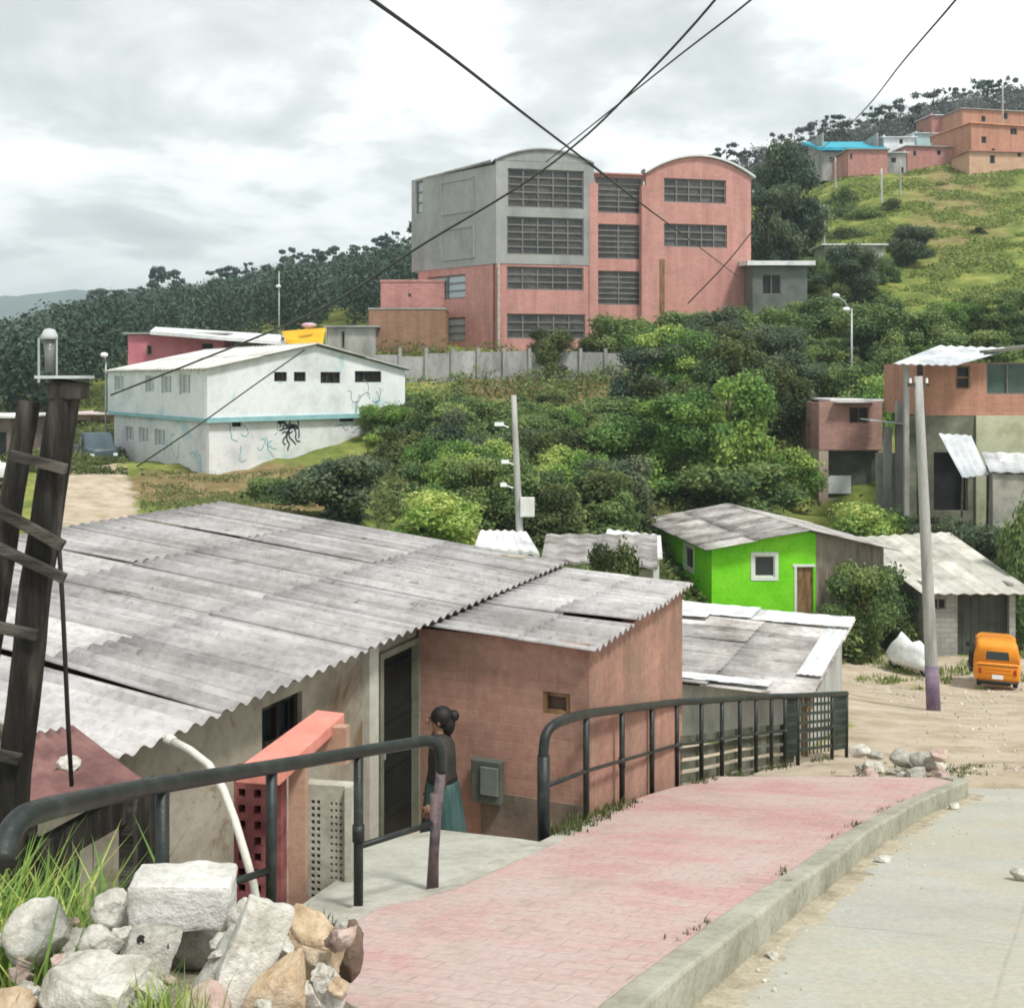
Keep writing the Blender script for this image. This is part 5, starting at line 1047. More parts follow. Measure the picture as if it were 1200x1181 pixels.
def van(label, loc, rz, paint, name='parked_van', cat='van', Ln=4.4, W=1.75, H=1.9, truck=False):
    h = thing(name, label, cat, loc); hw = W / 2
    Lc = lambda pts: place(pts, loc, rz)
    mb = MB(); prf = ((0, .5, .85, .40, 1.0), (.15, hw * .96, hw * .9, .32, 1.1), (.9, hw, hw * .95, .28, 1.15), (1.3, hw, hw * .85, .28, H * .97), (1.7, hw, hw * .84, .28, H), (Ln - .3, hw, hw * .84, .28, H if not truck else 1.15), (Ln, hw * .95, hw * .8, .34, H * .95 if not truck else 1.1))
    if truck: prf = prf[:4] + ((1.6, hw, hw * .85, .28, H), (2.3, hw, hw * .85, .28, H), (2.45, hw, hw * .95, .3, 1.15)) + prf[5:]
    loft(mb, [Lc(rrect(y, b, min(b, b2), z0_, z1_, .1)) for y, b, b2, z0_, z1_ in prf]); mb.build('body', paint, h, smooth=True)
    R = Matrix.Rotation(rz, 3, 'Z')
    for s_ in (-1, 1):
        for yy in ((.85,) + (Ln - .85,)): wheel(h, V(loc) + R @ V((s_ * (hw - .08), yy, .32)), .32, .2, R @ V((1, 0, 0)))
        mb = MB(); mb.box(V(loc) + R @ V((s_ * hw * .7, .08, .75)), (.25, .12, .16), rz); mb.build('headlight', lampwhite, h)
        mb = MB(); y1_ = Ln - .5 if not truck else 2.2; mb.add(Lc([(s_ * (hw * .965 + .012), 1.45, 1.2), (s_ * (hw * .965 + .012), y1_, 1.2), (s_ * (hw * .875 + .012), y1_, H - .22), (s_ * (hw * .875 + .012), 1.6, H - .22)]), [(0, 1, 2, 3)]); mb.build('side_window', glass, h)
    mb = MB(); mb.add(Lc([(-hw * .8, .95, 1.2), (hw * .8, .95, 1.2), (hw * .72, 1.27, H * .92), (-hw * .72, 1.27, H * .92)]), [(0, 1, 2, 3)]); mb.build('windscreen', glass, h)
    mb = MB(); mb.box(V(loc) + R @ V((0, .03, .48)), (W * .9, .14, .18), rz); mb.build('bumper', rubber, h)
    return h
lx_ = V((xat(122, 66), 66, 0)); lx_.z = T(lx_.x, lx_.y); van('blue grey pickup truck parked beside the white building', lx_, math.radians(35), truckblue, 'parked_truck', 'truck', 5, 1.9, 2.0, True)
lx_ = V((xat(-3, 46), 46, 0)); lx_.z = T(lx_.x, lx_.y); van('white van partly cut off at the left edge behind the timber pole', lx_, math.radians(60), vanwhite)

# ------------------------------------------------------------------ poles, lamps, wires
def upole(label, base, top, r0, r1, mat, par=None, name='utility_pole'):
    h = thing(name, label, 'pole', base); mb = MB(); b = V(base) - (V(top) - V(base)).normalized() * .4; t_ = V(top)
    mb.tube([b.lerp(t_, k / 6) for k in range(7)], [r0 + (r1 - r0) * k / 6 for k in range(7)], 12); mb.build('shaft', mat, h, smooth=True); return h
bz = at(1094, 832, 27.0); bz.z = T(bz.x, bz.y); tz = at(1076, 441, 27.0)
h = upole('tall leaning concrete utility pole with faded purple base beside the dirt lane', bz, tz, .165, .10, polecon)
mb = MB(); v0 = bz.lerp(tz, -.02); mb.tube([v0, bz.lerp(tz, .135)], [.172, .158], 12); mb.build('painted_base', purple, h, smooth=True)
mb = MB(); c_ = bz.lerp(tz, .975); mb.box(c_, (.5, .08, .08)); mb.build('crossarm', greywood, h)
for s_ in (-.2, .2):
    mb = MB(); mb.tube([c_ + V((s_, 0, .04)), c_ + V((s_, 0, .16))], [.035, .025], 8); mb.build('insulator', lampwhite, h)
bz = V((xat(613, 36), 36, 0)); bz.z = T(bz.x, bz.y); tz = at(602, 463, 36)
h = upole('thin concrete utility pole with a white meter box in the middle', bz, tz, .14, .085, polecon)
mb = MB(); mb.box(at(618, 594, 35.85), (.46, .25, .62)); mb.build('meter_box', PM('cream_box', [(.6, .59, .55), (.7, .69, .66)], 3, .6, 0), h, bevel=.02)
for (a, b_, w_) in ((593, 541, .25), (586, 497, .3), (591, 568, .2)):
    mb = MB(); mb.tube([at(a + 10, b_ + 4, 36), at(a, b_, 35.8)], .025, 6); mb.box(at(a - 1, b_, 35.8), (w_, .12, .12)); mb.build('lamp_bracket', lampwhite, h)
def lamp(label, px, pyb, pyt, Y, arms, r=.06, name='street_lamp', gr=None):
    b = V((xat(px, Y), Y, 0)); b.z = min(T(b.x, Y), zat(pyb, Y)); h = thing(name, label, 'street lamp', b, gr); t_ = V((b.x, Y, zat(pyt, Y)))
    mb = MB(); mb.tube([b - UP * .3, t_], [r * 1.3, r * .8], 8); mb.build('pole', steel, h, smooth=True)
    for (ax, ay) in arms:
        e_ = V((xat(ax, Y), Y - .3, zat(ay, Y))); mb = MB(); mb.tube([t_.lerp(b, .03), (t_ + e_) / 2 + UP * .1, e_], r * .6, 6); a_ = mb.build('arm', steel, h, smooth=True)
        mb = MB(); mb.ell(e_, (.26, .2, .16), 10, 6); mb.build('lamp_head', lampwhite, a_, smooth=True)
lamp('slim street lamp with two white heads among the bushes on the right', 998, 450, 362, 72, [(978, 347), (990, 363)], .07)
lamp('street lamp with one round white globe beside the white building', 124, 500, 424, 72, [(124, 416)], .06)
lamp('street lamp standing in front of the dark left wood', 327, 400, 318, 110, [(327, 336)], .07)
for (px, pyt, pyb, Y, lb) in ((1033, 198, 245, 128, 'pale pole standing on the hillside below the pink house'), (1055, 188, 250, 130, 'faint grey pole right of the pale hillside pole'), (979, 185, 215, 138, 'short grey pole under the turquoise roof'), (966, 240, 300, 112, 'thin pole on the slope above the grey shed'), (1175, 100, 180, 150, 'pole rising behind the orange houses at the skyline')):
    b = V((xat(px, Y), Y, 0)); b.z = T(b.x, Y); upole(lb, b, (b.x, Y, zat(pyt, Y)), .13, .10, PM('pale_pole', [(.42, .44, .40), (.54, .55, .5)], 1) if px == 1033 else polecon)
def wire(label, pts, r, k=8):
    mb = MB(); P = cr([at(*q_) for q_ in pts], k); rr = r if isinstance(r, float) else [float(np.interp(i / (len(P) - 1), [a for a, b in r], [b for a, b in r])) for i in range(len(P))]
    mb.tube(P, rr, 6); o = mb.build('power_cable', wirem, smooth=True); tag(o, label, 'cable'); return o
wire('thick black cable coming in from the top left and passing before the school', [(300, -95, 6.5), (432, -3, 8), (530, 68, 10), (620, 138, 13), (690, 191, 17)], .016)
wire('thin cable running on from the thick one down across the school', [(690, 191, 17), (757, 243, 30), (820, 290, 50), (872, 330, 84)], .022)
wire('dark cable from the top right sagging down to the white building', [(920, -110, 9), (838, 0, 11), (760, 86, 13), (680, 165, 16), (600, 224, 20), (490, 290, 27), (380, 360, 38), (282, 403, 50), (130, 463, 66)], [(0, .013), (.45, .016), (.65, .032), (1, .055)])
wire('grey cable beside the dark one at the top right', [(960, -75, 9.5), (880, 0, 12), (790, 70, 15), (700, 142, 19), (640, 190, 24)], .012)
wire('cable slanting across the white building gable', [(357, 410, 57), (300, 450, 55), (230, 500, 53), (160, 547, 52)], .035)
wire('cable in the top right corner running to the hillside', [(1200, -100, 14), (1120, 0, 18), (1060, 70, 26), (1000, 142, 44), (950, 185, 90)], .02)
wire('thin cable hanging over the big grey roof', [(532, 632, 14.8), (490, 675, 12.4), (430, 728, 10.6), (340, 795, 9.0)], .0045)
wire('thin cable crossing low in front of the right wing of the school', [(884, 268, 85), (850, 310, 84), (806, 356, 84)], .05)

# ------------------------------------------------------------------ the woman by the door
wl_ = V((xat(518, 9.55), 9.55, FL + .01)); wm = thing('person', 'woman with dark hair and teal skirt standing by the brick wall', 'person', wl_)
def skin(name, pts, edges, rad, mat, par, root=0, sub=2):
    me = bpy.data.meshes.new(name); me.from_pydata([tuple(V(p)) for p in pts], edges, []); o = bpy.data.objects.new(name, me); C.objects.link(o); o.parent = par; me.materials.append(mat)
    sk = o.modifiers.new('skin', 'SKIN'); sk.use_smooth_shade = True
    for i, r in enumerate(rad):
        v = me.skin_vertices[0].data[i]; v.radius = (r, r) if not isinstance(r, tuple) else r; v.use_root = (i == root)
    sb = o.modifiers.new('sub', 'SUBSURF'); sb.levels = sub; sb.render_levels = sub; return o
skinm = PM('brown_skin', [(.24, .13, .085), (.30, .17, .11)], 6, .55, 0, 5, .05)
# facing the camera's left; 1.55 m tall
bp = [(0, 0, .84), (0, 0, .98), (0, 0, 1.12), (-.01, 0, 1.24), (-.02, 0, 1.32), (-.035, 0, 1.41), (-.03, 0, 1.50),
      (0, -.09, .80), (-.01, -.09, .46), (.02, -.09, .08), (-.12, -.09, .03), (0, .09, .80), (.01, .09, .46), (.03, .09, .08), (-.10, .09, .03),
      (0, -.17, 1.22), (.03, -.20, .98), (-.08, -.19, .80), (0, .17, 1.22), (.02, .20, .97), (-.10, .18, .80)]
be = [(0, 1), (1, 2), (2, 3), (3, 4), (4, 5), (5, 6), (0, 7), (7, 8), (8, 9), (9, 10), (0, 11), (11, 12), (12, 13), (13, 14), (3, 15), (15, 16), (16, 17), (3, 18), (18, 19), (19, 20)]
br_ = [(.12, .14), (.095, .12), (.105, .13), (.08, .12), .045, (.085, .07), (.08, .068), .085, .055, .038, .03, .085, .055, .038, .03, .048, .036, .026, .048, .036, .026]
body = skin('body', bp, be, br_, skinm, wm)
mb = MB()                                                      # face, ears
lip = PM('lip_skin', [(.26, .12, .085), (.3, .15, .1)], 6, .5, 0)
for s_ in (-1, 1):
    mb = MB(); mb.ell(wl_ + V((-.108, s_ * .028, 1.445)), (.008, .012, .008), 8, 6); mb.build('eye', rubber, wm, smooth=True)
    mb = MB(); mb.ell(wl_ + V((-.02, s_ * .078, 1.43)), (.018, .01, .028), 8, 6); mb.build('ear', lip, wm, smooth=True)
mb = MB(); mb.ell(wl_ + V((-.122, 0, 1.42)), (.018, .012, .02), 8, 6); mb.build('nose', skinm, wm, smooth=True)
mb = MB(); mb.ell(wl_ + V((-.108, 0, 1.385)), (.008, .022, .006), 8, 6); mb.build('mouth', lip, wm, smooth=True)
for s_, (hx_, hy_) in ((-1, (-.10, -.19)), (1, (-.12, .18))):        # hands with five bent fingers
    b0 = V((hx_, hy_, .78)); pts = [b0, b0 + V((-.015, 0, -.05))]; ed = [(0, 1)]; rd = [.022, .026]
    for k in range(4):
        o_ = b0 + V((-.04 + .024 * k, 0, -.075)); ln_ = (.03, .036, .034, .026)[k]; i0 = len(pts)
        pts += [o_, o_ + V((-.004, -s_ * .006, -ln_)), o_ + V((-.004, -s_ * .018, -ln_ * 1.7))]; ed += [(1, i0), (i0, i0 + 1), (i0 + 1, i0 + 2)]; rd += [.009, .0085, .007]
    i0 = len(pts); pts += [b0 + V((-.045, -s_ * .012, -.03)), b0 + V((-.06, -s_ * .015, -.06))]; ed += [(1, i0), (i0, i0 + 1)]; rd += [.01, .008]
    skin('hand', pts, ed, rd, skinm, wm, sub=1)
mb = MB(); mb.ell(wl_ + V((.0, 0, 1.455)), (.10, .092, .098), 16, 12); mb.ell(wl_ + V((.055, 0, 1.40)), (.06, .075, .10), 14, 10); mb.ell(wl_ + V((.10, 0, 1.47)), (.05, .05, .05), 12, 8); mb.build('hair', PM('black_hair', [(.010, .009, .008), (.022, .019, .017)], 9, .5, .3, 40, .2), wm, smooth=True)
def garment(name, rings, mat, fold=0, nf=9):
    mb = MB(); n = 28; secs = []
    for (z, rx, ry, ox) in rings: secs.append([wl_ + V((ox + rx * (1 + fold * math.sin(nf * 2 * math.pi * k / n) * max(0, (rings[0][0] - z))) * math.cos(2 * math.pi * k / n), ry * (1 + fold * math.sin(nf * 2 * math.pi * k / n) * max(0, (rings[0][0] - z))) * math.sin(2 * math.pi * k / n), z)) for k in range(n)])
    vs = [p for s_ in secs for p in s_]; mb.add(vs, [(j * n + i, j * n + (i + 1) % n, (j + 1) * n + (i + 1) % n, (j + 1) * n + i) for j in range(len(secs) - 1) for i in range(n)]); o = mb.build(name, mat, wm, smooth=True); solid(o, .006); return o
garment('skirt', [(.98, .118, .145, 0), (.88, .145, .175, 0), (.7, .165, .19, .005), (.45, .19, .205, .01), (.18, .215, .225, .015)], PM('teal_cotton', [(.022, .05, .048), (.04, .085, .08), (.075, .135, .128)], 3, .85, .1, stretch=(3, 3, .3)), .22)
bl = PM('dark_brown_blouse', [(.028, .026, .024), (.055, .048, .042)], 4, .85, .15)
garment('blouse', [(1.335, .062, .07, -.02), (1.29, .085, .15, -.012), (1.22, .112, .17, 0), (1.10, .122, .155, 0), (.99, .122, .148, 0), (.93, .135, .165, 0)], bl)
for s_ in (-1, 1):
    mb = MB(); mb.tube([wl_ + V((-.01, s_ * .12, 1.27)), wl_ + V((0, s_ * .172, 1.22)), wl_ + V((.02, s_ * .19, 1.08)), wl_ + V((.03, s_ * .2, .99))], [.06, .064, .052, .05], 12, cap=False); mb.build('sleeve', bl, wm, smooth=True)
for s_ in (-1, 1):
    mb = MB(); mb.ell(wl_ + V((-.055, s_ * .09, .03)), (.12, .045, .035), 12, 8); mb.build('shoe', rubber, wm, smooth=True)

# ------------------------------------------------------------------ rubble at the bottom left
def rock_obj(name, label, cat, c, size, rot, mat, seed, kind='rock', rough=.16, holes=None, group=None):
    rnd = random.Random(seed); bm = bmesh.new()
    if kind == 'rock':
        bmesh.ops.create_icosphere(bm, subdivisions=4, radius=.5)
        pl = [(V((rnd.uniform(-1, 1), rnd.uniform(-1, 1), rnd.uniform(-1, 1))).normalized(), rnd.uniform(.30, .44)) for _ in range(11)]
        for v in bm.verts:
            for (nn, dd_) in pl:
                k = v.co.dot(nn)
                if k > dd_: v.co -= nn * (k - dd_) * .93
    else:
        bmesh.ops.create_cube(bm, size=1); bmesh.ops.bevel(bm, geom=bm.edges[:], offset=.09 if kind == 'block' else .05, segments=2, profile=.6, affect='EDGES'); bmesh.ops.subdivide_edges(bm, edges=bm.edges[:], cuts=9, use_grid_fill=True)
    if kind == 'brick':
        for _ in range(7):
            nn = V((rnd.choice((-1, 1)) * rnd.uniform(.3, 1), rnd.choice((-1, 1)) * rnd.uniform(.3, 1), rnd.choice((-1, 1)) * rnd.uniform(.3, 1))).normalized(); dd_ = rnd.uniform(.46, .60)
            for v in bm.verts:
                k = v.co.dot(nn)
                if k > dd_: v.co -= nn * (k - dd_)
    for v in bm.verts: v.co = V((v.co.x * size[0], v.co.y * size[1], v.co.z * size[2]))
    o3 = V((seed * 3.7, seed * 1.3, 0)); sc_ = min(size)
    for v in bm.verts:
        d_ = (mnoise.fractal(v.co / sc_ * 1.1 + o3, .9, 2.1, 4) + .30 * mnoise.fractal(v.co / sc_ * 5.5 + o3, .7, 2.1, 4)) * sc_ * rough * (.5 if kind != 'rock' else .45); v.co += v.co.normalized() * d_
    me = bpy.data.meshes.new(name); bm.to_mesh(me); bm.free(); me.shade_smooth(); me.materials.append(mat)
    o = bpy.data.objects.new(name, me); C.objects.link(o); o.location = c; o.rotation_euler = [math.radians(a) for a in rot]; tag(o, label, cat, group)
    if holes:
        for hx_, hz_ in holes:
            mb = MB(); R = o.rotation_euler.to_matrix(); c0 = V(c) + R @ V((hx_, -size[1] / 2 - .004, hz_)); mb.tube([c0, c0 + R @ V((0, .02, 0))], .014, 10); hb_ = mb.build('hole', dark)
            hb_.location = hb_.location
            w_ = hb_.location.copy(); hb_.parent = o; hb_.matrix_parent_inverse = (Matrix.Translation(V(c)) @ R.to_4x4()).inverted(); hb_.location = w_
    return o
def px_rock(name, label, cat, x0, x1, y0, y1, Y, mat, seed, kind='rock', dep=.8, rot=(0, 0, 0), rough=.16, holes=None, grow=1.0):
    w_ = (x1 - x0) / F * Y * grow; h_ = (y1 - y0) / F * Y * grow
    return rock_obj(name, label, cat, at((x0 + x1) / 2, (y0 + y1) / 2, Y + w_ * dep / 2), (w_, w_ * dep, h_), rot, mat, seed, kind, rough, holes)
px_rock('concrete_block', 'big pale rounded concrete block lying on top of the rubble pile', 'block', 156, 274, 1022, 1078, 3.85, blockm, 1, 'block', .5, (4, 2, 4), .14)
px_rock('broken_brick', 'grey broken block with two round holes under the pale block', 'block', 140, 206, 1080, 1146, 3.7, stone_g, 2, 'brick', .8, (-14, 18, 24), .2, [(-.045, .04), (.045, .035)], .86)
px_rock('rock', 'pale boulder beside the grass at the left of the pile', 'rock', 10, 82, 1056, 1128, 3.75, stone_w, 3, 'rock', .8, (10, 0, 20), .2, grow=1.2)
px_rock('rock', 'small white stone left of the pale concrete block', 'rock', 112, 156, 1043, 1084, 3.9, stone_w, 4, 'rock', .9, (0, 20, 60), .25, grow=1.2)
px_rock('rock', 'large white faced block lowest at the left of the pile', 'rock', 44, 168, 1130, 1200, 3.4, stone_w, 5, 'brick', .6, (6, 4, -14), .2)
px_rock('rock', 'long white slab leaning upright in the middle of the pile', 'rock', 262, 320, 1058, 1200, 3.55, stone_w, 6, 'brick', .5, (-14, 24, 14), .25)
px_rock('rock', 'thin dark edged slab leaning left of the long white slab', 'rock', 236, 272, 1090, 1200, 3.62, stone_g, 7, 'brick', .8, (-10, 36, 10), .2)
px_rock('rock', 'cream coloured flat stone at the right of the pile', 'rock', 330, 402, 1080, 1140, 3.95, stone_t, 8, 'brick', .7, (18, 8, -20), .25)
px_rock('rock', 'rounded tan stone leaning at the right bottom of the pile', 'rock', 296, 356, 1116, 1210, 3.45, stone_t, 9, 'rock', .6, (0, 30, 10), .2, grow=1.2)
px_rock('rock', 'small pale stone at the lower right foot of the pile', 'rock', 364, 404, 1140, 1190, 3.65, stone_w, 10, 'rock', .8, (0, 10, 40), .2, grow=1.2)
px_rock('rock', 'brown earthy clod at the far right of the pile by the post', 'rock', 386, 424, 1072, 1150, 4.2, PM('brown_clod', [(.09, .06, .045), (.17, .12, .09), (.24, .18, .14)], 6, .95, .6), 11, 'rock', .8, (0, 0, 0), .3, grow=1.15)
px_rock('rock', 'upright pale chunk between concrete block and long slab', 'rock', 266, 300, 1054, 1110, 3.8, stone_w, 12, 'rock', .9, (0, -12, 30), .25, grow=1.2)
px_rock('rock', 'grey stone in the shade under the pale concrete block', 'rock', 200, 274, 1072, 1130, 4.0, stone_g, 13, 'brick', .6, (0, 4, 8), .25)
px_rock('rock', 'pinkish stone low in the pile beside the white faced block', 'rock', 118, 180, 1124, 1200, 3.5, stone_p, 14, 'rock', .8, (0, 0, 70), .25, grow=1.2)
px_rock('rock', 'cream pebble shaped stone above the white faced block', 'rock', 96, 146, 1084, 1132, 3.68, stone_w, 15, 'rock', .8, (30, 0, 0), .25, grow=1.2)
px_rock('rock', 'small grey stone behind the cream pebble shaped stone', 'rock', 62, 108, 1092, 1126, 3.85, stone_g, 16, 'rock', .8, (0, 0, 33), .25, grow=1.2)
px_rock('rock', 'tan stone cut by the bottom left corner', 'rock', -24, 40, 1156, 1210, 3.4, stone_t, 17, 'rock', .8, (0, 0, 33), .25, grow=1.2)
px_rock('rock', 'pale stone cut by the bottom edge below the leaning slabs', 'rock', 200, 262, 1160, 1230, 3.4, stone_p, 18, 'rock', .8, (0, 20, 33), .25, grow=1.2)
px_rock('rock', 'white stone behind the left end of the concrete block', 'rock', 70, 118, 1120, 1150, 3.6, stone_w, 23, 'rock', .8, (0, 20, 10), .25, grow=1.2)
rk = random.Random(78)
for k in range(16):
    Yk = rk.uniform(13.9, 15.2); px = rk.uniform(1010, 1112); x = xat(px, Yk); sz = rk.uniform(.07, .2)
    rock_obj('stone', 'small broken stone in the jumble past the end of the kerb', 'stone', V((x, Yk, max(T(x, Yk), plane(Yk) - .12) + sz * .25)), (sz * 1.3, sz, sz * .7), (rk.uniform(0, 50), rk.uniform(0, 50), rk.uniform(0, 180)), rk.choice((stone_w, stone_g, stone_p)), 160 + k, 'brick', .3, None, 'jumbled stones past the kerb end')
rk = random.Random(77)
for k in range(34):
    x_p, y_p = rk.uniform(4, 410), rk.uniform(1070, 1185)
    if y_p < 1090 and 150 < x_p < 280: continue
    Yk = float(np.interp(y_p, [1060, 1185], [4.05, 3.4])) + rk.uniform(-.1, .12); sz = rk.uniform(.025, .075)
    rock_obj('rubble_fragment', 'small broken rubble fragment lodged among the larger stones at the bottom left', 'fragment', at(x_p, y_p, Yk), (sz * rk.uniform(1, 1.6), sz, sz * rk.uniform(.6, 1)), (rk.uniform(0, 60), rk.uniform(0, 60), rk.uniform(0, 180)), rk.choice((stone_w, stone_g, stone_t, stone_p, stone_w)), 100 + k, 'brick', .3, None, 'small rubble fragments')
# mound of rubble and earth under the stones
mb = MB(); vs = []; n = 40
for j in range(n + 1):
    for i in range(n + 1):
        x, y = -2.6 + 2.1 * i / n, 2.6 + 2.0 * j / n; dx, dy = (x + 1.25) / .95, (y - 3.65) / .85
        hgt = .30 * max(0, 1 - dx * dx - dy * dy) ** .8; vs.append((x, y, plane(y) - .04 + hgt + .035 * mnoise.fractal(V((x * 9, y * 9, 0)), .9, 2, 4)))
mb.add(vs, [(j * (n + 1) + i, j * (n + 1) + i + 1, (j + 1) * (n + 1) + i + 1, (j + 1) * (n + 1) + i) for j in range(n) for i in range(n)])
o = mb.build('rubble', PM('rubble_earth', [(.10, .085, .06), (.22, .19, .14), (.40, .36, .29)], 7, .95, .8, 18, .5), smooth=True, merge=False); tag(o, 'loose rubble and earth heaped under the stones', 'rubble', kind='stuff')
px_rock('rock', 'white stone resting on the rusty shed roof', 'rock', 68, 94, 886, 906, 5.6, stone_w, 19, 'rock', .9, (0, 0, 10), .3, grow=1.15)
for i, (a, b, yb_, sz, lb, m_) in enumerate(((1046, 1066, 894, .35, 'grey stone nearest the end of the downhill railing', stone_g), (1070, 1096, 898, .42, 'largest grey boulder at the end of the kerb', stone_g), (1092, 1108, 890, .3, 'dark stone right of the largest kerb end boulder', stone_p), (1060, 1074, 902, .22, 'small white stone before the kerb end boulder', stone_w), (1018, 1034, 890, .22, 'low stone between the railing end and the grey stones', stone_g), (1000, 1016, 886, .3, 'pale stone at the foot of the mesh panel', stone_w))):
    Yk = 14.6 - .25 * (i % 3); x = xat((a + b) / 2, Yk); rock_obj('stone', lb, 'stone', V((x, Yk, zat(yb_ - 6, Yk))), (sz, sz * .8, sz * .6), (0, 10, i * 40), m_, 40 + i)
for i, (px, py, sz, lb) in enumerate(((1035, 1010, .10, 'white stone at the foot of the kerb'), (1118, 948, .12, 'white stone where kerb and dirt meet'), (905, 1122, .06, 'tiny pale pebble on the road beside the kerb'), (1199, 1030, .13, 'white stone standing in for a vehicle edge on the road at far right'))):  # the last one stands in for the edge of a vehicle
    Yk = 1.48 / ((py - HY) / F - .26); rock_obj('stone', lb, 'stone', at(px, py, Yk) + UP * sz * .25, (sz * 1.4, sz, sz * .7), (0, 0, i * 50), stone_w, 60 + i)

# ------------------------------------------------------------------ vegetation
def leaves(name, blobs, n, size, seed, mat, par=None, aspect=1.7, droop=.0, shell=.55, clump=.34, loc=None, jitter=1.0):
    """many small leaf faces spread through the crown's clumps; tone = leaf colour, by clump and by leaf"""
    r = np.random.default_rng(seed); B = np.array([[*c, *rad] for c, rad in blobs], float)
    wts = (B[:, 3] * B[:, 4] + B[:, 4] * B[:, 5] + B[:, 3] * B[:, 5]); wts /= wts.sum(); k = r.choice(len(B), n, p=wts)
    d = r.normal(size=(n, 3)); d /= np.linalg.norm(d, axis=1)[:, None]; rad = (shell + (1 - shell) * r.random(n) ** .6) * (1 + .14 * r.normal(size=n) * jitter)
    c = B[k, :3] + d * B[k, 3:] * rad[:, None]
    nrm = d * .8 + r.normal(size=(n, 3)) * .65 + np.array([0, 0, .35]); nrm /= np.linalg.norm(nrm, axis=1)[:, None]
    t = np.cross(nrm, r.normal(size=(n, 3))); t /= np.linalg.norm(t, axis=1)[:, None]; t[:, 2] -= droop; t /= np.linalg.norm(t, axis=1)[:, None]
    b = np.cross(nrm, t); b /= np.linalg.norm(b, axis=1)[:, None]; s = size * (.6 + .8 * r.random(n))[:, None]
    q = np.stack([c - t * s * aspect / 2, c + b * s / 2, c + t * s * aspect / 2, c - b * s / 2], 1).reshape(-1, 3)
    ct = r.random(len(B)); tone = np.clip(.42 + (ct[k] - .5) * clump * 1.6 + (r.random(n) - .5) * .55, 0, 1).astype(np.float32)
    me = bpy.data.meshes.new(name); me.vertices.add(4 * n); me.vertices.foreach_set('co', q.astype(np.float32).ravel()); me.loops.add(4 * n); me.loops.foreach_set('vertex_index', np.arange(4 * n, dtype=np.int32))
    me.polygons.add(n); me.polygons.foreach_set('loop_start', np.arange(0, 4 * n, 4, dtype=np.int32)); me.update(calc_edges=True)
    a = me.attributes.new('tone', 'FLOAT', 'FACE'); a.data.foreach_set('value', tone); me.materials.append(mat)
    o = bpy.data.objects.new(name, me); C.objects.link(o)
    if par: o.parent = par
    return o
def limbs(par, h, r, nb, spread, seed, crown0):
    rnd = random.Random(seed); mb = MB(); lean = V((rnd.uniform(-.1, .1), rnd.uniform(-.1, .1), 0)) * h; top = V((0, 0, h)) + lean
    tr_ = [V((0, 0, -.3)), lean * .2 + V((0, 0, h * .3)), lean * .6 + V((0, 0, h * .65)), top]; mb.tube(tr_, [r * 1.2, r * .9, r * .6, r * .2], 7)
    for k in range(nb):
        z = h * (crown0 + (1 - crown0) * rnd.random() * .8); a = rnd.uniform(0, 6.28); b = lean * (z / h) + V((0, 0, z)); e = b + V((math.cos(a) * spread * rnd.uniform(.5, .9), math.sin(a) * spread * rnd.uniform(.5, .9), h * rnd.uniform(.05, .22))); mb.tube([b, b.lerp(e, .5) + V((0, 0, .05 * h)), e], [r * .45, r * .28, r * .1], 5)
    return mb.build('trunk', barkm, par, smooth=True)
def proto(kind, seed):
    """unit plant: 1 m high and about 1 m wide, scaled per copy"""
    rnd = random.Random(seed); e = bpy.data.objects.new('proto', None); C.objects.link(e)
    if kind == 'bush':
        bl_ = [((rnd.gauss(0, .21), rnd.gauss(0, .21), rnd.uniform(.12, .74)), (rnd.uniform(.11, .2),) * 2 + (rnd.uniform(.09, .17),)) for _ in range(24)]; bl_ = [b for b in bl_ if b[0][0] ** 2 + b[0][1] ** 2 < (.46 - .34 * max(0, b[0][2] - .35)) ** 2]
        leaves('crown', bl_, 14000, .0235, seed, MATCUR, e, shell=.45, jitter=1.3, clump=.5); limbs(e, .62, .025, 5, .35, seed, .2)
    elif kind == 'tree':
        bl_ = []
        while len(bl_) < 30:
            p = (rnd.gauss(0, .2), rnd.gauss(0, .2), rnd.uniform(.22, .92)); 
            if (p[0] / .42) ** 2 + (p[1] / .42) ** 2 + ((p[2] - .58) / .40) ** 2 < 1: bl_.append((p, (rnd.uniform(.08, .16),) * 2 + (rnd.uniform(.06, .12),)))
        leaves('crown', bl_, 15000, .021, seed, MATCUR, e, shell=.42, jitter=1.5, clump=.5); limbs(e, .8, .03, 8, .36, seed, .25)
    elif kind == 'pine':                                          # old pines: bare lower stem, ragged clumps above
        bl_ = []
        for k in range(30):
            z = rnd.uniform(.34, .97); w_ = .10 + .26 * math.sin(min(1, (1 - z) * 1.6 + .12) * 2.4); a = rnd.uniform(0, 6.28); q_ = w_ * rnd.uniform(.25, 1.1)
            bl_.append(((math.cos(a) * q_, math.sin(a) * q_, z), (rnd.uniform(.06, .13),) * 2 + (rnd.uniform(.02, .042),)))
        leaves('crown', bl_, 4200, .030, seed, MATCUR, e, aspect=2.2, shell=.2, jitter=1.8); limbs(e, .93, .016, 12, .3, seed, .3)
    elif kind == 'gum':                                           # thin tree, bare stem and loose tufts
        bl_ = []
        for k in range(26):
            z = rnd.uniform(.42, .99); a = rnd.uniform(0, 6.28); q_ = rnd.uniform(.03, .34); bl_.append(((math.cos(a) * q_, math.sin(a) * q_, z), (rnd.uniform(.04, .10),) * 2 + (rnd.uniform(.02, .05),)))
        leaves('crown', bl_, 1900, .026, seed, MATCUR, e, aspect=2.3, shell=.1, jitter=2); limbs(e, .95, .014, 12, .3, seed, .35)
    return e
PR = {}
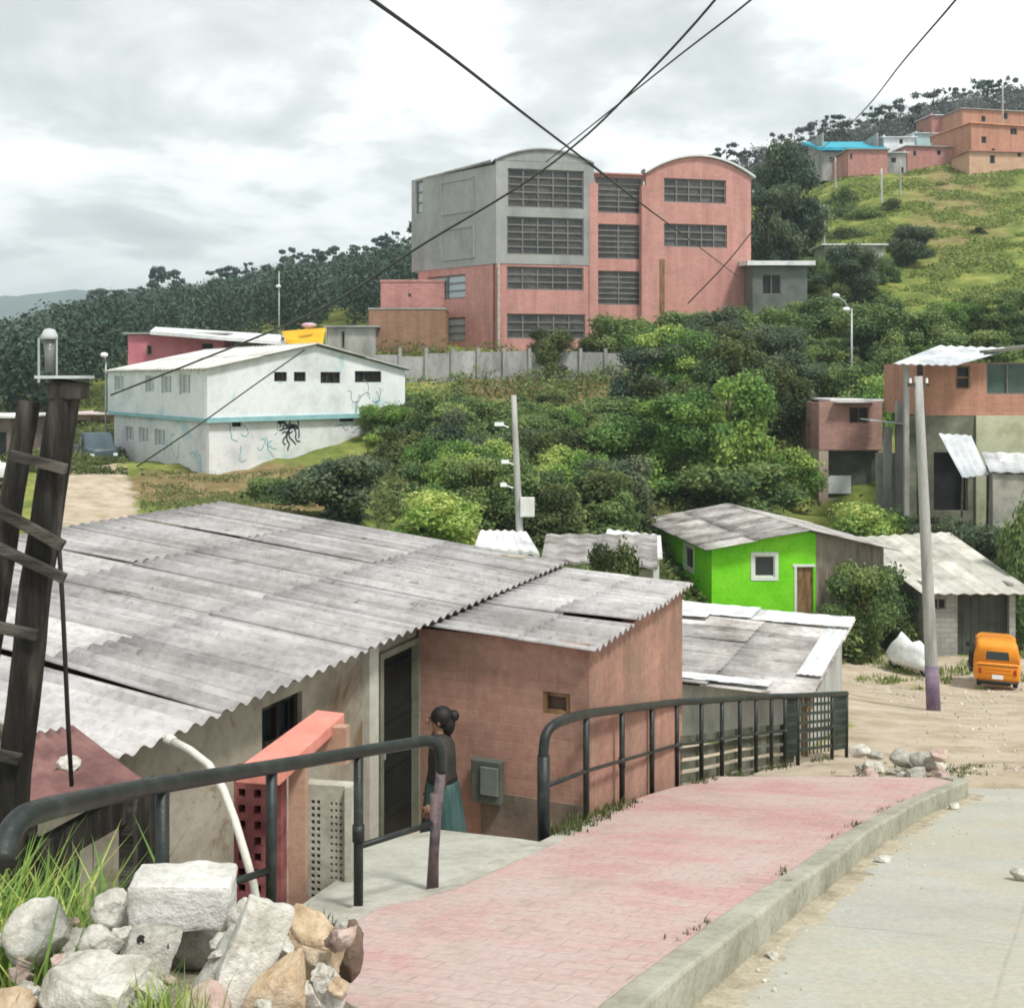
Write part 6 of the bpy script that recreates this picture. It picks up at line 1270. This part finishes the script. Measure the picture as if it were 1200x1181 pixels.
for key, kind, mat, seeds in (('bush_mid', 'bush', lf_mid, (1, 2, 3)), ('bush_bright', 'bush', lf_bright, (4, 5, 6)), ('bush_dark', 'bush', lf_dark, (7, 8)), ('bush_olive', 'bush', lf_olive, (9, 10)), ('tree_mid', 'tree', lf_mid, (11, 12)), ('tree_bright', 'tree', lf_bright, (13, 14)), ('tree_dark', 'tree', lf_dark, (15, 16)), ('pine', 'pine', lf_blue, (17, 18, 19)), ('gum', 'gum', lf_grey, (20, 21, 22)), ('gumdark', 'gum', lf_blue, (23, 24, 25))):
    MATCUR = mat; PR[key] = [proto(kind, s) for s in seeds]
used = {}
NAMES = {'bush': ('bush', 'bush'), 'tree': ('leafy_tree', 'tree'), 'pine': ('pine_tree', 'tree'), 'gum': ('thin_tree', 'tree'), 'gumdark': ('thin_tree', 'tree')}
def plant(key, px, pyt, wpx, Y, label, group, x=None, hgt=None, rnd=random.Random(5)):
    x = xat(px, Y) if x is None else x; zb_ = T(x, Y) - .15; h_ = hgt or max(1.0, zat(pyt, Y) - zb_); w_ = wpx / F * Y * 1.08; asp = {'bush': .72, 'tree': .95}.get(key.split('_')[0], 1.2)
    if h_ < asp * w_: zb_ -= asp * w_ - h_; h_ = asp * w_
    i = used.get(key, 0); used[key] = i + 1; src = PR[key][i % len(PR[key])]; nm, cat = NAMES[key.split('_')[0]]
    e = src.copy(); C.objects.link(e); e.name = nm; e.location = (x, Y, zb_); e.rotation_euler = (0, 0, rnd.uniform(0, 6.28)); e.scale = (w_, w_ * rnd.uniform(.9, 1.1), h_)
    tag(e, label, cat, group)
    for ch in src.children: c_ = ch.copy(); C.objects.link(c_); c_.parent = e; c_.name = ch.name.split('.')[0]
    return e
G1 = 'bushes filling the valley below the school'
for row in (
    ('bush_dark', 398, 512, 140, 43, 'dark rounded bush just above the ridge of the big grey roof'),
    ('bush_bright', 502, 556, 125, 38, 'bright yellow flecked bush just above the middle of the big roof'),
    ('bush_mid', 330, 545, 90, 47, 'low bush on the bank before the white building gable'),
    ('tree_mid', 530, 454, 123, 60, 'leafy tree right of the white building'),
    ('bush_mid', 484, 455, 50, 70, 'bush touching the right corner of the white building'),
    ('bush_olive', 470, 491, 89, 58, 'olive bush below the right corner of the white building'),
    ('bush_mid', 578, 448, 107, 64, 'bush under the stone wall left of the middle pole top'),
    ('bush_olive', 655, 478, 134, 58, 'brownish olive bush right of the middle pole top'),
    ('bush_mid', 606, 531, 134, 48, 'bush behind the lower part of the middle pole'),
    ('bush_mid', 556, 506, 100, 52, 'bush left of the middle pole'),
    ('bush_olive', 690, 526, 145, 50, 'wide olive bush right of the meter box'),
    ('bush_mid', 706, 448, 112, 66, 'bush below the right half of the stone wall'),
    ('tree_dark', 760, 398, 110, 70, 'dark round tree at the right end of the stone wall'),
    ('bush_bright', 745, 471, 134, 60, 'light green bush below the dark round tree'),
    ('tree_bright', 858, 422, 150, 58, 'large bright green tree left of the brick house'),
    ('tree_bright', 800, 456, 134, 58, 'bright green tree leaning left of the large one'),
    ('bush_mid', 862, 520, 140, 56.5, 'shaded bush under the large bright tree'),
    ('bush_mid', 722, 558, 100, 48, 'bush behind the low shacks left of the green house'),
    ('bush_dark', 815, 531, 134, 59, 'dark bush behind the apex of the green house roof'),
    ('bush_olive', 650, 546, 100, 46, 'small olive bush right of the meter box foot'),
    ('bush_olive', 640, 372, 66, 78, 'small bush before the lowest school windows'),
    ('bush_mid', 735, 352, 96, 80, 'bush before the middle bay of the school'),
    ('bush_olive', 690, 385, 60, 80, 'low olive bush left of the middle bay of the school'),
    ('bush_mid', 806, 352, 90, 80, 'bush before the right wing of the school'),
    ('tree_mid', 862, 352, 110, 76, 'leafy tree before the right corner of the school'),
    ('bush_mid', 912, 345, 90, 78, 'bush in front of the dark grey shed'),
    ('bush_bright', 830, 400, 100, 70, 'light bush between school wall and large bright tree'),
    ('tree_mid', 945, 392, 100, 76, 'leafy tree behind the brick house roof'),
    ('bush_mid', 878, 412, 80, 66, 'bush touching the top of the large bright tree'),
    ('bush_olive', 780, 431, 100, 66, 'olive bush between the dark round tree and the bright tree'),
    ('bush_bright', 1000, 572, 110, 53, 'bright bush before the porch of the brick house'),
    ('bush_mid', 1018, 636, 100, 43.6, 'dark green bush against the right wall of the green house'),
    ('bush_mid', 975, 690, 60, 43.4, 'low bush before the bare wall of the green house'),
    ('bush_mid', 1200, 540, 80, 45, 'bush at the right edge behind the garage'),
    ('bush_dark', 1150, 585, 90, 49, 'dark bush below the sheet awning'),
    ('bush_dark', 1080, 590, 80, 52, 'dark bush behind the concrete pole'),
    ('bush_dark', 1190, 620, 70, 50.5, 'dark bush rising over the garage roof'),
    ('bush_bright', 1035, 590, 80, 55, 'bright bush under the narrow ruined wall'),
    ('bush_olive', 1010, 740, 50, 42.6, 'tuft of weeds at the lane edge left of the covered motorbike'),
    ('bush_olive', 720, 606, 80, 31, 'weedy bush growing between the big roof and the low shacks'),
    ('bush_mid', 672, 632, 50, 27, 'small weedy bush at the far corner of the big roof'),
): plant(*row, G1)
G5 = 'low scrub between the larger bushes of the valley'
rv = random.Random(21)
for k in range(110):
    Y = rv.uniform(47, 74); px = rv.uniform(440, 940) if Y > 60 else rv.uniform(495, 800); x = xat(px, Y)
    if Y < 58 and px > 735: continue
    if k % 4 == 0: px = rv.uniform(775, 1000); Y = rv.uniform(66, 79); x = xat(px, Y)
    wp = rv.uniform(50, 95); hh = wp / F * Y * rv.uniform(.85, 1.2)
    if px < 760:
        hh = min(hh, zat(462, Y) - T(x, Y)); wp = min(wp, hh / .75 / Y * F)
        if hh < 1.2: continue
    plant(rv.choice(('bush_mid', 'bush_olive', 'bush_mid', 'bush_bright', 'bush_dark')), px, 0, wp, Y, 'low scrub bush filling a gap of the thicket below the school', G5, x=x, hgt=hh)
for k in range(60):
    Y = rv.uniform(64, 75.5); px = rv.uniform(448, 775); x = xat(px, Y); hh = min(rv.uniform(1.2, 2.6), zat(rv.uniform(452, 468), Y) - T(x, Y))
    if hh < .7: continue
    plant(rv.choice(('bush_olive', 'bush_mid', 'bush_olive', 'bush_dark', 'bush_mid')), px, 0, hh / Y * F * 1.25, Y, 'low scrub bush filling a gap of the thicket below the school', G5, x=x, hgt=hh)
G6 = 'low scrub at the foot of the right hillside'
for k in range(46):
    Y = rv.uniform(76, 104); px = rv.uniform(935, 1215); wp = rv.uniform(30, 62); hh = wp / F * Y * rv.uniform(.75, 1.1)
    if px > 1045 and Y > 85: continue
    plant(rv.choice(('bush_mid', 'bush_olive', 'bush_mid', 'bush_bright')), px, 0, wp, Y, 'low scrub bush at the foot of the right hillside', G6, hgt=hh)
G2 = 'trees and bushes on the right hillside'
for row in (
    ('tree_dark', 916, 165, 100, 104, 'huge dark tree right behind the school'),
    ('tree_dark', 905, 210, 80, 98, 'dark tree touching the right side of the school'),
    ('bush_dark', 945, 225, 80, 106, 'dark bush above the grey shed roof'),
    ('tree_dark', 998, 285, 88, 90, 'dark cone shaped tree before the pale block'),
    ('bush_dark', 1062, 255, 68, 104, 'round dark bush alone on the grassy slope'),
    ('bush_mid', 968, 330, 90, 80, 'bush left of the slim street lamp'),
    ('tree_mid', 1030, 345, 100, 78, 'leafy tree right of the slim street lamp'),
    ('bush_mid', 1075, 350, 80, 80, 'bush above the silver porch roof'),
    ('bush_bright', 1105, 345, 80, 82, 'bright bush at the foot of the grassy slope'),
    ('tree_mid', 1178, 334, 70, 80, 'leafy tree at the right edge of the slope foot'),
    ('bush_mid', 1145, 372, 100, 76, 'bush behind the dark roof of the porch house'),
    ('bush_dark', 1200, 330, 70, 84, 'dark bush cut by the right edge on the slope'),
    ('bush_mid', 1050, 385, 90, 70, 'bush left of the silver porch roof'),
    ('bush_mid', 990, 405, 90, 68, 'bush above the roof of the pinkish brick house'),
    ('bush_bright', 1015, 420, 80, 65, 'light bush between pinkish brick house and porch post'),
    ('tree_mid', 985, 215, 60, 128, 'leafy tree below the pink hill house'),
    ('bush_mid', 1005, 235, 60, 124, 'bush left of the pale hillside pole'),
    ('bush_olive', 1045, 225, 50, 126, 'olive bush between the two hillside poles'),
    ('bush_mid', 1010, 262, 50, 115, 'bush left of the round dark bush'),
    ('bush_olive', 970, 258, 60, 116, 'olive bush by the thin pole on the slope'),
    ('bush_olive', 1095, 215, 50, 134, 'olive bush under the row of hill houses'),
    ('bush_olive', 1150, 268, 26, 112, 'small olive bush alone near the right edge of the grassy slope'),
    ('bush_mid', 955, 290, 50, 96, 'bush right of the dark grey shed'),
): plant(*row, G2)
G3 = 'trees along the skyline of the left wood'
rs = random.Random(11)
for i, (px, pyt, Y) in enumerate(((68, 368, 280), (92, 352, 270), (118, 338, 265), (140, 340, 262), (162, 336, 258), (187, 312, 250), (205, 316, 246), (222, 330, 250), (252, 318, 245), (268, 312, 240), (290, 308, 238), (312, 310, 240), (338, 290, 235), (352, 296, 236), (372, 292, 235), (392, 288, 232), (410, 284, 230), (430, 288, 230), (448, 276, 228), (466, 272, 226), (484, 258, 224), (498, 262, 224))):
    plant('gumdark' if i % 3 == 1 else 'pine', px, pyt, rs.uniform(26, 46), Y, 'dark pine standing against the sky on the left wooded ridge' if i % 3 != 1 else 'thin tufted tree standing against the sky on the left wooded ridge', G3)
G4 = 'thin trees along the skyline of the right hill'
for i in range(30):
    px = 745 + i * 15.6; pyt = float(np.interp(px, [740, 860, 900, 1000, 1100, 1160, 1220], [206, 178, 160, 138, 112, 92, 96])) + rs.uniform(-9, 12)
    plant('gum' if i % 3 else 'gumdark', px, pyt, rs.uniform(34, 64), rs.uniform(172, 190), 'thin grey green tree on the skyline of the right hill' if i % 3 else 'dark tufted thin tree on the skyline of the right hill', G4)
for lst in PR.values():
    for e in lst:
        for ch in list(e.children): bpy.data.objects.remove(ch)
        bpy.data.objects.remove(e)
# far woods that read as one mass
def forest(name, label, spots, mat, per, size, seed):
    rnd = random.Random(seed); bl_ = []
    for (x, y, h_, w_) in spots:
        z = T(x, y)
        for k in range(6): a = rnd.uniform(0, 6.28); q_ = rnd.uniform(0, .5) * w_; bl_.append(((x + math.cos(a) * q_, y + math.sin(a) * q_, z + h_ * rnd.uniform(.25, .95)), (w_ * rnd.uniform(.22, .4),) * 2 + (h_ * rnd.uniform(.10, .2),)))
    o = leaves(name, bl_, per * len(spots), size, seed, mat, clump=.4); tag(o, label, 'wood', kind='stuff'); return o
rf = random.Random(3); sp = []
SKX, SKY = [-80, 0, 60, 110, 180, 260, 330, 400, 490, 540], [392, 384, 368, 352, 340, 330, 312, 306, 284, 275]
for k in range(1000):
    px = rf.uniform(-70, 520); Y = rf.uniform(80, 292); x = xat(px, Y); cap = zat(float(np.interp(px, SKX, SKY)), Y) - T(x, Y)
    if Y < 118 and px > 130 or Y < 96 and px > 90: continue
    h_ = min(rf.uniform(6, 11), cap)
    if h_ > 2.2: sp.append((x, Y, h_, rf.uniform(3.2, 5.5)))
forest('woods', 'dark pine wood covering the hillside behind the white building', sp, lf_blue, 360, .25, 4)
sp = []
for k in range(300):
    px = rf.uniform(720, 1280); Y = rf.uniform(163, 192); x = xat(px, Y); cap = zat(float(np.interp(px, [740, 860, 900, 1000, 1100, 1160, 1280], [214, 186, 168, 147, 122, 104, 98])), Y) - T(x, Y)
    if cap > 2: sp.append((x, Y, min(cap, rf.uniform(4, 9)), rf.uniform(3.5, 5.5)))
forest('woods', 'grey green scrub wood over the crest behind the hill houses', sp, lf_grey, 300, .22, 5)
# rough grass and weeds
def tufts(name, label, pts, mat, seed, hgt, blades=5, wd=.02):
    r = random.Random(seed); mb = MB(); q = []; tone = []
    for (x, y, z, s) in pts:
        for k in range(blades):
            a = r.uniform(0, 6.28); ln_ = hgt * s * r.uniform(.5, 1.2); lean = r.uniform(.15, .8) * ln_; w_ = wd * s * r.uniform(.7, 1.3); ox, oy = r.uniform(-.5, .5) * hgt * s, r.uniform(-.5, .5) * hgt * s
            d_ = V((math.cos(a), math.sin(a), 0)); sd_ = V((-d_.y, d_.x, 0)) * w_; b = V((x + ox, y + oy, z - .02))
            q += [b - sd_, b + sd_, b + d_ * lean * .4 + UP * ln_ * .65 + sd_ * .7, b + d_ * lean * .4 + UP * ln_ * .65 - sd_ * .7, b + d_ * lean + UP * ln_]; tone += [r.random()] * 2
    n = len(q) // 5; me = bpy.data.meshes.new(name); fs = []
    for i in range(n): o_ = i * 5; fs += [(o_, o_ + 1, o_ + 2, o_ + 3), (o_ + 3, o_ + 2, o_ + 4)]
    me.from_pydata([tuple(p) for p in q], [], fs); a_ = me.attributes.new('tone', 'FLOAT', 'FACE'); a_.data.foreach_set('value', tone); me.materials.append(mat)
    o = bpy.data.objects.new(name, me); C.objects.link(o); tag(o, label, 'grass', kind='stuff'); return o
def cover(name, label, n, pxr, Yr, keep, mat, size, hgt, seed, cat='ground cover'):
    r = np.random.default_rng(seed); Y = r.uniform(Yr[0], Yr[1], n); px = r.uniform(pxr[0], pxr[1], n); x = (px - CX) / F * Y
    q = np.array([mnoise.noise(V((a_ * .22, b_ * .22, seed))) for a_, b_ in zip(x, Y)]); ok = (q > keep) & (r.random(n) < .35 + q * 1.6); x, Y, q = x[ok], Y[ok], q[ok]; n = len(x)
    c = np.stack([x, Y, terr(x, Y) + r.random(n) ** 1.6 * hgt * (.6 + q * 2) + .02], -1)
    nrm = r.normal(size=(n, 3)) * .7 + np.array([0, -.3, .8]); nrm /= np.linalg.norm(nrm, axis=1)[:, None]; t = np.cross(nrm, r.normal(size=(n, 3))); t /= np.linalg.norm(t, axis=1)[:, None]; b = np.cross(nrm, t)
    sz = size * (.5 + r.random(n))[:, None]; qd = np.stack([c - t * sz, c + b * sz * .5, c + t * sz, c - b * sz * .5], 1).reshape(-1, 3)
    tone = np.clip(.5 + q * .7 + (r.random(n) - .5) * .6, 0, 1).astype(np.float32); me = bpy.data.meshes.new(name)
    me.vertices.add(4 * n); me.vertices.foreach_set('co', qd.astype(np.float32).ravel()); me.loops.add(4 * n); me.loops.foreach_set('vertex_index', np.arange(4 * n, dtype=np.int32)); me.polygons.add(n); me.polygons.foreach_set('loop_start', np.arange(0, 4 * n, 4, dtype=np.int32)); me.update(calc_edges=True)
    at_ = me.attributes.new('tone', 'FLOAT', 'FACE'); at_.data.foreach_set('value', tone); me.materials.append(mat); o = bpy.data.objects.new(name, me); C.objects.link(o); tag(o, label, cat, kind='stuff')
cover('hillside_grass', 'yellow green rough grass on the right hillside', 120000, (940, 1240), (84, 143), -.30, lf_grass, .16, .22, 3, 'grass')
cover('bank_grass', 'dry and green grass on the bank before the white building', 20000, (165, 480), (40, 58), -.15, lf_olive, .07, .16, 5, 'grass')
cover('undergrowth', 'tangled olive undergrowth between the bushes of the valley', 90000, (440, 1010), (42, 84), -.45, lf_olive, .13, .75, 9)
cover('creeping_plants', 'patches of green creeping plants below the school', 50000, (440, 1010), (42, 84), .0, lf_mid, .13, 1.0, 12)
cover('rough_meadow', 'rough meadow behind the timber pole left of the white building', 50000, (-60, 150), (56, 100), -.35, lf_olive, .14, .5, 15, 'meadow')
r = random.Random(8); pts = []
for k in range(560):
    x, y = r.gauss(-2.05, .20), r.uniform(3.7, 4.65); pts.append((x, y, plane(y), r.uniform(.6, 1.3)))
for k in range(26): x, y = r.gauss(-1.05, .06), r.uniform(3.2, 3.4); pts.append((x, y, plane(y) + .26, .34))
for k in range(30): x, y = r.gauss(-1.5, .06), r.uniform(3.85, 4.0); pts.append((x, y, plane(y) + .24, .4))
tufts('verge_grass', 'green grass at the bottom left around the rubble', pts, lf_bright, 3, .42, 6, .008)
pts = []
for k in range(330):
    y = r.choice((r.uniform(8.5, 10.8), r.uniform(12.6, 16.5), r.uniform(8.5, 10.8), r.uniform(5.4, 5.9))); x = railx(y) + r.gauss(.05, .07)
    if mnoise.noise(V((0, y * 1.6, 3))) > -.1: pts.append((x, y, plane(y), r.uniform(.4, 1.1)))
for k in range(300):
    y = r.uniform(5, 12.5); x = lerp(SWR, y) + r.gauss(-.03, .03)
    if mnoise.noise(V((5, y * 1.9, 3))) > .12: pts.append((x, y, plane(y) + .01, r.uniform(.2, .5)))
for k in range(260): y = r.uniform(13.2, 16.5); x = 4.4 + (y - 13.2) * .7 + r.gauss(0, .5); pts.append((x, y, T(x, y), r.uniform(.4, 1.0)))
tufts('weeds', 'small weeds along the railing feet and kerb', pts, lf_olive, 4, .09, 6, .007)
pts = []
for k in range(1400):
    px, Y = r.uniform(1000, 1230), r.uniform(37, 43.5); x = xat(px, Y)
    if mnoise.noise(V((x * .6, Y * .6, 1))) > .05: pts.append((x, Y, T(x, Y), r.uniform(.3, .9)))
tufts('lane_weeds', 'weeds at the edge of the dirt lane by the garage', pts, lf_grass, 6, .3, 5, .025)

# loose gravel on the lane and the road edge
r = random.Random(17); mb = MB()
for k in range(800):
    if k % 5: y = r.uniform(13.6, 40); x = float(np.interp(y, [13, 17, 22, 30, 40], [4.6, 5.6, 8.4, 10, 11])) + abs(r.gauss(0, 4.5)); z = T(x, y)
    else: y = r.uniform(4, 13.3); x = lerp(SWR, y) + .22 + abs(r.gauss(0, .3)); z = plane(y) - .168
    s_ = r.uniform(.006, .022) * (1 + y / 22) if k % 5 else r.uniform(.004, .013); R_ = Matrix.Rotation(r.uniform(0, 3), 3, V((r.random(), r.random(), .3)).normalized()); mb.tone = r.uniform(.85, 1.35); mb.ell((x, y, z + s_ * .2), (s_ * r.uniform(.8, 1.5), s_, s_ * .6), 6, 4, R_)
o = mb.build('gravel', PM('gravel_stone', [(.30, .27, .22), (.45, .42, .36), (.56, .53, .47)], 2, .9, 0, tone=True), tone=True, merge=False); tag(o, 'loose gravel scattered over the dirt lane and road edge', 'gravel', kind='stuff')

# ------------------------------------------------------------------ air between here and the far hills
hm = bpy.data.materials.new('hazy_air'); hm.use_nodes = True; t = hm.node_tree; t.nodes.remove(t.nodes['Principled BSDF'])
vn = N(t, 'ShaderNodeVolumePrincipled'); vn.inputs['Color'].default_value = (.78, .92, .97, 1); vn.inputs['Density'].default_value = .00048; vn.inputs['Anisotropy'].default_value = .2
L(t, vn.outputs[0], t.nodes['Material Output'].inputs['Volume'])
mb = MB(); mb.box((0, 0, 90), (6700, 6800, 300)); o = mb.build('haze', hm); o['kind'] = 'stuff'
